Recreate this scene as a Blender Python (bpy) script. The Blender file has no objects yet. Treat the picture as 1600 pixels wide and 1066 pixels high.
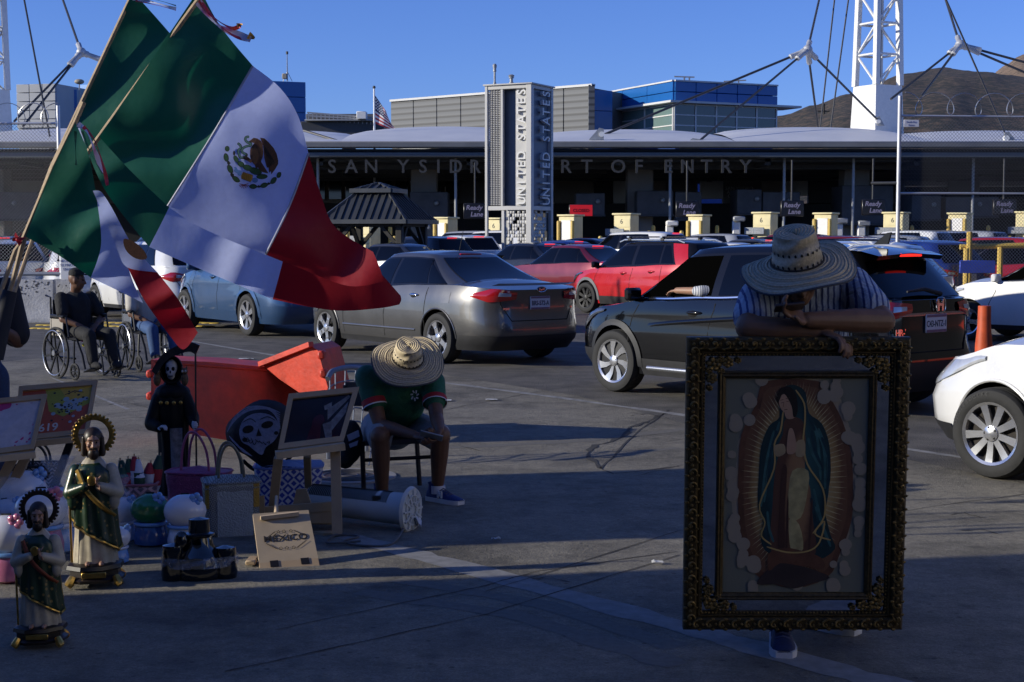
import bpy, bmesh, math, random
from mathutils import Vector, Matrix, noise
from math import sin, cos, pi, radians, sqrt, atan2
random.seed(7)
S = bpy.context.scene
COL = S.collection
# ---------------------------------------------------------------- camera, sky, sun, exposure
F, TH, CZ = 2350.0, math.atan(163 / 2350), 1.67
cam = bpy.data.objects.new('camera', bpy.data.cameras.new('camera'))
COL.objects.link(cam)
cam.data.sensor_width = 36
cam.data.lens = F / 1600 * 36
cam.data.clip_start, cam.data.clip_end = 0.05, 9000
cam.location = (0, 0, CZ)
cam.rotation_euler = (pi / 2 - TH, 0, 0)
S.camera = cam
SUN_EL, SUN_DIR = radians(17), Vector((-.982, -.19))       # where the sun stands (plan)
W = bpy.data.worlds.new('World'); S.world = W; W.use_nodes = True
nt = W.node_tree; nt.nodes.clear()
sky = nt.nodes.new('ShaderNodeTexSky'); sky.sky_type = 'NISHITA'; sky.sun_disc = False
sky.sun_elevation = SUN_EL; sky.sun_rotation = atan2(SUN_DIR.x, SUN_DIR.y)
sky.altitude = 900; sky.air_density = 1.0; sky.dust_density = 0.03; sky.ozone_density = 3.5
bg = nt.nodes.new('ShaderNodeBackground'); bg.inputs[1].default_value = 0.080
hs = nt.nodes.new('ShaderNodeHueSaturation'); hs.inputs['Saturation'].default_value = 1.0
wo = nt.nodes.new('ShaderNodeOutputWorld')
geo = nt.nodes.new('ShaderNodeTexCoord'); addv = nt.nodes.new('ShaderNodeVectorMath'); addv.operation = 'ADD'; addv.inputs[1].default_value = (0, 0, 0.0)
nrm = nt.nodes.new('ShaderNodeVectorMath'); nrm.operation = 'NORMALIZE'
nt.links.new(geo.outputs['Generated'], addv.inputs[0]); nt.links.new(addv.outputs[0], nrm.inputs[0]); nt.links.new(nrm.outputs[0], sky.inputs['Vector'])
nt.links.new(sky.outputs[0], hs.inputs['Color']); wb_ = nt.nodes.new('ShaderNodeMix'); wb_.data_type = 'RGBA'; wb_.blend_type = 'MULTIPLY'; wb_.inputs[0].default_value = 1; wb_.inputs[7].default_value = (.88, 1.10, 1.98, 1)   # the cool white balance of the photograph
nt.links.new(hs.outputs[0], wb_.inputs[6]); nt.links.new(wb_.outputs[2], bg.inputs[0]); nt.links.new(bg.outputs[0], wo.inputs[0])
sl = bpy.data.lights.new('sun', 'SUN'); sl.energy = 5.0; sl.angle = radians(.53); sl.color = (1, .94, .80)
sun = bpy.data.objects.new('sun', sl); COL.objects.link(sun)
sd = Vector((SUN_DIR.x * cos(SUN_EL), SUN_DIR.y * cos(SUN_EL), sin(SUN_EL)))
sun.rotation_euler = sd.to_track_quat('Z', 'Y').to_euler()
sun.location = (-20, -5, 12)
vs = S.view_settings
S.display_settings.display_device = 'sRGB'
vs.view_transform = 'Standard'; vs.look = 'None'; vs.exposure = -0.02; vs.gamma = 1; vs.use_curve_mapping = False
S.cycles.max_bounces = 6; S.cycles.transparent_max_bounces = 12
S.cycles.caustics_reflective = False; S.cycles.caustics_refractive = False
S.cycles.sample_clamp_indirect = 4

# ---------------------------------------------------------------- pixel -> place
CAM = Vector((0, 0, CZ))
def ray(x, y):
    b = (533 - y) / F
    return Vector(((x - 800) / F, cos(TH) + b * sin(TH), -sin(TH) + b * cos(TH)))
def at(x, y, Y):
    d = ray(x, y); return CAM + d * (Y / d.y)
def gr(x, y, z=0.0):
    d = ray(x, y); return CAM + d * ((z - CZ) / d.z)
V = Vector
def lerp(a, b, t): return a + (b - a) * t
def pl(x, pts):                                            # piecewise linear
    if x <= pts[0][0]: return pts[0][1]
    for (a, b), (c, d) in zip(pts, pts[1:]):
        if x <= c: return b + (d - b) * (x - a) / (c - a) if c > a else d
    return pts[-1][1]
def ps(x, pts):                                            # piecewise smooth
    if x <= pts[0][0]: return pts[0][1]
    for (a, b), (c, d) in zip(pts, pts[1:]):
        if x <= c:
            t = (x - a) / (c - a); t = t * t * (3 - 2 * t); return b + (d - b) * t
    return pts[-1][1]

def ramp(Y): t = min(1, max(0, (Y - 36) / 24)); return .20 * t * t * (3 - 2 * t)     # the lanes climb a little towards the booths
# ---------------------------------------------------------------- materials
MATS = {}
def mat(name, c, rough=.6, metal=0., var=.12, scale=6., bump=0., bscale=40., coat=0., spec=.5, alpha=1., emit=None, es=1., c2=None, detail=5., sheen=0., trans=0., sss=0.):
    if name in MATS: return MATS[name]
    m = bpy.data.materials.new(name); m.use_nodes = True
    t = m.node_tree; b = t.nodes['Principled BSDF']
    b.inputs['Roughness'].default_value = rough; b.inputs['Metallic'].default_value = metal
    b.inputs['Specular IOR Level'].default_value = spec
    b.inputs['Coat Weight'].default_value = coat; b.inputs['Coat Roughness'].default_value = .04
    b.inputs['Alpha'].default_value = alpha; b.inputs['Sheen Weight'].default_value = sheen
    b.inputs['Transmission Weight'].default_value = trans
    if sss: b.inputs['Subsurface Weight'].default_value = sss; b.inputs['Subsurface Radius'].default_value = (.02, .008, .004)
    col = (*c, 1)
    b.inputs['Base Color'].default_value = col
    if emit: b.inputs['Emission Color'].default_value = (*emit, 1); b.inputs['Emission Strength'].default_value = es
    if var or bump:
        tc = t.nodes.new('ShaderNodeTexCoord')
        n = t.nodes.new('ShaderNodeTexNoise'); n.inputs['Scale'].default_value = scale; n.inputs['Detail'].default_value = detail
        n.inputs['Roughness'].default_value = .62
        t.links.new(tc.outputs['Object'], n.inputs['Vector'])
        if var:
            r = t.nodes.new('ShaderNodeValToRGB')
            r.color_ramp.elements[0].position = .32; r.color_ramp.elements[1].position = .68
            a = c2 if c2 else tuple(x * (1 - var) for x in c); bb = c if c2 else tuple(min(1, x * (1 + var)) for x in c)
            r.color_ramp.elements[0].color = (*a, 1); r.color_ramp.elements[1].color = (*bb, 1)
            t.links.new(n.outputs['Fac'], r.inputs[0]); t.links.new(r.outputs[0], b.inputs['Base Color'])
            mr = t.nodes.new('ShaderNodeMapRange'); mr.inputs[3].default_value = max(0.02, rough - .08 * min(1, rough * 3)); mr.inputs[4].default_value = min(1, rough + .08 * min(1, rough * 3))
            t.links.new(n.outputs['Fac'], mr.inputs[0]); t.links.new(mr.outputs[0], b.inputs['Roughness'])
        if bump:
            n2 = t.nodes.new('ShaderNodeTexNoise'); n2.inputs['Scale'].default_value = bscale; n2.inputs['Detail'].default_value = 4
            t.links.new(tc.outputs['Object'], n2.inputs['Vector'])
            bp = t.nodes.new('ShaderNodeBump'); bp.inputs['Strength'].default_value = bump; bp.inputs['Distance'].default_value = .02
            t.links.new(n2.outputs['Fac'], bp.inputs['Height']); t.links.new(bp.outputs[0], b.inputs['Normal'])
    MATS[name] = m
    return m
def nodes_of(m): return m.node_tree, m.node_tree.nodes['Principled BSDF']
def base_noise(t):
    return next(n for n in t.nodes if n.type == 'TEX_NOISE'), next(n for n in t.nodes if n.type == 'TEX_COORD')
def wave_mat(name, c1, c2, wscale, direction='Z', bands=True, rough=.7, dist=.0, bump=.0, sharp=(.35, .65), rings=False, metal=0., detail=2.):
    if name in MATS: return MATS[name]
    m = mat(name, c1, rough, metal, var=0); t, b = nodes_of(m)
    tc = t.nodes.new('ShaderNodeTexCoord'); w = t.nodes.new('ShaderNodeTexWave')
    w.wave_type = 'RINGS' if rings else 'BANDS'
    if rings: w.rings_direction = direction
    else: w.bands_direction = direction
    w.inputs['Scale'].default_value = wscale; w.inputs['Distortion'].default_value = dist; w.inputs['Detail'].default_value = detail; w.inputs['Detail Scale'].default_value = 3
    r = t.nodes.new('ShaderNodeValToRGB'); r.color_ramp.elements[0].position, r.color_ramp.elements[1].position = sharp
    r.color_ramp.elements[0].color = (*c1, 1); r.color_ramp.elements[1].color = (*c2, 1)
    t.links.new(tc.outputs['Object'], w.inputs['Vector']); t.links.new(w.outputs['Fac'], r.inputs[0]); t.links.new(r.outputs[0], b.inputs['Base Color'])
    if bump:
        bp = t.nodes.new('ShaderNodeBump'); bp.inputs['Strength'].default_value = bump; bp.inputs['Distance'].default_value = .01
        t.links.new(w.outputs['Fac'], bp.inputs['Height']); t.links.new(bp.outputs[0], b.inputs['Normal'])
    return m

def grad_mat(name, stops, c, sc, rough=.45, nscale=8., namt=.25):
    """pigment that changes with the distance from a point of the canvas, broken up by brushy noise"""
    if name in MATS: return MATS[name]
    m = mat(name, stops[0][1], rough, var=0); t, b = nodes_of(m); tc = t.nodes.new('ShaderNodeTexCoord')
    mp = t.nodes.new('ShaderNodeMapping'); mp.inputs['Location'].default_value = (-c[0] / sc[0], 0, -c[1] / sc[1]); mp.inputs['Scale'].default_value = (1 / sc[0], 0, 1 / sc[1])
    t.links.new(tc.outputs['Object'], mp.inputs[0]); ln = t.nodes.new('ShaderNodeVectorMath'); ln.operation = 'LENGTH'; t.links.new(mp.outputs[0], ln.inputs[0])
    n = t.nodes.new('ShaderNodeTexNoise'); n.inputs['Scale'].default_value = nscale; n.inputs['Detail'].default_value = 4; t.links.new(tc.outputs['Object'], n.inputs['Vector'])
    a = t.nodes.new('ShaderNodeMath'); a.operation = 'MULTIPLY_ADD'; a.inputs[1].default_value = namt; t.links.new(n.outputs['Fac'], a.inputs[0]); t.links.new(ln.outputs['Value'], a.inputs[2])
    r = t.nodes.new('ShaderNodeValToRGB')
    while len(r.color_ramp.elements) < len(stops): r.color_ramp.elements.new(.5)
    for e, (p, col) in zip(r.color_ramp.elements, stops): e.position = min(1, p + namt * .5); e.color = (*col, 1)
    t.links.new(a.outputs[0], r.inputs[0]); t.links.new(r.outputs[0], b.inputs['Base Color']); return m
# ---------------------------------------------------------------- mesh builder
def place_of(o):
    m = Matrix.Translation(o.location) @ o.rotation_euler.to_matrix().to_4x4()
    return place_of(o.parent) @ m if o.parent is not None else m
class MB:
    def __init__(s): s.v = []; s.f = []; s.m = []; s.cur = 0; s.M = None
    def add(s, vs_, fs_):
        n = len(s.v)
        if s.M is not None: s.v += [s.M @ V(p) for p in vs_]
        else: s.v += [V(p) for p in vs_]
        s.f += [tuple(i + n for i in f) for f in fs_]; s.m += [s.cur] * len(fs_)
        return s
    def box(s, c, d, rz=0., R=None):
        c = V(c); d = V(d) / 2
        R = R if R is not None else Matrix.Rotation(rz, 3, 'Z')
        p = [c + R @ V((x * d.x, y * d.y, z * d.z)) for z in (-1, 1) for y in (-1, 1) for x in (-1, 1)]
        return s.add(p, [(0, 2, 3, 1), (4, 5, 7, 6), (0, 1, 5, 4), (1, 3, 7, 5), (3, 2, 6, 7), (2, 0, 4, 6)])
    def bbox(s, c, d, b=.01, rz=0., R=None):               # box with chamfered edges
        c = V(c); h = V(d) / 2; b = min(b, h.x * .49, h.y * .49, h.z * .49)
        R = R if R is not None else Matrix.Rotation(rz, 3, 'Z')
        bm = bmesh.new(); bmesh.ops.create_cube(bm, size=1)
        for v in bm.verts: v.co = V((v.co.x * d[0], v.co.y * d[1], v.co.z * d[2]))
        bmesh.ops.bevel(bm, geom=list(bm.edges), offset=b, segments=1, affect='EDGES')
        bm.verts.index_update()
        s.add([c + R @ v.co for v in bm.verts], [[v.index for v in f.verts] for f in bm.faces]); bm.free(); return s
    def beam(s, a, b, w, h=None, up=(0, 0, 1)):            # rectangular bar from a to b
        a, b = V(a), V(b); h = h or w; d = (b - a).normalized(); u = V(up)
        if abs(d.dot(u)) > .98: u = V((0, 1, 0))
        x = d.cross(u).normalized() * (w / 2); y = x.cross(d).normalized() * (h / 2)
        p = [q + i * x + j * y for q in (a, b) for i, j in ((-1, -1), (1, -1), (1, 1), (-1, 1))]
        return s.add(p, [(3, 2, 1, 0), (4, 5, 6, 7), (0, 1, 5, 4), (1, 2, 6, 5), (2, 3, 7, 6), (3, 0, 4, 7)])
    def tube(s, pts, r, n=8, caps=True, closed=False, flat=1.):
        pts = [V(p) for p in pts]; k = len(pts); rs = r if isinstance(r, (list, tuple)) else [r] * k
        vs_, fs_ = [], []; ref = None
        for i, p in enumerate(pts):
            if closed: d = pts[(i + 1) % k] - pts[i - 1]
            else: d = pts[min(i + 1, k - 1)] - pts[max(i - 1, 0)]
            d = d.normalized() if d.length > 1e-9 else V((0, 0, 1))
            if ref is None:
                ref = V((0, 0, 1)) if abs(d.z) < .9 else V((1, 0, 0))
            x = (ref - d * ref.dot(d))
            x = x.normalized() if x.length > 1e-6 else d.orthogonal().normalized()
            ref = x; y = d.cross(x)
            for j in range(n):
                a = 2 * pi * j / n; vs_.append(p + (x * cos(a) + y * sin(a) * flat) * rs[i])
        for i in range(k if closed else k - 1):
            i2 = (i + 1) % k
            for j in range(n):
                fs_.append((i * n + j, i * n + (j + 1) % n, i2 * n + (j + 1) % n, i2 * n + j))
        if caps and not closed: fs_.append(tuple(range(n - 1, -1, -1))); fs_.append(tuple((k - 1) * n + j for j in range(n)))
        return s.add(vs_, fs_)
    def lathe(s, prof, n=24, o=(0, 0, 0), R=None, fx=1., fy=1., cap=True):
        o = V(o); vs_, fs_ = [], []; k = len(prof)
        for r, z in prof:
            for j in range(n):
                a = 2 * pi * j / n; p = V((r * cos(a) * fx, r * sin(a) * fy, z))
                vs_.append(o + (R @ p if R is not None else p))
        for i in range(k - 1):
            for j in range(n): fs_.append((i * n + j, i * n + (j + 1) % n, (i + 1) * n + (j + 1) % n, (i + 1) * n + j))
        if cap:
            if prof[0][0] > 1e-5: fs_.append(tuple(range(n - 1, -1, -1)))
            if prof[-1][0] > 1e-5: fs_.append(tuple((k - 1) * n + j for j in range(n)))
        return s.add(vs_, fs_)
    def ell(s, c, r, nu=14, nv=9, R=None):
        r = V(r) if hasattr(r, '__len__') else V((r, r, r)); c = V(c); vs_, fs_ = [], []
        for i in range(1, nv):
            ph = pi * i / nv
            for j in range(nu):
                a = 2 * pi * j / nu; p = V((r.x * sin(ph) * cos(a), r.y * sin(ph) * sin(a), r.z * cos(ph)))
                vs_.append(c + (R @ p if R is not None else p))
        t = len(vs_); vs_ += [c + (R @ V((0, 0, r.z)) if R is not None else V((0, 0, r.z))), c - (R @ V((0, 0, r.z)) if R is not None else V((0, 0, r.z)))]
        for i in range(nv - 2):
            for j in range(nu): fs_.append((i * nu + j, (i + 1) * nu + j, (i + 1) * nu + (j + 1) % nu, i * nu + (j + 1) % nu))
        for j in range(nu):
            fs_.append((t, j, (j + 1) % nu)); fs_.append((t + 1, (nv - 2) * nu + (j + 1) % nu, (nv - 2) * nu + j))
        return s.add(vs_, fs_)
    def caps(s, a, b, ra, rb, n=12):                       # tapered capsule
        a, b = V(a), V(b); s.ell(a, ra, n, 8); s.ell(b, rb, n, 8)
        if (b - a).length > 1e-5: s.tube([a, b], [ra, rb], n)
        return s
    def prism(s, poly, ext):                               # 3-D polygon swept by a vector
        k = len(poly); e = V(ext); p = [V(q) for q in poly]
        return s.add(p + [q + e for q in p], [tuple(range(k - 1, -1, -1)), tuple(range(k, 2 * k))] + [(i, (i + 1) % k, (i + 1) % k + k, i + k) for i in range(k)])
    def poly(s, pts): return s.add(pts, [tuple(range(len(pts)))])
    def grid(s, fn, nu, nv, cu=False):
        vs_ = [fn(i / nu, j / nv) for i in range(nu + (0 if cu else 1)) for j in range(nv + 1)]
        k = nv + 1; N = nu if cu else nu + 1
        return s.add(vs_, [(i * k + j, ((i + 1) % N) * k + j, ((i + 1) % N) * k + j + 1, i * k + j + 1) for i in range(nu) for j in range(nv)])
    def mesh(s, name, mats, smooth=True, ang=38, recalc=True, weld=0.):
        me = bpy.data.meshes.new(name); me.from_pydata([tuple(p) for p in s.v], [], s.f)
        mats = mats if isinstance(mats, (list, tuple)) else [mats]
        for m in mats: me.materials.append(m)
        if len(mats) > 1: me.polygons.foreach_set('material_index', s.m)
        finish(me, smooth, ang, recalc, weld)
        return me
    def build(s, name, mats, parent=None, world=False, **kw):
        if world and parent is not None:
            I = place_of(parent).inverted()
            s.v = [I @ p for p in s.v]
        return link(name, s.mesh(name, mats, **kw), parent)
def finish(me, smooth=True, ang=38, recalc=True, weld=0.):
    bm = bmesh.new(); bm.from_mesh(me)
    if weld: bmesh.ops.remove_doubles(bm, verts=bm.verts, dist=weld)
    if recalc: bmesh.ops.recalc_face_normals(bm, faces=bm.faces)
    if smooth:
        a = radians(ang)
        for f in bm.faces: f.smooth = True
        for e in bm.edges:
            if len(e.link_faces) == 2 and e.calc_face_angle(0) > a: e.smooth = False
    bm.to_mesh(me); bm.free()
def link(name, me, parent=None):
    o = bpy.data.objects.new(name, me); COL.objects.link(o)
    if parent is not None: o.parent = parent
    return o
def tag(o, label=None, cat=None, group=None, kind=None):
    if label: o['label'] = label
    if cat: o['category'] = cat
    if group: o['group'] = group
    if kind: o['kind'] = kind
    return o
def thing(name, label, cat, loc=(0, 0, 0), rz=0., group=None):
    o = bpy.data.objects.new(name, None); COL.objects.link(o); o.empty_display_size = .2
    o.location = loc; o.rotation_euler = (0, 0, rz)
    return tag(o, label, cat, group)
def copy_tree(o, parent=None):
    kids = list(o.children); c = o.copy(); COL.objects.link(c)
    if parent is not None: c.parent = parent
    for k in kids: copy_tree(k, c)
    return c
def evaluated(o, name, mats=None):
    dg = bpy.context.evaluated_depsgraph_get(); dg.update()
    me = bpy.data.meshes.new_from_object(o.evaluated_get(dg), depsgraph=dg); me.name = name
    bpy.data.objects.remove(o)
    return me
def remesh(mb, name, m, voxel=.012, smooth=3):             # unite overlapping closed shapes into one skin
    me = mb.mesh(name, m, smooth=False, recalc=True)
    o = bpy.data.objects.new('temporary', me); COL.objects.link(o)
    r = o.modifiers.new('r', 'REMESH'); r.mode = 'VOXEL'; r.voxel_size = voxel; r.use_smooth_shade = True
    if smooth:
        q = o.modifiers.new('s', 'SMOOTH'); q.factor = .5; q.iterations = smooth
    me2 = evaluated(o, name)
    me2.materials.clear(); me2.materials.append(m)
    me2.polygons.foreach_set('use_smooth', [True] * len(me2.polygons))
    return me2
TXT = {}
def text_data(s, size, ext, align='CENTER', bold=0.):
    k = (s, size, ext, align, bold)
    if k not in TXT:
        cu = bpy.data.curves.new('lettering', 'FONT'); cu.body = s; cu.size = size; cu.extrude = ext; cu.align_x = align; cu.resolution_u = 3
        cu.offset = bold
        o = bpy.data.objects.new('temporary', cu); COL.objects.link(o)
        TXT[k] = evaluated(o, 'lettering')
    return TXT[k]
def text(s, size, ext, m, origin, right, up, parent=None, name='lettering', align='CENTER', bold=0., world=False, stretch=1.):
    """flat letters standing on origin, running along right"""
    d = text_data(s, size, ext, align, bold); r, u = V(right).normalized(), V(up).normalized(); n = r.cross(u)
    mb = MB(); o = V(origin)
    mb.add([o + r * (p.co.x * stretch) + u * p.co.y + n * p.co.z for p in d.vertices], [tuple(p.vertices) for p in d.polygons])
    return mb.build(name, m, parent, world=world, smooth=False, recalc=False)
def blob(pts):                                             # closed smooth outline through 2-D points
    out = []; k = len(pts)
    for i in range(k):
        p0, p1, p2, p3 = pts[i - 1], pts[i], pts[(i + 1) % k], pts[(i + 2) % k]
        for t in (0, .33, .67):
            out.append(tuple(.5 * (2 * p1[c] + (p2[c] - p0[c]) * t + (2 * p0[c] - 5 * p1[c] + 4 * p2[c] - p3[c]) * t * t + (3 * p1[c] - p0[c] - 3 * p2[c] + p3[c]) * t ** 3) for c in (0, 1)))
    return out
def curve(pts, k=6):                                       # smooth open line through points of any dimension
    pts = [V(p) for p in pts]; out = []
    for i in range(len(pts) - 1):
        p0, p1, p2, p3 = pts[max(i - 1, 0)], pts[i], pts[i + 1], pts[min(i + 2, len(pts) - 1)]
        for j in range(k):
            t = j / k
            out.append(.5 * (2 * p1 + (p2 - p0) * t + (2 * p0 - 5 * p1 + 4 * p2 - p3) * t * t + (3 * p1 - p0 - 3 * p2 + p3) * t ** 3))
    return out + [pts[-1]]
# ================================================================ THE SETTING
# ---- ground
def ground_material():
    m = mat('worn concrete', (.2, .19, .18), .85, var=.0); t, b = nodes_of(m)
    tc = t.nodes.new('ShaderNodeTexCoord')
    def nz(sc, det=6, ro=.6):
        n = t.nodes.new('ShaderNodeTexNoise'); n.inputs['Scale'].default_value = sc; n.inputs['Detail'].default_value = det; n.inputs['Roughness'].default_value = ro
        t.links.new(tc.outputs['Object'], n.inputs['Vector']); return n
    def ramp(n, p0, c0, p1, c1):
        r = t.nodes.new('ShaderNodeValToRGB'); r.color_ramp.elements[0].position = p0; r.color_ramp.elements[1].position = p1
        r.color_ramp.elements[0].color = (*c0, 1); r.color_ramp.elements[1].color = (*c1, 1); t.links.new(n.outputs['Fac'], r.inputs[0]); return r
    def mul(a, bb):
        x = t.nodes.new('ShaderNodeMix'); x.data_type = 'RGBA'; x.blend_type = 'MULTIPLY'; x.inputs[0].default_value = 1
        t.links.new(a.outputs[0] if a.type != 'MIX' else a.outputs[2], x.inputs[6]); t.links.new(bb.outputs[0], x.inputs[7]); return x
    big = ramp(nz(.35), .3, (.178, .163, .128), .7, (.245, .225, .18))
    mid = ramp(nz(3.2, 8, .65), .3, (.72, .72, .73), .62, (1.06, 1.05, 1.03))
    fine = ramp(nz(85, 8, .8), .3, (.5, .5, .5), .68, (1.42, 1.42, 1.40))
    vo = t.nodes.new('ShaderNodeTexVoronoi'); vo.inputs['Scale'].default_value = 2.1; t.links.new(tc.outputs['Object'], vo.inputs['Vector'])
    sp = t.nodes.new('ShaderNodeValToRGB'); sp.color_ramp.elements[0].position = .05; sp.color_ramp.elements[1].position = .15
    sp.color_ramp.elements[0].color = (.6, .6, .61, 1); sp.color_ramp.elements[1].color = (1, 1, 1, 1); t.links.new(vo.outputs['Distance'], sp.inputs[0])
    v2 = t.nodes.new('ShaderNodeTexVoronoi'); v2.inputs['Scale'].default_value = 7.5; t.links.new(tc.outputs['Object'], v2.inputs['Vector'])
    s2 = t.nodes.new('ShaderNodeValToRGB'); s2.color_ramp.elements[0].position = .06; s2.color_ramp.elements[1].position = .11
    s2.color_ramp.elements[0].color = (.45, .45, .46, 1); s2.color_ramp.elements[1].color = (1, 1, 1, 1); t.links.new(v2.outputs['Distance'], s2.inputs[0])
    st = ramp(nz(1.1, 9, .7), .36, (.5, .5, .5), .52, (1, 1, 1))
    grit = ramp(nz(17, 12, .82), .36, (.66, .66, .66), .62, (1.22, 1.21, 1.2))
    x = mul(mul(mul(mul(mul(mul(big, mid), fine), sp), s2), st), grit); t.links.new(x.outputs[2], b.inputs['Base Color'])
    bp = t.nodes.new('ShaderNodeBump'); bp.inputs['Strength'].default_value = .8; bp.inputs['Distance'].default_value = .012
    t.links.new(nz(45, 8, .7).outputs['Fac'], bp.inputs['Height']); t.links.new(bp.outputs[0], b.inputs['Normal'])
    return m
gm = MB()
xs = [-4000, -400, -60, -20, 20, 60, 400, 4000]; ys = [-4000, -400, -30, 0, 30, 60, 120, 400, 4000]
gm.add([(x, y, 0) for y in ys for x in xs], [(j * 8 + i, j * 8 + i + 1, j * 8 + i + 9, j * 8 + i + 8) for j in range(8) for i in range(7)])
tag(gm.build('ground', ground_material(), recalc=False), kind='structure')
# the darker asphalt of the traffic lanes
asph = mat('lane asphalt', (.10, .092, .078), .8, var=.42, scale=2.2, bump=.7, bscale=70, detail=14)
mb = MB()
a_edge = [gr(x, y) for x, y in ((-700, 640), (60, 560), (150, 585), (600, 570), (720, 590), (900, 618), (1060, 660), (1400, 715), (2300, 900))]
mb.add([(p.x, p.y, .0015) for p in a_edge] + [(p.x + (p.x * 2.2), 62, .0015) for p in a_edge], [(i, i + 1, i + 1 + len(a_edge), i + len(a_edge)) for i in range(len(a_edge) - 1)])
tag(mb.build('road', asph, recalc=False), kind='structure')
q = MB(); q.grid(lambda u, v: V((lerp(-75, 75, u), lerp(35.5, 125, v), ramp(lerp(35.5, 125, v)) + (.003 if v > 0 else -.03))), 4, 90)
tag(q.build('road', asph, recalc=False, ang=180), kind='structure')
def strip(name, pts, w, m, z=.003, jag=0., kind='structure'):
    mb = MB(); P = [gr(x, y) for x, y in pts]; L, R = [], []
    for i, p in enumerate(P):
        d = P[min(i + 1, len(P) - 1)] - P[max(i - 1, 0)]; n = V((-d.y, d.x, 0)).normalized()
        ww = (w[i] if isinstance(w, list) else w) / 2 * (1 + jag * random.uniform(-1, 1))
        L.append((p + n * ww)[:2] + (z,)); R.append((p - n * ww)[:2] + (z,))
    k = len(P); mb.add(L + R, [(i, i + 1, k + i + 1, k + i) for i in range(k - 1)])
    return tag(mb.build(name, m, recalc=False), kind=kind)
wp = mat('faded paint', (.27, .265, .255), .8, var=.35, scale=14, c2=(.17, .165, .155), detail=10)
wp2 = mat('thin lane paint', (.34, .335, .32), .8, var=.3, scale=9, c2=(.12, .118, .112), detail=10)
tar = mat('crack filler', (.035, .033, .03), .9, var=.2)
def dense(pts, k=8, j=0.):
    out = []
    for (a, b), (c, d) in zip(pts, pts[1:]):
        for i in range(k): out.append((a + (c - a) * i / k + random.uniform(-j, j), b + (d - b) * i / k + random.uniform(-j, j) * .5))
    return out + [pts[-1]]
strip('road_marking', dense([(540, 838), (700, 880), (1060, 978), (1180, 1012), (1500, 1100)], 10, 1), .17, wp, .0015, .22)
strip('road_marking', dense([(470, 560), (690, 598), (860, 620), (1060, 648), (1700, 745)], 10, .4), .10, wp2, .0035, .3)
strip('road_marking', dense([(290, 532), (430, 556)], 5), .10, wp2, .0035, .3)
strip('road_marking', dense([(80, 590), (200, 640)], 5), .04, wp2, .002, .3)
for s_ in ([(350, 1050), (500, 1018), (760, 960), (1060, 868)], [(430, 985), (620, 945), (760, 915), (840, 893), (1060, 862)], [(760, 925), (1060, 830)], [(590, 662), (840, 612), (1000, 588)], [(60, 660), (240, 640)],
           [(20, 600), (240, 622)], [(1400, 800), (1620, 770)], [(990, 745), (1060, 728), (1120, 722)]):
    strip('slab_joint', dense(s_, 9, 1.2), .008, tar, .0028, .5)
crk = [(1046, 640), (1040, 646), (1030, 650), (1018, 656), (1004, 662), (985, 668), (975, 682), (955, 690), (930, 696), (921, 704), (920, 714), (930, 722), (937, 732)]
strip('crack', dense(crk, 3, 1.6), .036, tar, .0032, .8)
strip('crack', dense([(1042, 643), (1000, 672), (976, 695), (938, 733)], 4, 1.5), .014, tar, .0032, .6)
strip('crack', dense([(937, 732), (958, 741), (985, 738), (1060, 729)], 4, 1.), .012, tar, .0032, .6)
for i in range(9):
    x0, y0 = [(80, 640), (190, 655), (170, 632), (985, 650), (1040, 690), (1500, 830), (1480, 805), (830, 905), (690, 700)][i]
    strip('crack', dense([(x0, y0), (x0 + 28, y0 - 3), (x0 + 60, y0 + 5)], 4, 2), .010, tar, .0032, .8)
scuff = mat('tyre scuff', (.115, .107, .09), .85, var=.25, scale=30, c2=(.16, .148, .122), detail=9)
for pts_, w_ in (([(700, 700), (900, 690), (1060, 672), (1300, 640)], .13), ([(690, 722), (900, 716), (1060, 700)], .10), ([(40, 640), (150, 625), (240, 618)], .12), ([(560, 925), (800, 960), (1060, 1040)], .14), ([(620, 905), (850, 945), (1060, 1012)], .12), ([(1420, 690), (1600, 700)], .14)): strip('tyre_mark', dense(pts_, 8, .6), w_, scuff, .0012, .35)
# yellow raised lane markers beyond the barrier
ym = mat('yellow marker paint', (.55, .38, .06), .6, var=.25, scale=30)
mk = MB(); mk.lathe([(.055, 0), (.05, .012), (.03, .022), (0, .024)], 10, fx=2.2)
me_mk = mk.mesh('lane_marker', ym)
first = True
for (cx, cy) in ((65, 509), (130, 507), (300, 505), (165, 505)):
    for i in range(4):
        for j in range(2):
            p = gr(cx + i * 12 - j * 9, cy + j * 5 + i * .4); o = link('lane_marker', me_mk); o.location = (p.x, p.y, .004)
            tag(o, 'yellow raised pavement marker in a short double row on the asphalt beyond the wheelchairs', 'road marker', 'yellow raised lane markers')
# manhole by the chair
mh = thing('manhole_cover', 'round iron manhole cover set in the concrete beside the seated man', 'manhole', gr(545, 745))
iron = mat('dark cast iron', (.05, .048, .045), .55, .6, var=.3, scale=30, bump=.3)
q = MB(); q.lathe([(.0, .010), (.27, .010), (.275, .006), (.275, .0)], 36); q.build('lid', iron, mh)
q = MB()
for r in (.06, .12, .18, .235): q.tube([(r * cos(a), r * sin(a), .011) for a in [2 * pi * i / 30 for i in range(30)]], .006, 5, closed=True)
q.build('ring', mat('worn iron', (.16, .15, .14), .4, .7, var=.3), mh)
q = MB(); q.lathe([(.28, 0), (.28, .012), (.33, .010), (.335, 0)], 36, cap=False); q.build('rim', mat('worn concrete ring', (.24, .23, .22), .8), mh)
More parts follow.
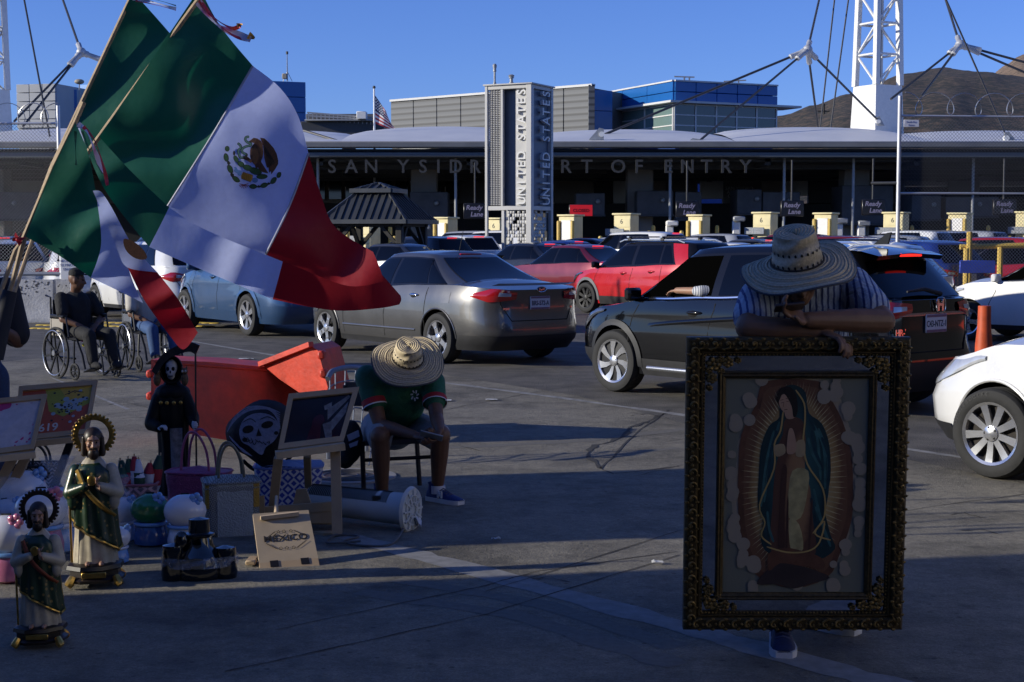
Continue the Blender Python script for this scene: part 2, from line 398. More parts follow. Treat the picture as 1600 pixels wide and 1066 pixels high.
# crushed litter
lit = mat('litter paper', (.6, .6, .58), .7)
for i, (x, y, w) in enumerate(((690, 627, .10), (655, 632, .07), (768, 626, .06), (775, 845, .025), (1027, 882, .03), (345, 565, .10), (385, 562, .1))):
    q = MB(); w2 = w
    q.grid(lambda u, v: ((u - .5) * w2 * 2, (v - .5) * w2, .012 + .02 * abs(noise.noise((u * 3 + i * 7, v * 3, i)))), 5, 4)
    o = q.build('litter', lit); p = gr(x, y); o.location = (p.x, p.y, 0)
    tag(o, ['crumpled white litter on the road beyond the seated man', 'small pale scrap of litter close behind the seated man', 'flattened scrap of paper on sunlit concrete', 'tiny white fleck on shaded concrete', 'tiny white fleck near the faded paint stripe', 'flat pale scrap by the red barrier', 'white scrap between red barrier and grey sedan'][i], 'litter')

# ---- hills
def hill(name, prof, Y, depth, mtl, amp, seed):
    mb = MB(); xs_ = [p[0] for p in prof]; x0, x1 = xs_[0], xs_[-1]; n = 110
    def f(u, v):
        px = x0 + (x1 - x0) * u; top = at(px, ps(px, prof), Y); zt = top.z
        t = v; bul = sin(t * pi / 2) ** .8
        h = zt * bul + (noise.fractal((u * 9 + seed, v * 4, seed), .9, 2.1, 6) * amp * (0.35 + .5 * t) - amp * .1) * (1 if t < .97 else .5)
        yy = Y - depth * (1 - t); k = yy / Y
        return V((top.x * k, yy, max(-2, h)))
    mb.grid(f, n, 34)
    return tag(mb.build(name, mtl, ang=180), kind='structure')
def scrub_mat(name, soil, bush, sc, cov):
    m = mat(name, soil, .95, var=.3, scale=sc * .35, bump=.9, bscale=sc * 4); t, b = nodes_of(m); tc = next(n for n in t.nodes if n.type == 'TEX_COORD')
    v = t.nodes.new('ShaderNodeTexNoise'); v.inputs['Scale'].default_value = sc; v.inputs['Detail'].default_value = 8; v.inputs['Roughness'].default_value = .75; t.links.new(tc.outputs['Object'], v.inputs['Vector'])
    r = t.nodes.new('ShaderNodeValToRGB'); r.color_ramp.elements[0].position = cov; r.color_ramp.elements[1].position = cov + .05; t.links.new(v.outputs['Fac'], r.inputs[0])
    mx = t.nodes.new('ShaderNodeMix'); mx.data_type = 'RGBA'; mx.inputs[7].default_value = (*bush, 1); t.links.new(r.outputs[0], mx.inputs[0]); t.links.new(b.inputs['Base Color'].links[0].from_socket, mx.inputs[6]); t.links.new(mx.outputs[2], b.inputs['Base Color'])
    return m
scrub = scrub_mat('dry scrub hillside', (.10, .068, .042), (.020, .021, .012), .5, .46)
scrub2 = scrub_mat('tan far hillside', (.21, .145, .095), (.06, .052, .032), .26, .53)
hill('hill', [(1150, 215), (1218, 200), (1270, 186), (1330, 170), (1420, 146), (1480, 138), (1540, 142), (1620, 150), (1800, 170), (2200, 260)], 520, 330, scrub, 2.2, 3.1)
hill('hill', [(1440, 190), (1535, 145), (1565, 118), (1600, 103), (1680, 84), (1850, 70), (2100, 90), (2600, 200)], 900, 380, scrub2, 4, 8.7)

# ---- steel, concrete, glass palette
white_steel = mat('white painted steel', (.72, .72, .7), .45, var=.06)
grey_steel = mat('grey steel', (.33, .34, .35), .5, .3, var=.1)
fascia_grey = mat('grey fascia metal', (.19, .19, .19), .5, .2, var=.12, scale=.8)
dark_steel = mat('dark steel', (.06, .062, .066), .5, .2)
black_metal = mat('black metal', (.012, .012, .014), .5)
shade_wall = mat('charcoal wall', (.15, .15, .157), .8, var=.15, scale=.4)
taupe = mat('taupe cladding', (.27, .245, .22), .8, var=.12, scale=.5)
pale_clad = mat('pale cladding', (.6, .6, .58), .6, var=.08, scale=.5)
blue_panel = mat('blue facade panel', (.015, .115, .36), .25, var=.06, scale=.3, spec=.45)
sunlit_glass = mat('sunlit green glass', (.22, .33, .31), .06, var=.05, spec=.9, metal=.3)
dark_glass = mat('dark tinted glass', (.02, .024, .027), .05, var=0, spec=.8)
slat_grey = wave_mat('grey slatted metal', (.118, .125, .135), (.05, .053, .058), .62, 'Z', rough=.6, bump=.5, sharp=(.55, .9))
cushion_white = mat('white roof membrane', (.66, .66, .655), .42, var=.05, scale=.7)

# ---- canopy
CY = 70.
cano = thing('port_canopy', 'long low canopy with white air cushion roof and dark underside over the inspection lanes', 'canopy', (0, CY, 0))
zf = lambda y: at(800, y, CY).z
X0, X1 = -34, 42
for (y0, y1, dy, m, nm) in ((222, 232, -.5, fascia_grey, 'gutter'), (232.6, 237.5, .1, black_metal, 'shadow_gap'), (238, 247, -.25, mat('blue grey soffit edge', (.11, .125, .14), .5, .2, var=.05), 'fascia')):
    q = MB(); q.bbox(((X0 + X1) / 2, CY + dy + .3, (zf(y0) + zf(y1)) / 2), (X1 - X0, .6, zf(y0) - zf(y1)), .05); q.build(nm, m, cano, world=True)
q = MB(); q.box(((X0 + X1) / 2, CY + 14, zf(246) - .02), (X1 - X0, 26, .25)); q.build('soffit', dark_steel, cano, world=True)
q = MB()
for i in range(30): q.box((X0 + i * 2.6, CY + .02, zf(227)), (.05, .06, .22))
q.build('bracket', grey_steel, cano, world=True)
wcu = 9.2
for i in range(9):
    xc = -31 + i * wcu
    q = MB()
    def cf(u, v, xc=xc, i=i):
        x = xc + (u - .5) * wcu; b = (1 - (2 * u - 1) ** 2)
        y = CY + .3 + v * 16
        z = zf(222) + .03 + (1.15 + .15 * (i % 2)) * sin(min(1, v * 1.6) * pi / 2) * (.72 + .28 * b ** .6) + .10 * sin(v * 9 + i) * b * v
        return V((x, y, z))
    q.grid(cf, 16, 14); q.build('roof_cushion', cushion_white, cano, world=True, ang=180)
for i in range(7):
    x = X0 + 8 + i * 10.8
    q = MB(); q.bbox((x, CY + 6, zf(246) / 2), (1.3, 1.3, zf(246)), .05); q.build('column', taupe, cano, world=True)
for x in (437, 497, 712, 1047, 1225, 1333, 1520):
    p = at(x, 300, CY + 1); q = MB(); q.tube([(p.x, p.y, 0), (p.x, p.y, zf(246))], .07, 8); q.build('post', grey_steel, cano, world=True)
for i in range(11):
    q = MB(); x = X0 + 4 + i * 7; q.beam((x, CY + 1, zf(250)), (x, CY + 26, zf(250)), .25, .4); q.build('beam', dark_steel, cano, world=True)
q = MB()
for i in range(5): q.beam((X0, CY + 4 + i * 5, zf(254)), (X1, CY + 4 + i * 5, zf(254)), .2, .3)
q.build('purlin', dark_steel, cano, world=True)
# hanging sign letters
sg = thing('sign_letters', 'row of large grey letters spelling SAN YSIDRO PORT OF ENTRY hung below the canopy edge', 'sign', (0, CY - .35, 0))
let_m = mat('brushed sign letters', (.045, .045, .044), .6, .1, var=.08)
word = [('S', 519), ('A', 549), ('N', 580), ('Y', 630), ('S', 661), ('I', 685), ('D', 712), ('R', 742), ('O', 775), ('P', 823), ('O', 853), ('R', 884), ('T', 917), ('O', 966), ('F', 998), ('E', 1044), ('N', 1074), ('T', 1104), ('R', 1134), ('Y', 1165)]
lz = at(800, 270, CY - .35).z
for ch, x in word: text(ch, .86, .05, let_m, (at(x, 262, CY - .35).x, CY - .35, lz), (1, 0, 0), (0, 0, 1), sg, 'letter', bold=.012, world=True)
q = MB(); q.tube([(at(500, 255, CY).x, CY - .3, lz + .75), (at(1185, 255, CY).x, CY - .3, lz + .75)], .03, 6)
q.build('rail', dark_steel, sg, world=True)

# ---- what stands in the dark under the canopy
CB = 92.
back = thing('inspection_building', 'shaded inspection building with grey wall panels seen under the canopy', 'building', (0, CB, 0))
def rect(name, x0, y0, x1, y1, Y, d, m, par, bev=.03):
    a, b = at(x0, y0, Y), at(x1, y1, Y)
    q = MB(); q.bbox(((a.x + b.x) / 2, Y + d / 2, (a.z + b.z) / 2), (abs(b.x - a.x), d, abs(a.z - b.z)), bev)
    return q.build(name, m, par, world=True)
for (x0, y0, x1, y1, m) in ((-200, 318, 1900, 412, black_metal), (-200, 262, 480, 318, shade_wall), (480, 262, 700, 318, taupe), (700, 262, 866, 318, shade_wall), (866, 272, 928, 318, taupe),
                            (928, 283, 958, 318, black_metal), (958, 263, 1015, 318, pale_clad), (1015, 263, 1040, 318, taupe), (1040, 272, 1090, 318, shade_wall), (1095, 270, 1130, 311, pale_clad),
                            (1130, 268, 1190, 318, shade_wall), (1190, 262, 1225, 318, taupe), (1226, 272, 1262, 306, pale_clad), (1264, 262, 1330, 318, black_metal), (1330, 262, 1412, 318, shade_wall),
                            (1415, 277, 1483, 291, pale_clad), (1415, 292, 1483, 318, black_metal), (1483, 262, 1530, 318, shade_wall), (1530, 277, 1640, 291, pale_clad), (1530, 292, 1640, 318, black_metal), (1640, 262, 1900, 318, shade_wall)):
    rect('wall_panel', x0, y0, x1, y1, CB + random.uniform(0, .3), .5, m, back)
for i in range(9): rect('window', 487 + i * 26, 272, 508 + i * 26, 312, CB - .2, .12, dark_glass, back)
rect('blue_wall', 1415, 255, 1483, 277, CB + 2, .3, blue_panel, back)
tm = mat('pale lettering', (.5, .5, .5), .6)
for k_, (s_, y_) in enumerate((('SAN YSIDRO', 297), ('AND PORT', 303), ('OF ENTRY', 309))):
    p = at(1155, y_, CB - .1); text(s_, .30, .02, tm, p, (1, 0, 0), (0, 0, 1), back, 'lettering', world=True)
cl_m = mat('ceiling lamp', (.8, .8, .75), .4, emit=(1, .95, .82), es=1.1, var=0)
for x, y in ((557, 262), (612, 263), (697, 261), (732, 264), (800, 262), (905, 264), (1035, 262), (1148, 266), (1290, 263), (1440, 266)):
    p = at(x, y, 80); q = MB(); q.bbox(p, (.75, .25, .07), .01); q.build('ceiling_lamp', cl_m, cano, world=True)
# booth canopies: dark boxes above the lanes
for i, (x0, x1, y0, y1) in enumerate(((900, 945, 302, 338), (995, 1052, 298, 338), (1055, 1096, 300, 345), (1152, 1190, 296, 336), (1192, 1250, 300, 338), (1316, 1395, 290, 352), (1425, 1470, 305, 345), (1478, 1560, 308, 340), (640, 700, 300, 345), (360, 440, 300, 345), (-40, 60, 300, 345))):
    t = thing('booth_roof', ['dark grey booth roof unit beside the red sign', 'dark booth roof unit with round lamp left of centre lane sign', 'dark booth roof unit over the middle lane sign', 'dark booth roof unit with camera behind the straw hat', 'dark booth roof unit directly above the hat', 'wide dark booth unit behind the tall fence post', 'narrow dark unit behind the fence mesh', 'long dark unit at the far end of the fence', 'dark unit behind the pavilion roof', 'dark unit behind the big flag', 'dark unit behind the wheelchair users fence'][i], 'booth', at((x0 + x1) / 2, y1, CY + 5))
    rect('housing', x0, y0, x1, y1, CY + 4, 2.5, mat('booth charcoal', (.085, .087, .095), .6, var=.2, scale=2), t)
    rect('trim', x0 - 1, y1 - 3, x1 + 1, y1 + .5, CY + 3.9, .1, dark_steel, t, .01)
    c = at((x0 + x1) / 2 + 12, (y0 + y1) / 2 - 5, CY + 3.9); q = MB(); q.ell(c, (.12, .12, .12)); q.build('lamp', grey_steel, t, world=True)
# lane signs
lv = mat('lane sign letters', (.24, .22, .30), .5, emit=(.42, .36, .60), es=.05, var=0)
sgb = mat('sign face black', (.008, .008, .012), .35, var=0)
for i, (x, y, m_) in enumerate(((742, 330, 0), (1074, 327, 0), (1238, 326, 0), (1365, 324, 1), (1570, 324, 1))):
    Y = CY - 1.5; c = at(x, y, Y)
    t = thing('lane_sign', ['black electronic READY LANE sign beside the sign tower', 'black electronic READY LANE sign over the middle lane', 'black electronic READY LANE sign just above the straw hat', 'black electronic READY LANE sign behind the tall fence post', 'black electronic READY LANE sign far along the fence'][i], 'sign', c, 0, 'electronic lane signs')
    q = MB(); q.bbox((0, .1, 0), (1.05, .25, .72), .03); q.build('housing', sgb, t)
    for s_, dz, dx in (('Ready', .06, -.04), ('Lane', -.24, .08)):
        text(s_, .30, .004, lv, (dx, -.035, dz), (1, 0, 0), (.18, 0, 1), t, 'lettering', bold=.008)
    q = MB(); q.tube([(0, .2, .36), (0, .2, 2.2)], .04, 6); q.build('hanger', dark_steel, t)
c = at(908, 329, CY - 1.5); t = thing('closed_sign', 'red electronic CLOSED sign above the lanes beside the sign tower', 'sign', c)
q = MB(); q.bbox((0, .1, 0), (1.1, .25, .56), .03); q.build('housing', sgb, t)
q = MB(); q.box((0, -.035, 0), (1.02, .02, .5)); q.build('face', mat('red sign face', (.5, .01, .015), .4, emit=(.6, .01, .02), es=.3, var=0), t)
text('CLOSED', .2, .003, mat('dark red letters', (.12, .0, .0), .4, var=0), (0, -.05, -.07), (1, 0, 0), (0, 0, 1), t, 'lettering', bold=.006)
# toll booths: cream cabinets, white fronted cabinets, bollards, signals
cream = mat('cream paint', (.74, .64, .35), .55, var=.1, scale=2)
cwhite = mat('booth white', (.8, .79, .76), .5, var=.05)
boll = mat('yellow bollard paint', (.62, .43, .10), .5, var=.12)
BY = 66.
def cabinet(x, kind, ytop, w, label):
    p = at(x, 380, BY); t = thing('lane_cabinet', label, 'cabinet', (p.x, BY, 0), radians(-36), 'lane cabinets in front of the booths')
    h = at(x, ytop, BY).z; w = w * BY / F * .86
    q = MB(); q.bbox((0, .35, h / 2), (w, .7, h), .03); q.build('body', cream, t)
    q = MB(); q.bbox((0, .35, h + .04), (w + .12, .85, .08), .02); q.build('top_cap', cream, t)
    if kind == 'A':
        for k_ in range(4):
            q = MB(); q.box((.1, -.012, h - .35 - k_ * .42), (w * .7, .02, .36)); q.build('panel', cream, t)
        text('6', .3, .004, black_metal, (-w * .02, -.025, h - .38), (1, 0, 0), (0, 0, 1), t, 'number')
        q = MB(); q.bbox((-w * .3, -.2, h - .75), (.95, .06, .3), .01); q.build('sign', mat('grey plate', (.2, .22, .25), .5), t)
        for dz in (-.08, .04): text('LANE OPEN', .12, .002, tm, (-w * .3, -.235, h - .77 + dz), (1, 0, 0), (0, 0, 1), t, 'lettering')
        q = MB(); q.bbox((-w * .22, -.35, h - 1.3), (.26, .25, .62), .03); s_ = q.build('signal', black_metal, t)
        q = MB(); q.ell((-w * .22, -.47, h - 1.14), (.10, .04, .10)); q.build('red_lamp', mat('red lamp', (.7, .02, .01), .3, emit=(1, .04, .02), es=1.6, var=0), t)
        q = MB(); q.ell((-w * .22, -.47, h - 1.44), (.10, .04, .10)); q.build('dark_lamp', black_metal, t)
    else:
        q = MB(); q.bbox((0, -.02, h / 2 - .05), (w * .6, .05, h - .25), .01); q.build('front_panel', cwhite, t)
        q = MB()
        for sx in (-1, 1): q.bbox((sx * w * .44, -.08, h / 2 - .1), (.13, .16, h - .2), .03)
        q.build('guard', boll, t)
    q = MB(); q.box((0, .35, .06), (w + .4, 1.2, .12)); q.build('plinth', pale_clad, t)
for (x, kd, yt, w, lb) in ((565, 'A', 347, 42, 'cream cabinet with red signal seen under the pavilion roof'), (690, 'B', 342, 30, 'white fronted cabinet right of the pavilion post'), (772, 'A', 343, 26, 'cream cabinet seen between the legs of the sign tower'),
                           (885, 'B', 338, 34, 'white fronted cabinet right of the sign tower'), (972, 'A', 336, 36, 'cream cabinet with red signal near the middle of the lanes'), (1086, 'B', 338, 30, 'white fronted cabinet under the middle READY LANE sign'),
                           (1190, 'A', 334, 36, 'cream cabinet with red signal left of the straw hat'), (1285, 'B', 335, 34, 'white fronted cabinet right of the straw hat'), (1395, 'A', 334, 38, 'cream cabinet behind the tall fence post'),
                           (1495, 'B', 335, 34, 'white fronted cabinet behind the fence mesh'), (1605, 'A', 333, 44, 'cream cabinet at the far end of the fence'), (330, 'B', 340, 36, 'white fronted cabinet behind the big flag')):
    cabinet(x, kd, yt, w, lb)
bm_ = MB(); bm_.lathe([(.09, 0), (.09, 1.85), (.07, 1.92), (0, 1.94)], 12); me_b = bm_.mesh('bollard', boll)
for i, x in enumerate((531, 540, 605, 617, 735, 818, 938, 1017, 1026, 1040, 1068, 1128, 1140, 1228, 1262, 1351, 1412, 1440, 1517, 1548, 1562, 1578)):
    p = at(x, 380, BY - 1.2); o = link('bollard', me_b); o.location = (p.x, BY - 1.2 + (i % 3) * .8, 0); o.scale.z = 1 + .12 * ((i * 7) % 3 - 1)
    tag(o, 'yellow steel bollard ' + ['left of the pavilion posts', 'just behind the left pavilion post', 'between the pavilion posts', 'behind the right pavilion post', 'left of the sign tower behind the white SUV', 'hidden behind the right face of the sign tower', 'left of the cream cabinet in mid lane', 'right of the cream cabinet in mid lane', 'beside the leaning white reader post', 'far side of the leaning white reader post', 'left of the middle white fronted cabinet', 'alone before the dark booth left of the hat', 'by the grey arched reader', 'right of the cream cabinet nearest the hat', 'right of the hat crown', 'alone before the dark wall right of the hat', 'left of the tall fence post cabinet', 'just right of the tall fence post', 'seen through the fence beside the white van', 'above the red sedan behind the fence', 'above the red sedan windscreen', 'near the last cream cabinet'][i], 'bollard', 'yellow lane bollards')
# white machines between lanes
for i, (x, y) in enumerate(((660, 358), (1046, 352), (1150, 345), (1275, 350), (1310, 348), (895, 352), (1345, 352))):
    p = at(x, 380, BY + 3); t = thing('lane_reader', ['pale reader post right of the pavilion', 'white reader post with leaning arm near the middle lanes', 'grey arched reader post left of the straw hat', 'white reader box right of the straw hat', 'white reader box beside a white fronted cabinet', 'white reader box beside the sign tower', 'dark edged reader box left of the fence post'][i], 'reader', (p.x, BY + 3, 0))
    h = at(x, y, BY + 3).z; q = MB(); q.bbox((0, 0, h / 2), (.35, .3, h), .04); q.build('post', cwhite, t)
    q = MB(); q.bbox((.1, -.1, h + .08), (.55, .4, .25), .05); q.build('head', cwhite if i % 2 else grey_steel, t)
# ================================================================ TOWERS, BUILDINGS, MASTS, FENCES
# ---- sign tower
TY = 50.
tp = at(830, 380, TY); AL = radians(27)
tw = thing('sign_tower', 'tall white framed sign tower reading UNITED STATES on two faces with perforated base', 'sign tower', (tp.x, TY, 0), -AL)
# local frame: corner at origin, left face runs along -x (normal -y), right face runs along +y (normal +x)
A_, B_ = 1.74, 1.7
ztop, zmid = at(830, 131, TY).z, at(830, 325, TY).z
tow_w = mat('tower white paint', (.50, .49, .46), .5, var=.06, scale=1.5)
tow_b = mat('tower blue grey panel', (.09, .11, .145), .45, var=.08)
def bar(n, c, d, m=tow_w): q = MB(); q.bbox(c, d, .012); return q.build(n, m, tw)
for (x, y, w) in ((0, 0, .2), (-A_, 0, .1), (0, B_, .16), (-A_, B_, .12)):
    bar('post', (x - w / 2 * (1 if x == 0 else -1), y + w / 2 * (1 if y == 0 else -1), ztop / 2), (w, w, ztop))
for z in (ztop - .06, zmid):
    bar('crossbar', (-A_ / 2 - .04, .09, z), (A_ - .28, .14, .14)); bar('crossbar', (-.09, B_ / 2 + .03, z), (.14, B_ - .38, .14))
bar('roof_plate', (-A_ / 2, B_ / 2, ztop + .025), (A_ + .1, B_ + .1, .05))
bar('mullion', (-A_ + .62, .10, (ztop + zmid) / 2), (.09, .12, ztop - zmid - .14))
q = MB(); q.box((-.42, .16, (ztop + zmid) / 2), (.46, .03, ztop - zmid - .16)); q.build('text_panel', tow_w, tw)
q = MB(); q.box((-.95, .34, (ztop + zmid) / 2), (.55, .03, ztop - zmid - .16)); q.build('recess_panel', tow_b, tw)
q = MB(); q.box((-.14, B_ / 2, (ztop + zmid) / 2), (.03, B_ - .3, ztop - zmid - .16)); q.build('text_panel', tow_b, tw)
hl = ztop - zmid - .2
slat = mat('louvre slat', (.4, .39, .37), .5, var=.1)
q = MB(); nS = 64
for i in range(nS): q.box((-A_ + .34, .10, zmid + .12 + i * hl / nS), (.46, .05, hl / nS * .5))
o = q.build('louvre', slat, tw); o['kind'] = 'stuff'
q = MB(); q.box((-A_ + .34, .2, (ztop + zmid) / 2), (.46, .04, hl)); q.build('louvre_back', mat('louvre back', (.12, .12, .12), .7), tw)
for i in range(5):
    bar('louvre_stile', (-A_ + .13 + i * .105, .065, (ztop + zmid) / 2), (.012, .02, hl), slat)
# lettering, reading upwards
S_ = 'UNITED STATES'; let_w = mat('tower letters', (.62, .62, .6), .45, var=.04); let_l = mat('tower pale letters', (.7, .69, .65), .5, var=.04)
step = hl / 13.0
for i, ch in enumerate(S_):
    if ch == ' ': continue
    z = zmid + .1 + (i + .5) * step
    text(ch, .80, .05, let_w, (-.02, B_ - .34, z), (0, 0, 1), (0, -1, 0), tw, 'letter', bold=.006, stretch=.52)
    text(ch, .46, .06, let_l, (-.24, .10, z), (0, 0, 1), (-1, 0, 0), tw, 'letter', bold=.006, stretch=.85)
# perforated base: plates with cut out shapes
def perforated(u0, u1, z0, z1, fn, nm):
    random.seed(11 if nm == 'a' else 5); q = MB(); nu, nz = 9, 18
    for i in range(nu):
        for j in range(nz):
            if random.random() < .62:
                a, b = u0 + (u1 - u0) * i / nu, u0 + (u1 - u0) * (i + 1) / nu; c, d = z0 + (z1 - z0) * j / nz, z0 + (z1 - z0) * (j + 1) / nz
                q.add([fn(a, c), fn(b, c), fn(b, d), fn(a, d)], [(0, 1, 2, 3)])
    for i in range(nu + 1):
        a = u0 + (u1 - u0) * i / nu
        if i % 3 == 0: q.add([fn(a - .012, z0), fn(a + .012, z0), fn(a + .012, z1), fn(a - .012, z1)], [(0, 1, 2, 3)])
    o = q.build('perforated_plate', tow_w, tw, recalc=False); o['kind'] = 'stuff'
    sdf = o.modifiers.new('thick', 'SOLIDIFY'); sdf.thickness = .03
zb0 = .5
perforated(-A_ + .72, -.2, zb0, zmid - .07, lambda a, c: V((a, .10, c)), 'a')
perforated(.22, B_ - .18, zb0, zmid - .07, lambda a, c: V((-.10, a, c)), 'b')
bar('mullion', (-A_ + .66, .10, zmid / 2), (.11, .12, zmid - .14))
q = MB(); q.box((-A_ / 2 + .3, B_ - .3, zmid / 2), (A_ - .7, .04, zmid - .3)); q.build('back_panel', mat('tower inner dark', (.05, .05, .05), .8), tw)
q = MB(); q.box((-A_ / 2, B_ / 2, .06), (A_ + .5, B_ + .5, .12)); q.build('plinth', pale_clad, tw)
for (x, y1) in ((773, 99), (799, 116)):
    t = thing('vent_pole', ['slim grey vent pole with cage head on the sign tower roof', 'short grey vent pole on the sign tower roof'][x > 780], 'pole', (at(x, 131, TY + .6).x, TY + .6, ztop + .05))
    h = at(x, y1, TY).z - ztop; w = .055 if x > 780 else .035
    q = MB(); q.lathe([(w * 1.5, 0), (w * 1.5, .05), (w, .06), (w, h * .6), (w * 1.7, h * .62), (w * 1.4, h * .75), (w * 1.9, h * .85), (w * 2.0, h - .04), (w * 1.0, h)], 12); q.build('pole', grey_steel, t)

# ---- pavilion with two tier hip roof
PY = 44.; pc = at(592, 345, PY)
pv = thing('pavilion', 'open pavilion with dark two tier standing seam hip roof beyond the silver sedan', 'pavilion', (pc.x, PY, 0), radians(-16))
roof_m = mat('dark standing seam roof', (.075, .078, .08), .42, .5, var=.12, scale=2)
pav_d = mat('dark brown timber', (.02, .018, .016), .7)
ze, za = at(592, 347, PY).z, at(592, 302, PY).z
HW = 1.34
def hip(z0, z1, h0, h1, nm):
    pts = lambda h, z: [V((-h, -h, z)), V((h, -h, z)), V((h, h, z)), V((-h, h, z))]
    lo, hi = pts(h0, z0), pts(h1, z1)
    for k_ in range(4):
        a, b, c, d = lo[k_], lo[(k_ + 1) % 4], hi[(k_ + 1) % 4], hi[k_]
        q = MB(); q.prism([a, b, c, d] if h1 > .05 else [a, b, (c + d) / 2], V((0, 0, -.05))); o = q.build('roof_slope', roof_m, pv)
        ns = int(h0 * 2 / .22)
        sm = MB()
        for i in range(1, ns):
            u = i / ns; x = lerp(-h0, h0, u); e = a.lerp(b, u)
            # seam runs straight up the slope until it meets the hip
            t = min(1, (h0 - abs(x)) / (h0 - h1)) if h0 > h1 else 1
            inw = (V((0, 0, 0)) - (a + b) / 2); inw.z = 0; inw.normalize()
            f = e + inw * ((h0 - h1) * t) + V((0, 0, (z1 - z0) * t))
            if t > .08: sm.beam(e + V((0, 0, .025)), f + V((0, 0, .025)), .03, .05)
        sm.build('seam', roof_m, o)
    q = MB()
    for k_ in range(4): q.beam(lo[k_], hi[k_], .08, .08)
    q.build('hip_cap', roof_m, pv)
    q = MB()
    for k_ in range(4): q.beam(lo[k_], lo[(k_ + 1) % 4], .1, .12)
    q.build('eave', roof_m, pv)
hip(ze, za, HW, .5, 0); hip(za + .06, at(592, 287, PY).z, .62, .03, 1)
for sx in (-1, 1):
    for sy in (-1, 1):
        x, y = sx * (HW - .32), sy * (HW - .32)
        q = MB(); q.bbox((x, y, ze / 2), (.19, .19, ze), .02); q.build('post', pav_d, pv)
        for dx, dy in ((-sx, 0), (0, -sy)):
            q = MB(); q.beam((x, y, ze - .75), (x + dx * .62, y + dy * .62, ze - .05), .1, .1); q.build('brace', pav_d, pv)
q = MB()
for sx in (-1, 1): q.box((sx * (HW - .32), 0, ze - .04), (.15, HW * 1.7, .2)); q.box((0, sx * (HW - .32), ze - .045), (HW * 1.7, .15, .19))
q.build('lintel', pav_d, pv)

# ---- buildings behind
def facet(par, a, b, z0, z1, cols, rows, m, gap=.05, d=.25, nm='facade_panel'):
    """a wall from a to b (plan) made of separate panels"""
    a, b = V((*a, 0)), V((*b, 0)); n = V((b - a).cross(V((0, 0, 1)))).normalized()
    ra = atan2((b - a).y, (b - a).x)
    for i in range(cols):
        for j in range(rows):
            c = a.lerp(b, (i + .5) / cols); q = MB()
            q.bbox((c.x, c.y, lerp(z0, z1, (j + .5) / rows)), ((b - a).length / cols - gap, d, (z1 - z0) / rows - gap), .03, ra)
            q.build(nm, m, par, world=True)
gb = thing('office_building', 'grey building clad in horizontal metal slats behind the sign tower', 'building', (0, 128, 0))
a, b = at(612, 205, 134), at(925, 205, 120)
facet(gb, (a.x, a.y), (b.x, b.y), 9.6, at(925, 134, 120).z, 8, 1, slat_grey)
q = MB(); q.prism([V((a.x, a.y + .5, 0)), V((b.x - .1, b.y + .5, 0)), V((b.x + 5, b.y + 9, 0)), V((a.x + 5, a.y + 9, 0))], V((0, 0, at(925, 134, 120).z - .1))); q.build('core', shade_wall, gb, world=True)
q = MB(); q.beam(V((a.x, a.y - .05, at(925, 133, 120).z)), V((b.x + .1, b.y - .05, at(925, 133, 120).z)), .5, .18); q.build('coping', pale_clad, gb, world=True)
q = MB(); q.bbox((b.x - .05, b.y + .2, 7.2), (.5, .8, at(925, 133, 120).z - 7.2), .02)
o = q.build('corner_fin', slat_grey, gb, world=True); o.location.z += (at(925, 133, 120).z - 7.2) / 2
lv_m = mat('louvre blade', (.3, .3, .29), .5)
q = MB()
for j in range(5):
    q.beam(V((a.x, a.y - .8, 8.0 + j * .42)), V((b.x - 2, b.y - .8, 8.0 + j * .42)), .5, .14)
q.build('louvre_screen', lv_m, gb, world=True)['kind'] = 'stuff'
for i in range(15):
    c = a.lerp(b, (i + .5) / 15); q = MB(); q.box((c.x, c.y - .5, 8.9), (.1, .3, 2.2)); q.build('louvre_post', dark_steel, gb, world=True)

bb = thing('blue_office', 'bright blue panelled office block with glazed corner beside the grey slatted building', 'building', (0, 120, 0))
cn = at(1053, 205, 118); be = radians(25); z1 = at(1053, 127, 118).z; zg = at(1053, 161, 118).z; zb_ = at(1053, 212, 118).z
rd = V((cos(be), sin(be), 0)); ld = V((-sin(be), cos(be), 0)); P_ = lambda v: (v.x, v.y)
Lr, Ll = 9.6, 16.
facet(bb, P_(cn + ld * Ll), P_(cn), zg + .1, z1, 4, 2, blue_panel, .04)
facet(bb, P_(cn), P_(cn + rd * Lr), zg + .1, z1, 5, 2, blue_panel, .04)
q = MB(); q.prism([V((*P_(v), 0)) for v in (cn + ld * Ll + rd * .3, cn + ld * .3 + rd * .3, cn + rd * (Lr - .2) + ld * .3, cn + rd * (Lr - .2) + ld * Ll)], V((0, 0, z1 - .1))); q.build('core', mat('deep blue wall', (.01, .05, .22), .6), bb, world=True)
for (p0, p1, cols) in ((cn + ld * Ll * .82, cn, 3), (cn, cn + rd * (Lr - .1), 5)):
    for i in range(cols):
        for j in range(3):
            c = p0.lerp(p1, (i + .5) / cols); ra = atan2((p1 - p0).y, (p1 - p0).x); zz = lerp(zb_, zg - .1, (j + .5) / 3); q = MB()
            q.box((c.x, c.y, zz), ((p1 - p0).length / cols - .1, .14, (zg - zb_) / 3 - .1), ra)
            q.build('pane', sunlit_glass if p1 is cn or (p1 - cn).length < .01 else dark_glass, bb, world=True)  # panes of the lit facet are paler: sunlight put into the glass colour
    q = MB()
    for i in range(cols + 1): c = p0.lerp(p1, i / cols); q.box((c.x, c.y, (zb_ + zg) / 2), (.12, .3, zg - zb_), ra)
    for j in range(4): q.beam(V((*P_(p0), lerp(zb_, zg - .1, j / 3))), V((*P_(p1), lerp(zb_, zg - .1, j / 3))), .26, .09)
    q.build('window_frame', pale_clad, bb, world=True)
q = MB()
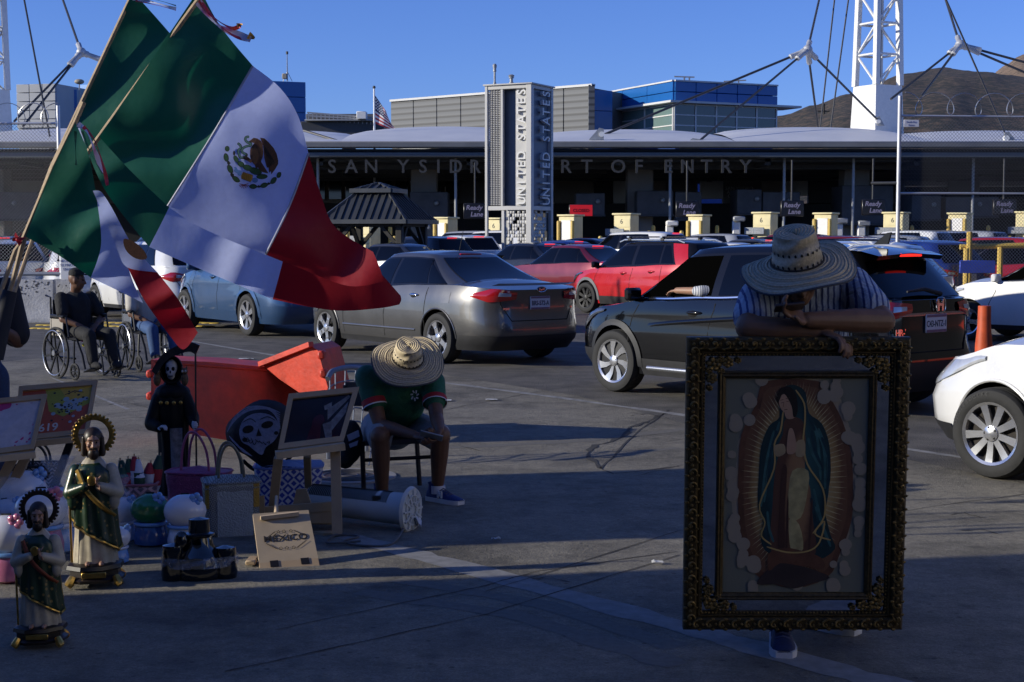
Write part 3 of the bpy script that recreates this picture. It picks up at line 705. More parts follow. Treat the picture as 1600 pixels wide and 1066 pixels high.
q.prism([V((*P_(v), zg - .02)) for v in (cn + ld * Ll * .86 - rd * 1.2, cn - rd * .8 - ld * .8, cn + rd * (Lr + 2) - ld * .6, cn + rd * (Lr + 2) + ld * 2, cn + ld * Ll * .86)], V((0, 0, .16))); q.build('ledge', pale_clad, bb, world=True)
q = MB()
for (p0, p1) in ((cn + ld * Ll, cn), (cn, cn + rd * Lr)): q.beam(V((*P_(p0), z1 + .05)), V((*P_(p1), z1 + .05)), .4, .12)
q.build('coping', pale_clad, bb, world=True)
q = MB(); c = cn + rd * 1.2 + ld * 2; q.beam((c.x, c.y, z1 + .6), (c.x + 1.6, c.y, z1 + .55), .1); q.beam((c.x + .8, c.y, z1), (c.x + .8, c.y, z1 + .6), .12); q.beam((c.x + 1.2, c.y, z1), (c.x + 1.2, c.y, z1 + .6), .12)
c = cn + rd * 5.5 + ld * 1.5; q.beam((c.x, c.y, z1 + .35), (c.x + 1.8, c.y, z1 + .45), .1); q.beam((c.x + 1.2, c.y, z1), (c.x + 1.2, c.y, z1 + .4), .1)
q.build('roof_gear', grey_steel, bb, world=True)
# blue return wall left of the blue block
def slab(name, label, cat, x0, y0, x1, y1, Y, d, m, ang=0., cols=1, rows=1):
    a, b = at(x0, y0, Y), at(x1, y1, Y); t = thing(name, label, cat, ((a.x + b.x) / 2, Y, 0), ang)
    w, z0, zz = abs(b.x - a.x) / max(.3, cos(ang)), min(a.z, b.z), max(a.z, b.z)
    q = MB(); q.bbox((0, d / 2 + .2, zz / 2), (w, d, zz - .02), .03); q.build('core', m, t)
    for i in range(cols):
        for j in range(rows):
            q = MB(); q.bbox((lerp(-w / 2, w / 2, (i + .5) / cols), .1, lerp(z0, zz, (j + .5) / rows)), (w / cols - .04, .16, (zz - z0) / rows - .04), .02); q.build('facade_panel', m, t)
    return t
slab('stair_tower', 'dark blue stair tower squeezed between grey slatted and bright blue buildings', 'building', 926, 141, 958, 206, 121, 6, blue_panel, radians(30), 1, 2)
slab('lift_tower', 'plain blue tower block rising behind the big flag', 'building', 418, 127, 477, 200, 110, 5, blue_panel, radians(22), 1, 3)
slab('office_building', 'pale grey panelled building beside the lattice mast behind the flag poles', 'building', 22, 131, 90, 200, 115, 10, mat('pale panel', (.40, .41, .42), .6, var=.06, scale=.6), radians(-14), 3, 5)
slab('office_building', 'narrow dark blue building left of the flags', 'building', 93, 139, 120, 200, 117, 8, blue_panel, radians(25), 1, 2)
slab('office_building', 'light blue lit block half hidden by the green flag', 'building', 120, 131, 160, 200, 119, 6, mat('sky blue panel', (.05, .22, .55), .4), radians(-35), 1, 2)
t = thing('roof_antenna', 'thin roof antenna with instrument box on the blue tower', 'antenna', at(449, 127, 111))
q = MB(); q.tube([(0, 0, 0), (0, 0, 2.0)], [.05, .03], 6); q.build('mast', grey_steel, t)
q = MB(); q.tube([(0, 0, 1.95), (0, 0, 2.15)], .09, 8); q.build('cap', dark_steel, t)
q = MB(); q.bbox((-.2, 0, .35), (.35, .25, .4), .04); q.build('instrument', mat('instrument tan', (.35, .3, .22), .6), t)
q = MB(); q.beam((0, 0, .7), (.35, 0, 0), .04); q.beam((0, 0, .7), (-.35, .2, 0), .04); q.build('stay', grey_steel, t)
t = thing('floodlight', 'small tan floodlight head above the left blue building', 'lamp', at(124, 134, 116))
q = MB(); q.ell((0, 0, .3), (.38, .3, .2)); q.build('head', mat('instrument tan', (.35, .3, .22), .6), t)
q = MB(); q.tube([(0, 0, .2), (0, 0, -1.5)], .05, 6); q.build('stem', grey_steel, t)
# low dark building with rooftop railing between blue tower and flagpole
lb = thing('low_building', 'low dark building with railed roof behind the canopy near the flagpole', 'building', (0, 105, 0))
rect('wall', 470, 190, 600, 214, 105, 4, dark_steel, lb); rect('parapet', 478, 178, 585, 186, 106, 4, shade_wall, lb); rect('roof_band', 476, 186.5, 590, 189, 104.5, 5, grey_steel, lb)
q = MB()
for i in range(16):
    p = at(482 + i * 6.5, 176 + i * .5, 105); q.beam(p, V((p.x, p.y, p.z - .5)), .07)
q.beam(at(480, 176, 105), at(582, 184, 105), .1); q.beam(at(480, 181, 105), at(582, 187, 105), .08); q.build('railing', grey_steel, lb, world=True)
rect('roof_unit', 557, 174, 572, 186, 104, 1, cwhite, lb)

# ---- flagpole with the stars and stripes
UY = 84.; pb = at(585, 215, UY)
uf = thing('flagpole', 'white flagpole behind the canopy roof', 'flagpole', (pb.x, UY, 0))
q = MB(); zt = at(585, 138, UY).z; q.tube([(0, 0, 0), (0, 0, zt)], [.09, .05], 10); q.build('pole', white_steel, uf)
q = MB(); q.ell((0, 0, zt + .05), .09); q.build('finial', dark_steel, uf)
us = thing('striped_flag', 'limp red white and blue flag with stars hanging from the far flagpole', 'flag', (pb.x, UY, 0))
q = MB()
def ufn(u, v):                                             # u along the fly, v from top to bottom
    top = at(lerp(586, 600, min(1, u * 1.6)) + u * 6, lerp(149, 190, u), UY); bot = at(lerp(586, 626, u), lerp(193, 209, u), UY)
    p = top.lerp(bot, v); p.y += .22 * sin(u * 9 + v * 2.2) * u; return p
nu, nv = 18, 13
for i in range(nu):
    for j in range(nv):
        q.cur = 2 if (i < 8 and j < 7) else (0 if j % 2 == 0 else 1)
        q.add([ufn(i / nu, j / nv), ufn((i + 1) / nu, j / nv), ufn((i + 1) / nu, (j + 1) / nv), ufn(i / nu, (j + 1) / nv)], [(0, 1, 2, 3)])
q.build('cloth', [mat('flag red far', (.33, .02, .03), .7), mat('flag white far', (.62, .62, .62), .7), mat('flag navy', (.012, .016, .07), .7)], us, world=True, weld=.001, recalc=False, ang=180)
q = MB()
for i in range(5):
    for j in range(4):
        c = ufn((i + .7) / 12.5, (j + .8) / 9); c.y -= .02
        q.add([c + V((.07 * (1 if k_ % 2 == 0 else .4) * sin(k_ * pi / 5), -.01, .07 * (1 if k_ % 2 == 0 else .4) * cos(k_ * pi / 5))) for k_ in range(10)], [tuple(range(10))])
q.build('star', mat('flag white far', (.6, .6, .6), .7), us, world=True, recalc=False)

# ---- lattice masts
def lattice(x, Y, w_px, ybase, yblock, label, rot):
    c = at(x, ybase, Y); t = thing('lattice_mast', label, 'mast', (c.x, Y, 0), rot)
    h = w_px * Y / F / 2; zb2, zk = c.z - .5, at(x, yblock, Y).z; zt = zk + 16
    q = MB(); q.add([V((sx * h * k2, sy * h * k2, z)) for z, k2 in ((zb2, 1.12), (zk, 1.0)) for sx, sy in ((-1, -1), (1, -1), (1, 1), (-1, 1))], [(0, 1, 5, 4), (1, 2, 6, 5), (2, 3, 7, 6), (3, 0, 4, 7), (4, 5, 6, 7), (3, 2, 1, 0)])
    q.build('base_block', white_steel, t)
    q = MB(); q.bbox((0, 0, zb2 + .05), (h * 2.5, h * 2.5, .3), .03); q.build('base_plate', white_steel, t)
    for sx, sy in ((-1, -1), (1, -1), (1, 1), (-1, 1)):
        q = MB(); q.beam((sx * h * .92, sy * h * .92, zk), (sx * h * .6, sy * h * .6, zt), .3, .3, up=(0, 1, 0)); q.build('leg', white_steel, t)
    n = 9; st = (zt - zk) / n
    for f in range(4):
        q = MB(); cs = [(-1, -1), (1, -1), (1, 1), (-1, 1)]; (ax, ay), (bx, by) = cs[f], cs[(f + 1) % 4]
        for i in range(n):
            za_, zb3 = zk + i * st, zk + (i + 1) * st; ka, kb = h * lerp(.9, .6, i / n), h * lerp(.9, .6, (i + 1) / n)
            q.tube([(ax * ka, ay * ka, za_), (bx * kb, by * kb, zb3)] if i % 2 == f % 2 else [(bx * ka, by * ka, za_), (ax * kb, ay * kb, zb3)], .07, 6)
            q.tube([(ax * kb, ay * kb, zb3), (bx * kb, by * kb, zb3)], .07, 6)
        q.build('bracing', white_steel, t)
    q = MB(); q.beam((h * .2, h * .3, zk), (h * .2, h * .3, zt), .5, .12); q.build('ladder', dark_steel, t)
lattice(1370, 88, 52, 205, 135, 'white lattice mast on a solid base rising over the canopy in front of the hill', radians(28))
lattice(-14, 88, 56, 205, 142, 'white lattice mast cut off by the picture edge beside the pale grey building', radians(20))
cab = mat('cable sheath', (.05, .05, .055), .5, .3); cabn = mat('cast cable node', (.45, .46, .48), .5, .3)
def node(label, c, Y, arms, thin=()):
    cw = at(*c, Y); t = thing('cable_node', label, 'cable', cw)
    q = MB(); q.ell(cw, .26, 10, 8); q.build('hub', cabn, t, world=True)
    for (x, y, YY) in arms:
        e = at(x, y, YY); d = (e - cw).normalized()
        q = MB(); q.tube([cw, cw + d * .35, cw + d * .4, cw + d * 1.1, cw + d * 1.15], [.16, .17, .13, .15, .05], 8); q.build('socket', cabn, t, world=True)
        q = MB(); q.tube([cw + d * 1.1, e], .062, 6); q.build('cable', cab, t, world=True)
    for (x, y, x2, y2, YY) in thin:
        q = MB(); q.tube([at(x, y, YY), at(x2, y2, YY)], .045, 6); q.build('stay_cable', cab, t, world=True)
node('cable node with four stays left of the right lattice mast', (1262, 78), 78, [(1284, -18, 86), (945, 210, 74), (1086, 226, 71), (1370, 186, 86), (1279, 205, 84)], [(1305, -10, 1281, 205, 84), (1327, -10, 1297, 207, 84)])
node('cable node with stays over the hillside and coiled wire', (1500, 70), 78, [(1472, -18, 86), (1392, 155, 74), (1440, 150, 74), (1640, 108, 78), (1640, 130, 78)], [(1474, -10, 1572, 212, 72)])
node('cable node with stays above the pale grey building', (127, 82), 78, [(92, -18, 86), (22, 190, 74), (36, 198, 74), (170, 98, 78)], [(36, -10, 82, 236, 72)])
for i, (x, y, dx) in enumerate(((1088, 226, -30), (552, 229, -22), (940, 210, -20), (1572, 216, 18), (1372, 190, 12), (82, 236, 6))):
    p = at(x, y, 71 if y > 205 else 86); t = thing('cable_anchor', ['grey cable anchor fin on the canopy edge under the long stay', 'white cable anchor with round pin at the canopy edge near the big flag', 'grey cable anchor fin on the roof before the blue office', 'white cable anchor fin behind the fence', 'grey cable anchor on the mast base', 'white cable anchor fin behind the wire fence by the flags'][i], 'cable anchor', p)
    q = MB(); q.prism([V((dx * .03, -.06, -.25)), V((-dx * .005, -.06, -.25)), V((-dx * .005, -.06, .25)), V((dx * .006, -.06, .3))], V((0, .12, 0))); q.build('fin', grey_steel, t)
    q = MB(); q.tube([(0, -.12, 0), (0, .12, 0)], .13, 10); q.build('pin', white_steel, t)
q = MB(); q.tube([at(430, 190, 74), at(552, 228, 71)], .06, 6); tag(q.build('stay_cable', cab), 'dark stay cable emerging from behind the big flag to the canopy edge', 'cable')
t = thing('power_pole', 'distant cross armed power pole on the hillside', 'power pole', at(1287, 200, 330))
q = MB(); q.tube([(0, 0, -4), (0, 0, 5.2)], .22, 6); q.build('pole', pav_d, t)
for z in (3.6, 2.5): q = MB(); q.beam((-1.8, 0, z), (1.8, 0, z), .22); q.build('crossarm', pav_d, t)

# ---- fences
mesh_m = mat('galvanised wire', (.13, .13, .135), .5, .5, var=0)
post_m = mat('galvanised post', (.62, .62, .63), .4, .4, var=.06)
def chain(par, a, b, z0, z1, s=.075, r=.0035, name='chain_link'):
    """woven diagonal wires between a and b: too many to count"""
    a, b = V((*a, 0)), V((*b, 0)); L = (b - a).length; d = (b - a) / L; q = MB(); H = z1 - z0
    n = d.cross(V((0, 0, 1)))
    k = int((L + H) / s)
    for sg_ in (1, -1):
        for i in range(k):
            c = i * s - (H if sg_ == 1 else 0)
            pts = []
            t0, t1 = (max(0, -c), min(H, L - c)) if sg_ == 1 else (max(0, c - L), min(H, c))
            if t1 - t0 < s: continue
            u0, u1 = (c + t0, c + t1) if sg_ == 1 else (c - t0, c - t1)
            q.tube([a + d * u0 + V((0, 0, z0 + t0)) + n * .004 * sg_, a + d * u1 + V((0, 0, z0 + t1)) + n * .004 * sg_], r, 3, caps=False)
    o = q.build(name, mesh_m, par, world=True, smooth=False, recalc=False); o['kind'] = 'stuff'
def coils(par, a, b, z, R, n):
    a, b = V(a), V(b); q = MB(); pts = []
    for i in range(n * 18 + 1):
        t = i / 18; u = t / n; ang = 2 * pi * t; p = a.lerp(b, u); d = (b - a).normalized()
        pts.append(p + V((0, 0, z + R * cos(ang))) + d * (R * .9 * sin(ang)) + V((0, R * .35 * sin(ang * .5), 0)))
    q.tube(pts, .011, 4); q.build('razor_wire', mat('razor wire', (.5, .49, .47), .35, .8, var=0), par, world=True)
FY = 30.
fp = at(1402, 395, FY); fx = thing('chain_link_fence', 'tall chain link fence with coiled razor wire and slim galvanised post behind the parked cars', 'fence', (fp.x, FY, 0))
zt, zm = at(1402, 150, FY).z, at(1402, 181, FY).z
q = MB(); q.tube([(fp.x, FY, 0), (fp.x, FY, zt)], .042, 10); q.build('post', post_m, fx, world=True)
q = MB(); q.tube([(fp.x + 5.2, FY + .6, 0), (fp.x + 5.2, FY + .6, zm)], .04, 8); q.build('post', post_m, fx, world=True)
for y in (181, 302):
    z = at(1402, y, FY).z; q = MB(); q.tube([(fp.x, FY, z), (fp.x + 5.2, FY + .6, z)], .022, 8); q.build('rail', post_m, fx, world=True)
z = at(1402, 286, FY).z; q = MB(); q.tube([(fp.x, FY, z), (fp.x - .5, FY + .2, z)], .03, 8); q.build('rail', dark_steel, fx, world=True)
chain(fx, (fp.x, FY), (fp.x + 5.2, FY + .6), .55, zm, .072, .0032)
coils(fx, (fp.x + .1, FY, zm), (fp.x + 5, FY + .6, zm), .24, .22, 8)
q = MB(); c = at(1424, 193, FY - .05); q.bbox(c, (.3, .02, .14), .004); o = q.build('notice', mat('notice plate', (.55, .56, .62), .5), fx, world=True)
text('South Bay', .05, .001, mat('notice ink', (.1, .12, .3), .6), c + V((0, -.012, .01)), (1, 0, 0), (0, 0, 1), fx, 'lettering', world=True)
text('Fence', .05, .001, mat('notice ink', (.1, .12, .3), .6), c + V((0, -.012, -.05)), (1, 0, 0), (0, 0, 1), fx, 'lettering', world=True)
# yellow guard rail behind the fence, with a blue board
gd = thing('guard_rail', 'yellow painted pipe guard rail behind the chain link fence', 'guard rail', (at(1515, 384, 31).x, 31, 0))
zr_ = at(1515, 384, 31).z
q = MB(); q.tube([at(1500, 386, 31), at(1700, 381, 31)], .055, 8); q.build('rail', boll, gd, world=True)
for x, y in ((1515, 362), (1510, 388), (1563, 386), (1640, 384)):
    p = at(x, y, 30.9); q = MB(); q.tube([(p.x, 30.9, 0), (p.x, 30.9, p.z)], .06, 8); q.build('post', boll, gd, world=True)
c = at(1527, 417, 30.6); q = MB(); q.bbox((c.x, 30.6, c.z), (.72, .06, .26), .01); tag(q.build('blue_board', mat('blue board', (.03, .07, .45), .5)), 'blue board below the yellow guard rail', 'board')
# left fence on the concrete barrier
LY = 30.
p0, p1 = at(-60, 430, LY), at(96, 430, LY)
fl = thing('chain_link_fence', 'chain link fence with razor wire standing on the concrete barrier beside the flag poles', 'fence', (p1.x, LY, 0))
zt = at(96, 193, LY).z
q = MB(); q.tube([(p1.x, LY, 0), (p1.x, LY, at(96, 165, LY).z)], .04, 8); q.build('post', post_m, fl, world=True)
q = MB(); q.tube([(p0.x, LY, zt), (p1.x, LY, zt)], .025, 8); q.build('rail', post_m, fl, world=True)
q = MB(); zz = at(96, 428, LY).z; q.tube([(p0.x, LY, zz), (p1.x, LY, zz)], .04, 8); q.build('rail', grey_steel, fl, world=True)
chain(fl, (p0.x, LY), (p1.x, LY), .9, zt, .072, .0032)
coils(fl, (p0.x, LY, zt), (p1.x, LY, zt), .2, .2, 4)
# concrete barrier, two blocks, notice board
conc = mat('weathered concrete', (.46, .45, .43), .85, var=.2, scale=3, bump=.4, bscale=25, detail=9)
spall = mat('dark stain', (.10, .095, .09), .9)
def jersey(x0, x1, ybase, label):
    a, b = gr(x0, ybase), gr(x1, ybase); t = thing('concrete_barrier', label, 'barrier', ((a.x + b.x) / 2, a.y, 0))
    L = abs(b.x - a.x); prof = [(-.3, 0), (-.3, .09), (-.14, .34), (-.085, .83), (.085, .83), (.14, .34), (.3, .09), (.3, 0)]
    q = MB(); q.prism([V((-L / 2, y, z)) for y, z in prof], V((L, 0, 0))); q.build('block', conc, t)
    return t, L
jt, jl = jersey(8, 86, 503, 'stained white concrete barrier under the wire fence beside the wheelchair user')
q = MB(); random.seed(4)
for i in range(60):
    x = random.gauss(.1, .3); z = .80 - abs(random.gauss(0, .12)); s_ = random.uniform(.006, .022)
    y = -lerp(.085, .14, (.83 - z) / .49) - .004
    q.add([V((x + s_ * random.uniform(.6, 1.4) * cos(k_ * pi / 3), y, z + s_ * random.uniform(.5, 1.3) * sin(k_ * pi / 3))) for k_ in range(6)], [tuple(range(6))])
q.build('spalling', spall, jt, recalc=False)
jersey(-90, 6, 503, 'concrete barrier block beside the picture edge behind the dark shirt')
jersey(88, 128, 501, 'narrow concrete block behind the black cap')
nb = thing('notice_board', 'white notice board with three lines of print behind the black capped man', 'sign', (at(103, 412, 29).x, 29, 0))
a, b = at(95, 408, 29), at(126, 437, 29)
q = MB(); q.bbox(((a.x + b.x) / 2, 29, (a.z + b.z) / 2 + .1), (b.x - a.x, .03, a.z - b.z + .2), .005, ); q.build('board', cwhite, nb, world=True)
for i, s_ in enumerate(('NO APAGUE', 'SU MOTOR', 'EN FILA')): text(s_, .07, .001, mat('notice ink', (.1, .12, .3), .6), ((a.x + b.x) / 2 - .02, 28.98, a.z - .02 - i * .08), (1, 0, 0), (0, 0, 1), nb, 'lettering', world=True)
q = MB(); q.tube([((a.x + b.x) / 2, 29.03, 0), ((a.x + b.x) / 2, 29.03, b.z)], .03, 6); q.build('post', post_m, nb, world=True)
# ================================================================ CARS
tyre_m = mat('tyre rubber', (.018, .018, .018), .8, var=.3, scale=20)
rim_m = mat('alloy wheel', (.62, .62, .63), .22, .85, var=.04)
rim_dk = mat('dark alloy', (.010, .010, .011), .5, .2, var=.05)
well_m = mat('wheel arch liner', (.006, .006, .006), .95, var=0, spec=.05)
cabin_shade = mat('painted cabin shade', (.0015, .0015, .0015), 1., var=0, spec=0.)
plast = mat('black trim plastic', (.016, .016, .017), .55, var=.15, scale=8)
gloss_bk = mat('gloss black trim', (.008, .008, .009), .12, var=0)
car_glass = mat('car window glass', (.002, .0022, .0026), .02, var=0, spec=.36)
chrome = mat('chrome', (.75, .75, .76), .12, 1., var=0)
red_lens = mat('red lamp lens', (.42, .008, .01), .12, var=0, coat=1, spec=.6)
red_lit = mat('lit brake lamp', (.7, .01, .01), .2, var=0, emit=(1, .03, .02), es=1.3)
clear_lens = mat('clear lamp lens', (.55, .57, .6), .08, .3, var=.15, scale=9, coat=1)
lamp_dark = mat('headlamp inner', (.10, .11, .13), .12, .5, var=.3, scale=9, coat=1)
seam_m = mat('panel gap', (.004, .004, .004), .9, var=0)
plate_m = mat('licence plate', (.62, .62, .63), .5, var=.05)
plate_t = mat('plate print', (.03, .04, .07), .6, var=0)
plate_r = mat('plate border print', (.22, .12, .16), .6, var=.2, scale=60)
def paint(name, c, metal=.0, rough=.32):
    m = mat(name, c, rough, metal, var=.05, scale=2.2, coat=1., spec=.12 if max(c) < .05 else .4)
    return m
WHEELS = {}
def wheel_meshes(rw, wd, style):
    k = (rw, wd, style)
    if k in WHEELS: return WHEELS[k]
    ri = rw * .69; h = wd / 2
    R = Matrix.Rotation(pi / 2, 3, 'Y')                    # lathe axis to x; outer face at -x
    t = MB(); t.lathe([(ri, -h * .86), (ri + .02, -h * .96), (rw * .86, -h), (rw * .955, -h * .9), (rw * .99, -h * .72), (rw, -h * .4), (rw, h * .4), (rw * .99, h * .72), (rw * .95, h * .9), (ri, h * .9)], 44, R=R, cap=False)
    for gx in (-.35, 0., .35): t.tube([(gx * h, rw * 1.001 * cos(a), rw * 1.001 * sin(a)) for a in [2 * pi * i / 44 for i in range(44)]], .004, 4, closed=True)
    tm_ = t.mesh('tyre', tyre_m)
    r = MB(); X = -h * .86
    r.lathe([(ri * 1.0, X), (ri * 1.02, X - .006), (ri * .93, X + .004), (ri * .90, X + .05), (ri * .88, h * .6)], 40, R=R, cap=False)
    r.cur = 1; r.lathe([(0, X + .09), (ri * .9, X + .09)], 28, R=R, cap=False)
    r.cur = 0
    def spoke(a, w0, w1, r0, r1, twist=0., x0=.012, x1=.004, th=.03):
        pts = []
        for rr, ww, tw, xx in ((r0, w0, 0, x0), ((r0 + r1) / 2, (w0 + w1) / 2 * .96, twist * .5, x0 * .6 + x1 * .4 + .004), (r1, w1, twist, x1)):
            c = V((X + xx, rr * cos(a + tw), rr * sin(a + tw))); d = V((0, -sin(a + tw), cos(a + tw)))
            pts.append((c - d * ww / 2, c + d * ww / 2))
        vs_ = []
        for p, q_ in pts: vs_ += [p, q_, q_ + V((th, 0, 0)), p + V((th, 0, 0))]
        fs_ = []
        for i in (0, 4): fs_ += [(i, i + 1, i + 5, i + 4), (i + 1, i + 2, i + 6, i + 5), (i + 3, i, i + 4, i + 7)]
        r.add(vs_, fs_)
    n = 5
    if style == 'five':
        for i in range(5): spoke(pi / 2 + 2 * pi * i / 5, .075, .07, ri * .2, ri * .93); spoke(pi / 2 + 2 * pi * i / 5, .05, .125, ri * .6, ri * .93, x0=.006)
    elif style == 'blade':
        r.cur = 1; r.lathe([(ri * .25, X + .02), (ri * .9, X + .03)], 28, R=R, cap=False); r.cur = 0
        for i in range(7): spoke(2 * pi * i / 7, .03, .085, ri * .22, ri * .95, twist=.28); 
    elif style == 'ten':
        r.cur = 2; r.lathe([(ri * .25, X + .055), (ri * .9, X + .055)], 28, R=R, cap=False); r.cur = 0
        for i in range(9): spoke(pi / 2 + 2 * pi * i / 9, .042, .058, ri * .2, ri * .95)
    elif style == 'dark':
        r.cur = 1
        for i in range(8): spoke(2 * pi * i / 8, .05, .07, ri * .2, ri * .93)
        r.cur = 0
        for i in range(8): spoke(2 * pi * i / 8, .018, .02, ri * .3, ri * .93, x0=.008, x1=.0)
    else:
        for i in range(6): spoke(2 * pi * i / 6, .06, .10, ri * .2, ri * .95)
    r.lathe([(ri * .27, X + .02), (ri * .25, X + .0), (ri * .12, X - .008), (0, X - .009)], 20, R=R, cap=False)
    r.cur = 1
    for i in range(5):
        a = pi / 2 + 2 * pi * (i + .5) / 5; r.ell((X + .002, ri * .19 * cos(a), ri * .19 * sin(a)), (.008, .013, .013), 8, 6)
    rm_ = r.mesh('rim', [rim_dk if style == 'dark' else rim_m, rim_dk, mat('rusty steel wheel', (.022, .018, .015), .8, .1, var=.4, scale=25)])
    WHEELS[k] = (tm_, rm_); return WHEELS[k]

SEDAN = dict(L=4.87, W=1.85, H=1.475, wb=2.85, foh=.95, rw=.333, zb=.20, wheel='five', open=0,
    zs=[(-2.44, .98), (-2.2, 1.01), (-1.6, 1.035), (-.8, 1.02), (0, .985), (.9, .95), (1.4, .905), (2.0, .80), (2.44, .66)],
    xr=[(.2, -2.28), (.34, -2.42), (.5, -2.435), (.62, -2.40), (.75, -2.385), (.9, -2.40), (1.02, -2.43), (1.1, -2.40)], xf=[(.2, 2.27), (.32, 2.41), (.5, 2.435), (.62, 2.41), (.8, 2.30)],
    w=[(.2, .855), (.32, .895), (.45, .912), (.62, .925), (.68, .918), (.8, .915), (.92, .895), (1.05, .845)],
    gb=(1.12, -1.92), gr=(.28, -.82), gw=(.80, .55), zr=.0, nf=4., nr=5.5,
    side=[(.92, .36, -.08, -.09), (-.15, -.16, -.97, -.84), (-1.02, -.86, -1.42, -.79)], quarter=None, cap=.075)
SUV = dict(L=4.34, W=1.78, H=1.60, wb=2.61, foh=.86, rw=.334, zb=.22, wheel='blade', open=0,
    zs=[(-2.17, 1.08), (-1.8, 1.10), (-1.0, 1.08), (0, 1.03), (.7, 1.0), (1.1, .985), (1.6, .92), (2.0, .82), (2.17, .74)],
    xr=[(.22, -2.02), (.36, -2.15), (.55, -2.17), (.66, -2.13), (.8, -2.12), (.95, -2.12), (1.08, -2.11), (1.2, -2.06)], xf=[(.22, 2.02), (.38, 2.15), (.55, 2.17), (.8, 2.10), (.95, 1.95)],
    w=[(.22, .83), (.36, .87), (.55, .885), (.68, .89), (.74, .875), (.85, .88), (.98, .868), (1.1, .83)],
    gb=(1.28, -2.02), gr=(.45, -1.62), gw=(.79, .57), zr=.0, nf=4., nr=5.5,
    side=[(1.04, .50, -.02, -.04), (-.12, -.14, -.90, -.90), (-.97, -.97, -1.45, -1.15)], quarter=None, cap=.06)
def car(name, label, spec, pos, phi, body, wheel=None, ref='fl', trim=None, plate=None, lit=False, near=False, brand=None, model=None, cladding=False, roof=None, spoiler=False, lamp=None, far=False, glass=None, group=None, lens=None, steer=0.):
    """ref: which ground point pos is - 'fl' front left wheel contact, 'rl' rear left, 'c' centre.  Local: +y forward, -x left."""
    s = spec; L, Wd, H = s['L'], s['W'], s['H']
    ya, yb = L / 2 - s['foh'], L / 2 - s['foh'] - s['wb']; rw = s['rw']; hw = Wd / 2 - .02
    off = {'fl': V((-hw, ya, 0)), 'rl': V((-hw, yb, 0)), 'c': V((0, 0, 0)), 'rr': V((hw, yb, 0))}[ref]
    R = Matrix.Rotation(phi, 3, 'Z'); p = V((pos[0], pos[1], 0)) - R @ off
    t = thing(name, label, 'car', (p.x, p.y, .004 + ramp(p.y)), phi, group)
    glass = glass or car_glass; lens = lens or red_lens
    # ---- analytic surfaces
    zs = lambda l: ps(l, s['zs'])
    wz = lambda z: pl(z, s['w']); xfz = lambda z: pl(z, s['xf']); xrz = lambda z: pl(z, s['xr'])
    nf, nr = s['nf'], s['nr']; cf_, cr_ = .5 ** (1 / nf), .5 ** (1 / nr)
    def plan_w(l, z):
        a, n = (xfz(z), nf) if l > 0 else (-xrz(z), nr)
        return wz(z) * max(0., 1 - min(1, abs(l) / a) ** n) ** (1 / n)
    def ring_l(p, z):                                      # p 0-1 left side front->rear, 1-2 rear left->right, 2-3 right side, 3-4 front
        p %= 4
        if p <= 1 or 2 <= p <= 3:
            u = p if p <= 1 else 3 - p
            l = lerp(cf_ * xfz(z), cr_ * xrz(z), u); return l, (-1 if p <= 1 else 1) * plan_w(l, z)
        if p < 2:
            e = lerp(-cr_, cr_, p - 1); return xrz(z) * (1 - abs(e) ** nr) ** (1 / nr), e * wz(z)
        e = lerp(cf_, -cf_, p - 3); return xfz(z) * (1 - abs(e) ** nf) ** (1 / nf), e * wz(z)
    zb = s['zb']
    def tub(p, z, off=0.):
        l, x = ring_l(p, z)
        if off:
            l1, x1 = ring_l(p - .01, z); l2, x2 = ring_l(p + .01, z); n = V((-(l2 - l1), (x2 - x1), 0))
            n = V((-(l2 - l1), (x2 - x1))); nn = V((n.x, n.y)); nn = nn.normalized() if nn.length > 0 else nn
            if nn.x * x + nn.y * l < 0: nn = -nn
            x += nn.x * off; l += nn.y * off
        return V((x, l, z))
    def p_side(l, z=.7, left=True):
        u = (l - cf_ * xfz(z)) / (cr_ * xrz(z) - cf_ * xfz(z)); return u if left else 3 - u
    def p_rear(x, z=.8): return 1.5 + x / (2 * cr_ * wz(z))
    def p_front(x, z=.6): return 3.5 - x / (2 * cf_ * wz(z))
    NS, NE, K = (34, 12, 10) if not far else (18, 8, 6)
    params = [i / NS for i in range(NS)] + [1 + i / NE for i in range(NE)] + [2 + i / NS for i in range(NS)] + [3 + i / NE for i in range(NE)]
    q = MB(); vs_, fs_ = [], []; N = len(params)
    top = []
    for pp in params:
        l, x = ring_l(pp, .8); top.append(zs(l))
    for k in range(K + 1):
        for i, pp in enumerate(params):
            z = lerp(zb, top[i], (k / K)); l, x = ring_l(pp, z); vs_.append(V((x, l, z)))
    for k in range(K):
        for i in range(N): fs_.append((k * N + i, (k + 1) * N + i, (k + 1) * N + (i + 1) % N, k * N + (i + 1) % N))
    def cap_grid(base, flip, crown):
        idx = {}
        rows = NS + 1
        left = [base + i for i in range(NS + 1)]; right = [base + (2 * NS + NE - i) for i in range(NS + 1)]
        rear = [base + NS + j for j in range(NE + 1)]; front = [base + (2 * NS + NE + j) % N if j < NE else base for j in range(NE + 1)]; front = front[::-1]
        grid = []
        for i in range(NS + 1):
            row = [left[i]]
            if i in (0, NS): pass
            for j in range(1, NE):
                f = j / NE; a, b = vs_[left[i]], vs_[right[i]]; pt = a.lerp(b, f); e = 2 * f - 1
                pt.z += crown * (1 - e * e) * min(1, (min(i, NS - i) + 1.5) / 4)
                vs_.append(pt); row.append(len(vs_) - 1)
            row.append(right[i]); grid.append(row)
        grid = [front] + grid + [rear]
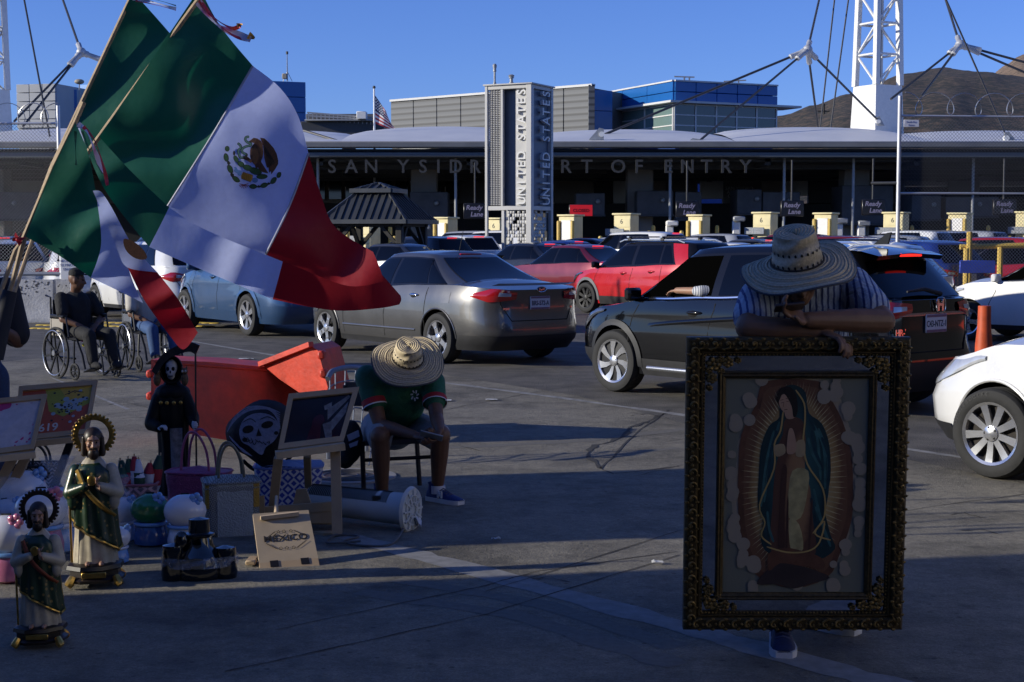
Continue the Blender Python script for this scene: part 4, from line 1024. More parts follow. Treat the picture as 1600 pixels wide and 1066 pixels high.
        for a, b in zip(grid, grid[1:]):
            for j in range(NE):
                f = [a[j], a[j + 1], b[j + 1], b[j]]; f2 = []
                for x_ in f:
                    if x_ not in f2: f2.append(x_)
                if len(f2) > 2: fs_.append(tuple(f2 if not flip else f2[::-1]))
    cap_grid(K * N, False, s['cap']); cap_grid(0, True, 0)
    q.add(vs_, fs_)
    me = q.mesh('body', body, ang=50)
    # wheel arches cut out of the shell
    o = link('body', me, None)
    c = MB()
    for yy in (ya, yb):
        for sx in (-1, 1): c.tube([(sx * (Wd / 2 + .2), yy, rw + .01), (sx * (Wd / 2 - .30), yy, rw + .01)], rw * 1.14, 36)
    co = link('cutter', c.mesh('cutter', well_m), None)
    bo = o.modifiers.new('b', 'BOOLEAN'); bo.object = co; bo.operation = 'DIFFERENCE'; bo.solver = 'EXACT'
    try: bo.material_mode = 'TRANSFER'
    except Exception: pass
    me2 = evaluated(o, 'body'); bpy.data.objects.remove(co)
    finish(me2, True, 40, False)
    link('body', me2, t)
    # ---- greenhouse
    (g0f, g0r), (g1f, g1r), (w0, w1) = s['gb'], s['gr'], s['gw']; ng = 9.
    ze = H - .07
    def gh(l_or_p, v): pass
    def g_ext(v): e = v + .10 * v * (1 - v) * 2; return lerp(g0f, g1f, min(1, e)), lerp(g0r, g1r, min(1, v + .12 * v * (1 - v) * 2)), lerp(w0, w1, v ** 1.35)
    def g_z(l, v):
        u = (l - (g1f + g1r) / 2) / ((g1f - g1r) / 2 + .5); return lerp(zs(l) - .03, ze + .03 - .075 * u * u, v)
    def g_side(l, v, sgn, off=0.):
        f, r, w = g_ext(v); c_ = (f + r) / 2; a = (f - r) / 2; xi = min(.9999, abs((l - c_) / a))
        x = (w + off) * (1 - xi ** ng) ** (1 / ng); return V((sgn * x, l, g_z(l, v) + off * .45))
    cg = .5 ** (1 / ng)
    def g_end(e, v, rear, off=0.):                         # e -1..1 across
        f, r, w = g_ext(v); c_ = (f + r) / 2; a = (f - r) / 2
        l = c_ + (-1 if rear else 1) * (a + off) * (1 - min(.9999, abs(e) * cg) ** ng) ** (1 / ng); bow = .07 * (1 - e * e) * (1 - v * .5)
        l += -bow if rear else bow
        return V((e * cg * w, l, g_z(l, v) + off * .7))
    def g_ring(pp, v):
        if pp <= 1 or 2 <= pp <= 3:
            u = pp if pp <= 1 else 3 - pp; f, r, w = g_ext(v); c_ = (f + r) / 2; a = (f - r) / 2
            return g_side(c_ + lerp(cg, -cg, u) * a, v, -1 if pp <= 1 else 1)
        if pp < 2: return g_end(lerp(-1, 1, pp - 1), v, True)
        return g_end(lerp(1, -1, pp - 3), v, False)
    vs_, fs_ = [], []; KG = 8
    for k in range(KG + 1):
        for pp in params: vs_.append(g_ring(pp, k / KG))
    for k in range(KG):
        for i in range(N): fs_.append((k * N + i, (k + 1) * N + i, (k + 1) * N + (i + 1) % N, k * N + (i + 1) % N))
    cap_grid(KG * N, False, .045)
    q = MB(); q.add(vs_, fs_); q.build('roof', roof or body, t, ang=60)
    # ---- glass, trim
    def strip_patch(fn, nu, nv, m, nm, par=t, thick=0.): q_ = MB(); q_.grid(fn, nu, nv); return q_.build(nm, m, par, recalc=False, ang=60)
    va, vb = s.get('vwin', (.13, .86))
    for sgn in (-1, 1):
        sd_ = s['side']
        A0, A1 = sd_[0][0] + .05, sd_[0][1] + .02; B0, B1 = sd_[-1][2] - .04, sd_[-1][3] - .03
        strip_patch(lambda u, v: g_side(lerp(lerp(A0, A1, v), lerp(B0, B1, v), u), lerp(va - .045, vb + .045, v), sgn, .003), 24, 5, s.get('dlo', gloss_bk), 'window_trim')
        for n_, (b0, t0, b1, t1) in enumerate(sd_):
            op = s['open'] and sgn == -1 and n_ < s['open']
            strip_patch(lambda u, v: g_side(lerp(lerp(b0, t0, v ** .8), lerp(b1, t1, v), u), lerp(va, vb, v), sgn, .006), 10, 5, cabin_shade if op else glass, 'side_window')  # an open window is a matt black patch, the cabin's shade painted on
    strip_patch(lambda u, v: g_end(lerp(-.93, .93, u), lerp(.03, .97, v), False, .006), 12, 6, glass, 'windscreen')
    rg = s.get('rear_glass', (.86, .12, .93))
    strip_patch(lambda u, v: g_end(lerp(-rg[0], rg[0], u), lerp(rg[1], rg[2], v), True, .006), 12, 6, glass, 'rear_window')
    # ---- door seams, handles, sill, mirrors
    if not far:
        for sgn in (-1, 1):
            lf = sgn == -1
            for l0 in (s['side'][0][0] + .02, (s['side'][0][2] + s['side'][1][0]) / 2, s['side'][1][2] - .10):
                q = MB(); q.grid(lambda u, v: tub(p_side(l0 + (u - .5) * .010 - .03 * (v - .5), .7, lf), lerp(.30, zs(l0) - .03, v), .002), 1, 10)
                q.build('door_seam', seam_m, t, recalc=False)
            for n_ in (0, 1):
                l0 = s['side'][n_][2] + .14; z = zs(l0) - .13; pt = tub(p_side(l0, z, lf), z, .012)
                q = MB(); q.ell(pt, (.022, .105, .020), 12, 8); q.build('door_handle', s.get('handle_m', body), t)
                q = MB(); q.ell(tub(p_side(l0 + .02, z - .01, lf), z - .012, .0), (.010, .07, .035), 10, 6); q.build('handle_recess', seam_m, t)
    if not far or near:
        for sgn in (-1, 1):
            l0 = s['side'][0][0] - .06; b = g_side(l0, .14, sgn)
            q = MB(); c_ = b + V((sgn * .14, .02, .03)); q.bbox(c_, (.20, .10, .135), .045); q.tube([b - V((sgn * .03, 0, .02)), c_ - V((0, 0, .05))], [.03, .025], 8)
            q.build('mirror', s.get('mirror_m', body), t)
    zc0, zc1 = zb - .005, zb + (.17 if cladding else .07)
    for p0, p1, nm in ((p_side(ya - rw * 1.16), p_side(yb + rw * 1.16), 'sill'), (p_side(ya - rw * 1.16, .7, False), p_side(yb + rw * 1.16, .7, False), 'sill'), (p_side(yb - rw * 1.16), 3 - p_side(yb - rw * 1.16), 'rear_bumper_trim'), (3 - p_side(ya + rw * 1.16) - 0, 4 + p_side(ya + rw * 1.16), 'front_bumper_trim')):
        zt_ = zc1 + (.12 if 'rear' in nm else .06 if 'front' in nm else 0)
        strip_patch(lambda u, v: tub(lerp(p0, p1, u), lerp(zc0, zt_, v), .008), 30, 3, trim or plast, nm)
    if cladding:
        for yy in (ya, yb):
            for lf in (True, False):
                sg_ = -1 if lf else 1
                def lip(u, v):
                    a = lerp(-.12, pi + .12, u); r_ = rw * (1.13 + .19 * v); l, z = yy + r_ * cos(a), max(zb, rw + .01 + r_ * sin(a))
                    return V((sg_ * (plan_w(l, z) + .012 + .006 * (1 - v)), l, z))
                strip_patch(lip, 26, 3, cladding if not isinstance(cladding, bool) else plast, 'arch_trim')
    else:
        for yy in (ya, yb):
            for lf in (True, False):
                sg_ = -1 if lf else 1; q = MB()
                q.tube([V((sg_ * (plan_w(yy + rw * 1.145 * cos(a), max(zb, rw + rw * 1.145 * sin(a))) + .003), yy + rw * 1.145 * cos(a), max(zb, rw + .01 + rw * 1.145 * sin(a)))) for a in [pi * i / 24 for i in range(25)]], .013, 6)
                q.build('arch_lip', body, t)
    # ---- wheels
    tm_, rm_ = wheel_meshes(rw, .225, wheel or s['wheel'])
    for yy in (ya, yb):
        for sgn in (-1, 1):
            w_ = link('wheel', tm_, t); w_.location = (sgn * (hw - .10), yy, rw); w_.rotation_euler = (0.3 * yy, 0, (0 if sgn < 0 else pi) + (steer if yy == ya else 0))
            link('rim', rm_, w_)
    # ---- lamps
    lp = s.get('lamp', dict(l=.34, x=.50, z0=.80, z1=.98, zi0=.84, zi1=.93))
    for sgn in (-1, 1):
        pa = p_side(xrz(.9) + lp['l'], .9, sgn == -1); pb_ = p_rear(sgn * (wz(.9) - lp['x']))
        if sgn == 1: pa = 3 - p_side(xrz(.9) + lp['l'], .9, True)
        def tl(u, v, pa=pa, pb_=pb_):
            k_ = abs(u - .42) / .58; z0, z1 = lerp(lp['z0'], lp['zi0'], max(0, u - .4) / .6), lerp(lp['z1'], lp['zi1'], max(0, u - .4) / .6)
            m_ = (z0 + z1) / 2; sq = min(1, .15 + u * 3.2) if u < .35 else 1
            return tub(lerp(pa, pb_, u), lerp(m_ + (z0 - m_) * sq, m_ + (z1 - m_) * sq, v), .012 + .012 * sin(pi * v))
        strip_patch(tl, 22, 6, lens, 'tail_lamp')
        if not far:
            strip_patch(lambda u, v: tl(lerp(.46, .8, u), lerp(.42, .74, v)) + V((0, -.006, 0)), 10, 2, clear_lens, 'reverse_lamp')
        if lit:
            strip_patch(lambda u, v: tl(lerp(.25, .7, u), lerp(.25, .5, v)) + V((0, -.008, 0)), 10, 2, red_lit, 'brake_lamp')
        pa2 = p_side(xfz(.7) - .55, .7, sgn == -1); pb2 = p_front(sgn * (wz(.7) - .45))
        if sgn == -1: pb2 -= 4
        if sgn == 1: pa2 = 3 - p_side(xfz(.7) - .55, .7, True)
        fz = zs(xfz(.7) - .3)
        def hl_(u, v, pa2=pa2, pb2=pb2):
            pp = lerp(pa2, pb2, u) % 4
            l = ring_l(pp, .7)[0]; zt_ = min(zs(l) - .012, fz + .03); z0 = zt_ - lerp(.03, .17, min(1, u * 1.8)) * (1 - .25 * max(0, u - .6))
            return tub(pp, lerp(z0, zt_, v), .008 + .01 * sin(pi * v))
        strip_patch(hl_, 16, 4, s.get('head_m', lamp_dark), 'head_lamp')
    # ---- rear: plate, seam of the boot, badges
    def rear_pt(x, z, off=.0): return tub(p_rear(x, z), z, off)
    if not far:
        bz = s.get('boot', (.58, .62)); q = MB()
        outl = [(-bz[1], .98), (-bz[1] + .02, .80), (-bz[1] + .16, bz[0]), (bz[1] - .16, bz[0]), (bz[1] - .02, .80), (bz[1], .98)]
        pts = []
        for (a_, b_), (c_, d_) in zip(outl, outl[1:]):
            for i in range(6): pts.append(rear_pt(lerp(a_, c_, i / 6), lerp(b_, d_, i / 6), .002))
        q.tube(pts + [rear_pt(*outl[-1], .002)], .006, 4); q.build('boot_seam', seam_m, t)
    pz = s.get('plate_z', .80)
    q = MB(); c_ = rear_pt(0, pz, .014); q.bbox(c_, (.33, .016, .17), .004); pl_ = q.build('licence_plate', plate_m, t)
    if plate:
        q = MB()
        for dz in (.07, -.07): q.box((c_.x, c_.y - .0095, pz + dz), (.31, .002, .024))
        q.build('plate_band', plate_r, pl_)
        text(plate, .083, .0012, plate_t, (c_.x, c_.y - .0095, pz - .03), (1, 0, 0), (0, 0, 1), pl_, 'plate_number', bold=.0015, stretch=.78)
    if lamp or lit:
        q = MB(); v0 = g_end(0, .985, True, .02); q.bbox(v0 + V((0, -.0, .01)), (.36, .03, .022), .006); q.build('high_brake_lamp', red_lit if lit else red_lens, t)
    if spoiler:
        a0 = g_end(0, 1., True); q = MB()
        q.add([V((sx * w1 * k_, a0.y + dy, a0.z + dz + .05 - .03 * abs(sx) * k_)) for dy, dz, k_ in ((.35, .01, .93), (-.02, -.015, .95), (-.20, -.06, .90), (-.17, -.10, .88), (.0, -.085, .93)) for sx in (-1, -.5, 0, .5, 1)],
              [(r_ * 5 + i, r_ * 5 + i + 1, r_ * 5 + i + 6, r_ * 5 + i + 5) for r_ in range(4) for i in range(4)])
        q.build('roof_spoiler', body, t)
        q = MB(); q.bbox(a0 + V((0, -.185, -.03)), (.34, .02, .03), .006); q.build('high_brake_lamp', red_lit, t)
    t['_'] = 0; del t['_']
    return t, dict(tub=tub, rear=rear_pt, p_side=p_side, g_side=g_side, g_end=g_end, zs=zs, H=H, L=L, W=Wd, ya=ya, yb=yb, strip=strip_patch, plan_w=plan_w, wz=wz)
# ---- the queue of cars
silver = paint('silver grey paint', (.12, .117, .112), .65, .32); black_p = paint('black paint', (.004, .0042, .005), .0, .12)
white_p = paint('white paint', (.70, .70, .69), 0, .3); red_p = paint('red paint', (.50, .010, .014), .1, .28)
rose_p = paint('maroon red paint', (.17, .014, .022), .3, .3); blue_p = paint('steel blue paint', (.028, .075, .17), .3, .3)
navy_p = paint('royal blue paint', (.01, .035, .22), .2, .3); grey_p = paint('graphite paint', (.06, .065, .075), .4, .3)
dgrey_p = paint('dark charcoal paint', (.02, .022, .026), .3, .25); pgrey_p = paint('pale grey paint', (.42, .43, .44), .4, .3); crim_p = paint('crimson paint', (.36, .01, .02), .15, .28)
PH = radians(38)
def dirn(phi): return V((-sin(phi), cos(phi), 0))
# silver sedan
sp1 = dict(SEDAN); sp1['boot'] = (.585, .62); sp1['lamp'] = dict(l=.42, x=.50, z0=.83, z1=1.0, zi0=.86, zi1=.95); sp1['plate_z'] = .81; sp1['handle_m'] = chrome
t, k = car('silver_sedan', 'dusty silver grey sedan with fastback roof and five spoke wheels stopped behind the seated man', sp1, gr(683, 568), PH, silver, 'five', 'rl', plate='BRS-572-A', near=True, lamp=True)
e = k['rear'](0, .985, .012)
q = MB(); q.ell(e, (.075, .008, .032), 20, 8); q.build('badge', mat('badge navy', (.012, .025, .09), .25, .2, var=0), t)
q = MB(); q.tube([e + V((.077 * cos(a), -.004, .033 * sin(a))) for a in [2 * pi * i / 24 for i in range(24)]], .004, 5, closed=True); q.build('badge_ring', chrome, t)
text('Ford', .045, .001, chrome, e + V((0, -.010, -.014)), (1, 0, .08), (0, 0, 1), t, 'lettering')
text('FUSION', .035, .002, chrome, k['rear'](-.52, .73, .006), (1, .10, 0), (0, 0, 1), t, 'lettering'); text('SE', .035, .002, chrome, k['rear'](.56, .73, .006), (1, -.1, 0), (0, 0, 1), t, 'lettering')
q = MB(); p0 = k['g_end'](0, .99, True) + V((0, .25, .03)); q.bbox(p0, (.05, .09, .035), .012); q.tube([p0, p0 + V((0, -.1, .30))], .005, 6); q.build('antenna', plast, t)
def lip(u, v): a = k['tub'](1.5 + (u - .5) * .86, 1.0); return V((a.x, a.y + .10 - v * .16, 1.035 + .035 * v))
k['strip'](lip, 14, 3, silver, 'boot_lip')
for sgn in (-1, 1):                                        # crease along the lower doors, fuel flap
    k['strip'](lambda u, v: k['tub'](k['p_side'](lerp(1.0, -.85, u), .45, sgn < 0), .40 + v * .035, .012 * sin(pi * v)), 20, 3, silver, 'door_crease')
k['strip'](lambda u, v: k['tub'](k['p_side'](-1.62 + .17 * u, .86, True), .80 + .15 * v, .002), 3, 3, silver, 'fuel_flap')
# black crossover with open driver window
sp2 = dict(SUV); sp2['open'] = 1; sp2['mirror_m'] = gloss_bk; sp2['handle_m'] = gloss_bk; sp2['boot'] = (.60, .60); sp2['lamp'] = dict(l=.30, x=.50, z0=.90, z1=1.07, zi0=.96, zi1=1.05); sp2['plate_z'] = .86; sp2['rear_glass'] = (.86, .10, .80)
PH2 = radians(40)
t, k = car('black_crossover', 'glossy black crossover with open driver window behind the man with the framed picture', sp2, gr(957, 613), PH2, black_p, 'blade', 'fl', plate='C43-NTZ-1', near=True, lit=False, cladding=True, spoiler=True)
q = MB(); z = .935; q.grid(lambda u, v: k['rear'](lerp(-.62, .62, u), z + .03 * v, .016), 14, 2); q.build('chrome_bar', mat('satin bar', (.3, .31, .33), .2, .9, var=0), t)
e = k['rear'](.06, 1.03, .03)
hb = [(-.045, -.055), (-.02, -.055), (-.016, -.008), (.016, -.008), (.02, -.055), (.045, -.055), (.055, .055), (.03, .055), (.024, .018), (-.024, .018), (-.03, .055), (-.055, .055)]
q = MB(); q.prism([e + V((x, 0, z_)) for x, z_ in hb], V((0, .012, 0))); q.build('badge', chrome, t)
q = MB(); q.tube([e + V((.072 * (abs(cos(a)) ** .6) * (1 if cos(a) > 0 else -1), 0, .07 * (abs(sin(a)) ** .6) * (1 if sin(a) > 0 else -1))) for a in [2 * pi * i / 32 for i in range(32)]], .005, 5, closed=True); q.build('badge_ring', chrome, t)
text('HR-V', .085, .003, chrome, k['rear'](-.50, .76, .01), (1, .12, 0), (0, 0, 1), t, 'lettering', bold=.002, stretch=1.2)
q = MB(); p0 = k['g_end'](0, .99, True); q.prism([p0 + V((0, .25, .07)), p0 + V((0, .08, .075)), p0 + V((0, .045, .19)), p0 + V((0, .09, .185))], V((.02, 0, 0))); q.build('shark_fin', gloss_bk, t)
q = MB(); p0 = k['g_end'](-.1, .12, True, .03); q.tube([p0 + V((.25, 0, .0)), p0 + V((-.0, .01, .05)), p0 + V((-.25, .02, .03))], [.025, .02, .01], 8); q.build('wiper', plast, t)
k['strip'](lambda u, v: k['g_side'](lerp(1.06, -1.62, u), lerp(.075, .10, v), -1, .012), 24, 1, chrome, 'belt_trim')
k['strip'](lambda u, v: k['tub'](k['p_side'](lerp(.80, -.85, u), .3, True), .265 + .05 * v, .022 * sin(pi * v) + .008), 20, 3, mat('silver sill trim', (.4, .41, .43), .25, .8, var=0), 'sill_trim')
def crease(u, v): l = lerp(.85, -1.5, u); return k['tub'](k['p_side'](l, .8, True), lerp(.70, .92, u ** .8) + .05 * v, .014 * sin(pi * v) * min(1, u * 8))
k['strip'](crease, 24, 3, black_p, 'door_crease')
black_car, black_k = t, k
# white sedan in the right corner
sp3 = dict(SEDAN); sp3.update(L=4.37, foh=.84, wb=2.57, W=1.72, H=1.455, rw=.312, head_m=clear_lens, open=0)
sp3['zs'] = [(l * .9, z) for l, z in SEDAN['zs'][:-3]] + [(1.25, .93), (1.85, .80), (2.19, .64)]
sp3['xr'] = [(z, l * .9) for z, l in SEDAN['xr']]; sp3['xf'] = [(.2, 2.06), (.32, 2.165), (.5, 2.185), (.62, 2.13), (.8, 1.98)]; sp3['w'] = [(z, w * .93) for z, w in SEDAN['w']]
sp3['gb'] = (1.12, -1.75); sp3['gr'] = (.22, -.8); sp3['gw'] = (.745, .52); sp3['side'] = [(.9, .3, -.06, -.07), (-.13, -.14, -.92, -.8), (-.97, -.84, -1.32, -.84)]; sp3['nf'] = 3.2
t, k = car('white_sedan', 'clean white sedan nose with nine spoke wheel cut off at the lower right', sp3, gr(1545, 749), radians(39), white_p, 'ten', 'fl', near=True)
w_ = [o for o in t.children if o.name.startswith('wheel')][0]
for i, ch in enumerate('BRIDGESTONE'):
    a = radians(62 - i * 7.2) + pi / 4 * 0; rr = .262; d_ = V((0, cos(a), sin(a)))
    text(ch, .035, .0008, mat('tyre lettering', (.05, .05, .05), .7, var=0), V((-.1135, rr * cos(a), rr * sin(a))), (0, -sin(a) * -1 * -1, cos(a) * -1 * -1) if False else (0, sin(a) * 1, -cos(a) * 1), d_, w_, 'lettering')
# white car with the driver, mid right
sp4 = dict(sp3); sp4['open'] = 1; sp4['H'] = 1.47; sp4['mirror_m'] = white_p
t, k = car('white_sedan', 'white sedan with open driver window and black mirror foot beyond the orange post', sp4, gr(1509, 532), radians(47), white_p, 'five', 'fl', near=True)
white2, white2_k = t, k
# red crossover with roof bars
sp5 = dict(SUV); sp5.update(L=4.37, foh=.85, wb=2.63, W=1.8, H=1.60, mirror_m=gloss_bk); sp5['side'] = [(1.04, .48, -.02, -.04), (-.12, -.14, -.86, -.84), (-.92, -.90, -1.28, -1.05)]
t, k = car('red_crossover', 'bright red crossover with black roof and silver roof bars behind the black crossover', sp5, gr(914, 489), radians(39), red_p, 'dark', 'fl', cladding=mat('grey arch trim', (.13, .13, .135), .6, var=.1), roof=gloss_bk, plate=None)
for yy in (.25, -.75):
    q = MB(); q.beam((-.62, yy, 1.66), (.62, yy, 1.66), .07, .03); q.build('cross_bar', rim_m, t)
    for sx in (-1, 1): q = MB(); q.bbox((sx * .56, yy, 1.62), (.06, .12, .09), .02); q.build('bar_foot', plast, t)
for sx in (-1, 1): q = MB(); q.tube([(sx * .56, .55, 1.55), (sx * .56, .4, 1.60), (sx * .56, -1.2, 1.60), (sx * .56, -1.4, 1.54)], .02, 6); q.build('roof_rail', rim_m, t)
k['strip'](lambda u, v: k['g_side'](lerp(lerp(-1.36, -1.1, v), lerp(-1.72, -1.5, v), u), lerp(.05, .95, v), -1, .007), 4, 5, red_p, 'pillar_panel')
text('KIA', .10, .003, chrome, k['rear'](0, 1.0, .02), (1, 0, 0), (0, 0, 1), t, 'lettering', stretch=1.3)
# blue compact SUV by the big flag
sp6 = dict(SUV); sp6.update(L=4.6, foh=.9, wb=2.66, W=1.81, H=1.72, rw=.352); sp6['zs'] = [(l * 1.05, z + .07) for l, z in SUV['zs']]; sp6['xr'] = [(z, l * 1.06) for z, l in SUV['xr']]; sp6['xf'] = [(z, l * 1.06) for z, l in SUV['xf']]
sp6['gb'] = (1.3, -2.12); sp6['gr'] = (.5, -1.8)
car('blue_suv', 'steel blue SUV with silver wheels partly hidden under the big flag', sp6, gr(385, 525), radians(35), blue_p, 'six', 'rl', cladding=blue_p, trim=blue_p)
FAR = [
 ('maroon_sedan', 'maroon red sedan with lit brake lamp just ahead of the red crossover', SEDAN, (912, 36.5, 'rl'), 39, rose_p, True),
 ('charcoal_sedan', 'dark charcoal sedan with lit brake lamps just right of the silver sedan roof', SEDAN, (838, 40.5, 'rl'), 40, dgrey_p, True),
 ('graphite_sedan', 'graphite sedan in front of the pavilion above the silver sedan roof', SEDAN, (612, 41, 'c'), 52, grey_p, False),
 ('white_crossover', 'white and black crossover with red tail lamps right of the pavilion post', SUV, (703, 49, 'rl'), 22, white_p, True),
 ('white_suv', 'white SUV seen side on behind the sign tower legs', sp6, (765, 60, 'c'), 62, white_p, False),
 ('silver_suv', 'silver grey SUV far back under the first lane sign', sp6, (722, 63, 'c'), 50, pgrey_p, False),
 ('black_sedan', 'low black sedan roof beyond the maroon sedan', SEDAN, (905, 52, 'c'), 62, dgrey_p, False),
 ('white_hatchback', 'white car with long silver roofline left of the straw hat beyond the red crossover', SEDAN, (1128, 42, 'c'), 60, white_p, False),
 ('roof_highlight_car', 'added white car standing in for the sunlit highlight along the black crossover roof', SUV, (1262, 23, 'c'), 62, white_p, False),  # car added in place of the sunlit highlight on the crossover's roof edge
 ('pale_sedan', 'white sedan far back left of the roof bars', SEDAN, (1080, 55, 'c'), 60, white_p, False),
 ('dark_red_suv', 'dark red SUV just right of the straw hat crown', SUV, (1292, 48, 'c'), 55, rose_p, False),
 ('silver_wagon', 'silver wagon between the dark red SUV and the fence post', SUV, (1368, 50, 'c'), 60, pgrey_p, False),
 ('royal_blue_suv', 'royal blue SUV with dark rear window behind the fence post', SUV, (1425, 32, 'rl'), 30, navy_p, False),
 ('crimson_sedan', 'crimson sedan seen side on behind the yellow guard rail', SEDAN, (1568, 37, 'c'), 66, crim_p, False),
 ('white_van', 'white van far back under the canopy behind the fence mesh', sp6, (1448, 60, 'c'), 20, white_p, False),
 ('grey_suv', 'grey SUV at the far right behind the fence mesh', sp6, (1500, 62, 'c'), 40, pgrey_p, False),
 ('white_suv', 'white SUV with red tail lamp behind the concrete barrier and wire fence', SUV, (68, 34, 'rl'), 20, white_p, True),
 ('white_hatchback', 'white car nose at the picture edge behind the wire fence', SUV, (-2, 36, 'c'), 30, white_p, False),
 ('white_sedan', 'white hatchback with silver wheel behind the black capped man', SUV, (146, 31.5, 'fl'), 38, white_p, False),
 ('dark_suv', 'dark grey SUV between the small flag and the blue SUV', sp6, (262, 37, 'c'), 36, dgrey_p, False),
 ('blue_hatchback', 'dark hatchback with lit tail lamps at the picture edge far behind the fence', SUV, (12, 47, 'c'), 15, grey_p, True),
 ('white_sedan', 'pale sedan under the pavilion roof far back', SEDAN, (640, 58, 'c'), 60, white_p, False),

 ('dark_sedan', 'dark sedan roof between the charcoal sedan and the maroon sedan', SEDAN, (872, 47, 'c'), 45, navy_p, True),
 ('white_sedan', 'white sedan roof beyond the red crossover roof bars', SEDAN, (1010, 44, 'c'), 50, white_p, False),
 ('silver_sedan', 'silver sedan far back right of the sign tower', SEDAN, (955, 57, 'c'), 55, pgrey_p, False),
 ('black_suv', 'black SUV far back between pavilion and sign tower', SUV, (655, 47, 'c'), 40, dgrey_p, True),
 ('grey_sedan', 'grey sedan roof beyond the white car left of the hat', SEDAN, (1165, 50, 'c'), 48, grey_p, True),
 ('white_suv', 'white SUV behind the blue SUV under the big flag', SUV, (430, 44, 'c'), 35, white_p, False),
 ('maroon_hatchback', 'maroon hatchback far back behind the hat brim', SUV, (1225, 56, 'c'), 55, rose_p, False),
 ('charcoal_suv', 'charcoal SUV left of the royal blue SUV behind the fence post', SUV, (1330, 42, 'c'), 50, dgrey_p, False),

 ('white_suv', 'white SUV between the two red cars and the booths', sp6, (985, 50, 'c'), 48, white_p, True),
 ('red_suv', 'red SUV under the fence mesh beyond the royal blue SUV', SUV, (1530, 45, 'c'), 55, crim_p, False),
 ('silver_hatchback', 'silver hatchback beyond the white car left of the hat', SUV, (1105, 60, 'c'), 50, pgrey_p, False),
 ('dark_sedan', 'dark sedan far back beside the cream cabinet left of the hat', SEDAN, (1195, 58, 'c'), 52, dgrey_p, True),
 ('white_pickup', 'white SUV far back behind the fence post cabinet', sp6, (1405, 57, 'c'), 45, white_p, False),
]
for nm, lb, spx, (x, Y, rf), ph, pm, lt in FAR:
    p = at(x, 400, Y); car(nm, lb, spx, (p.x, Y), radians(ph), pm, 'six', rf, lit=lt, far=Y > 33)
# ================================================================ PEOPLE, FLAGS
def cloth_mat(name, c, tl=.35, rough=.5, sheen=.3, var=.06, scale=40):
    m = mat(name, c, rough, var=var, scale=scale, sheen=sheen, bump=.14, bscale=10); t, b = nodes_of(m)
    if tl:
        tr = t.nodes.new('ShaderNodeBsdfTranslucent'); tr.inputs[0].default_value = (*[min(1, x * 1.05) for x in c], 1)
        mx = t.nodes.new('ShaderNodeMixShader'); mx.inputs[0].default_value = tl
        out = next(n for n in t.nodes if n.type == 'OUTPUT_MATERIAL')
        t.links.new(b.outputs[0], mx.inputs[1]); t.links.new(tr.outputs[0], mx.inputs[2]); t.links.new(mx.outputs[0], out.inputs[0])
    return m
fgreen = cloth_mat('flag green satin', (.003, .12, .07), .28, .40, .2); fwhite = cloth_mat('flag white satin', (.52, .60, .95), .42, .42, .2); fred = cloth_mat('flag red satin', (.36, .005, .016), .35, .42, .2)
fseam = mat('flag seam', (.42, .44, .55), .6)
def along(pts, t):
    n = len(pts) - 1; x = min(max(t, 0), 1) * n; i = min(int(x), n - 1); f = x - i
    p0, p1, p2, p3 = pts[max(i - 1, 0)], pts[i], pts[i + 1], pts[min(i + 2, n)]
    return tuple(.5 * (2 * p1[c] + (p2[c] - p0[c]) * f + (2 * p0[c] - 5 * p1[c] + 4 * p2[c] - p3[c]) * f * f + (3 * p1[c] - p0[c] - 3 * p2[c] + p3[c]) * f ** 3) for c in (0, 1))
def coons(top, bot, lef, rig):
    def f(u, v):
        a, b, c, d = along(top, u), along(bot, u), along(lef, v), along(rig, v)
        p00, p10, p01, p11 = top[0], top[-1], bot[0], bot[-1]
        return tuple((1 - v) * a[k] + v * b[k] + (1 - u) * c[k] + u * d[k] - ((1 - u) * (1 - v) * p00[k] + u * (1 - v) * p10[k] + (1 - u) * v * p01[k] + u * v * p11[k]) for k in (0, 1))
    return f
def cloth_panel(par, nm, m, edges, Yf, nu=36, nv=36, seam=True):
    c = coons(*edges)
    fn = lambda u, v: (lambda p: at(p[0], p[1], Yf(p[0], p[1])))(c(u, v))
    q = MB(); q.grid(fn, nu, nv); o = q.build(nm, m, par, world=True, recalc=False, ang=180)
    return fn, c
def folds(Y0, amp, k1, a1, k2, a2, ph=0.):
    """cloth standing in the wind: two crossing families of soft folds"""
    def f(x, y):
        s1 = (x * cos(a1) + y * sin(a1)) * k1 + ph; s2 = (x * cos(a2) + y * sin(a2)) * k2 + ph * 2
        n = noise.noise(V((x * .011, y * .011, ph)))
        return Y0 + (x - 240) / F * Y0 * .10 + amp * sin(s1 + 1.6 * n) + amp * .55 * sin(s2 + 2.2 * n) + amp * .9 * n
    return f
wood_pole = mat('flag pole wood', (.42, .30, .17), .6, var=.25, scale=30)
def pole(par, pts, r=.013): q = MB(); q.tube(pts, r, 8); return q.build('pole', wood_pole, par, world=True)
def ribbon(par, nm, pts, Y, w, m):
    q = MB(); k = len(pts); P = curve([(x, y, 0) for x, y in pts], 5)
    fr = []
    for i, p in enumerate(P):
        d = P[min(i + 1, len(P) - 1)] - P[max(i - 1, 0)]; n = V((-d.y, d.x, 0)).normalized() * w / 2 * (.6 + .4 * cos(i * .5))
        yy = Y + .04 * sin(i * .6); fr += [at(p.x + n.x, p.y + n.y, yy), at(p.x - n.x, p.y - n.y, yy + .02)]
    q.add(fr, [(2 * i, 2 * i + 1, 2 * i + 3, 2 * i + 2) for i in range(len(P) - 1)]); return q.build(nm, m, par, world=True, recalc=False)
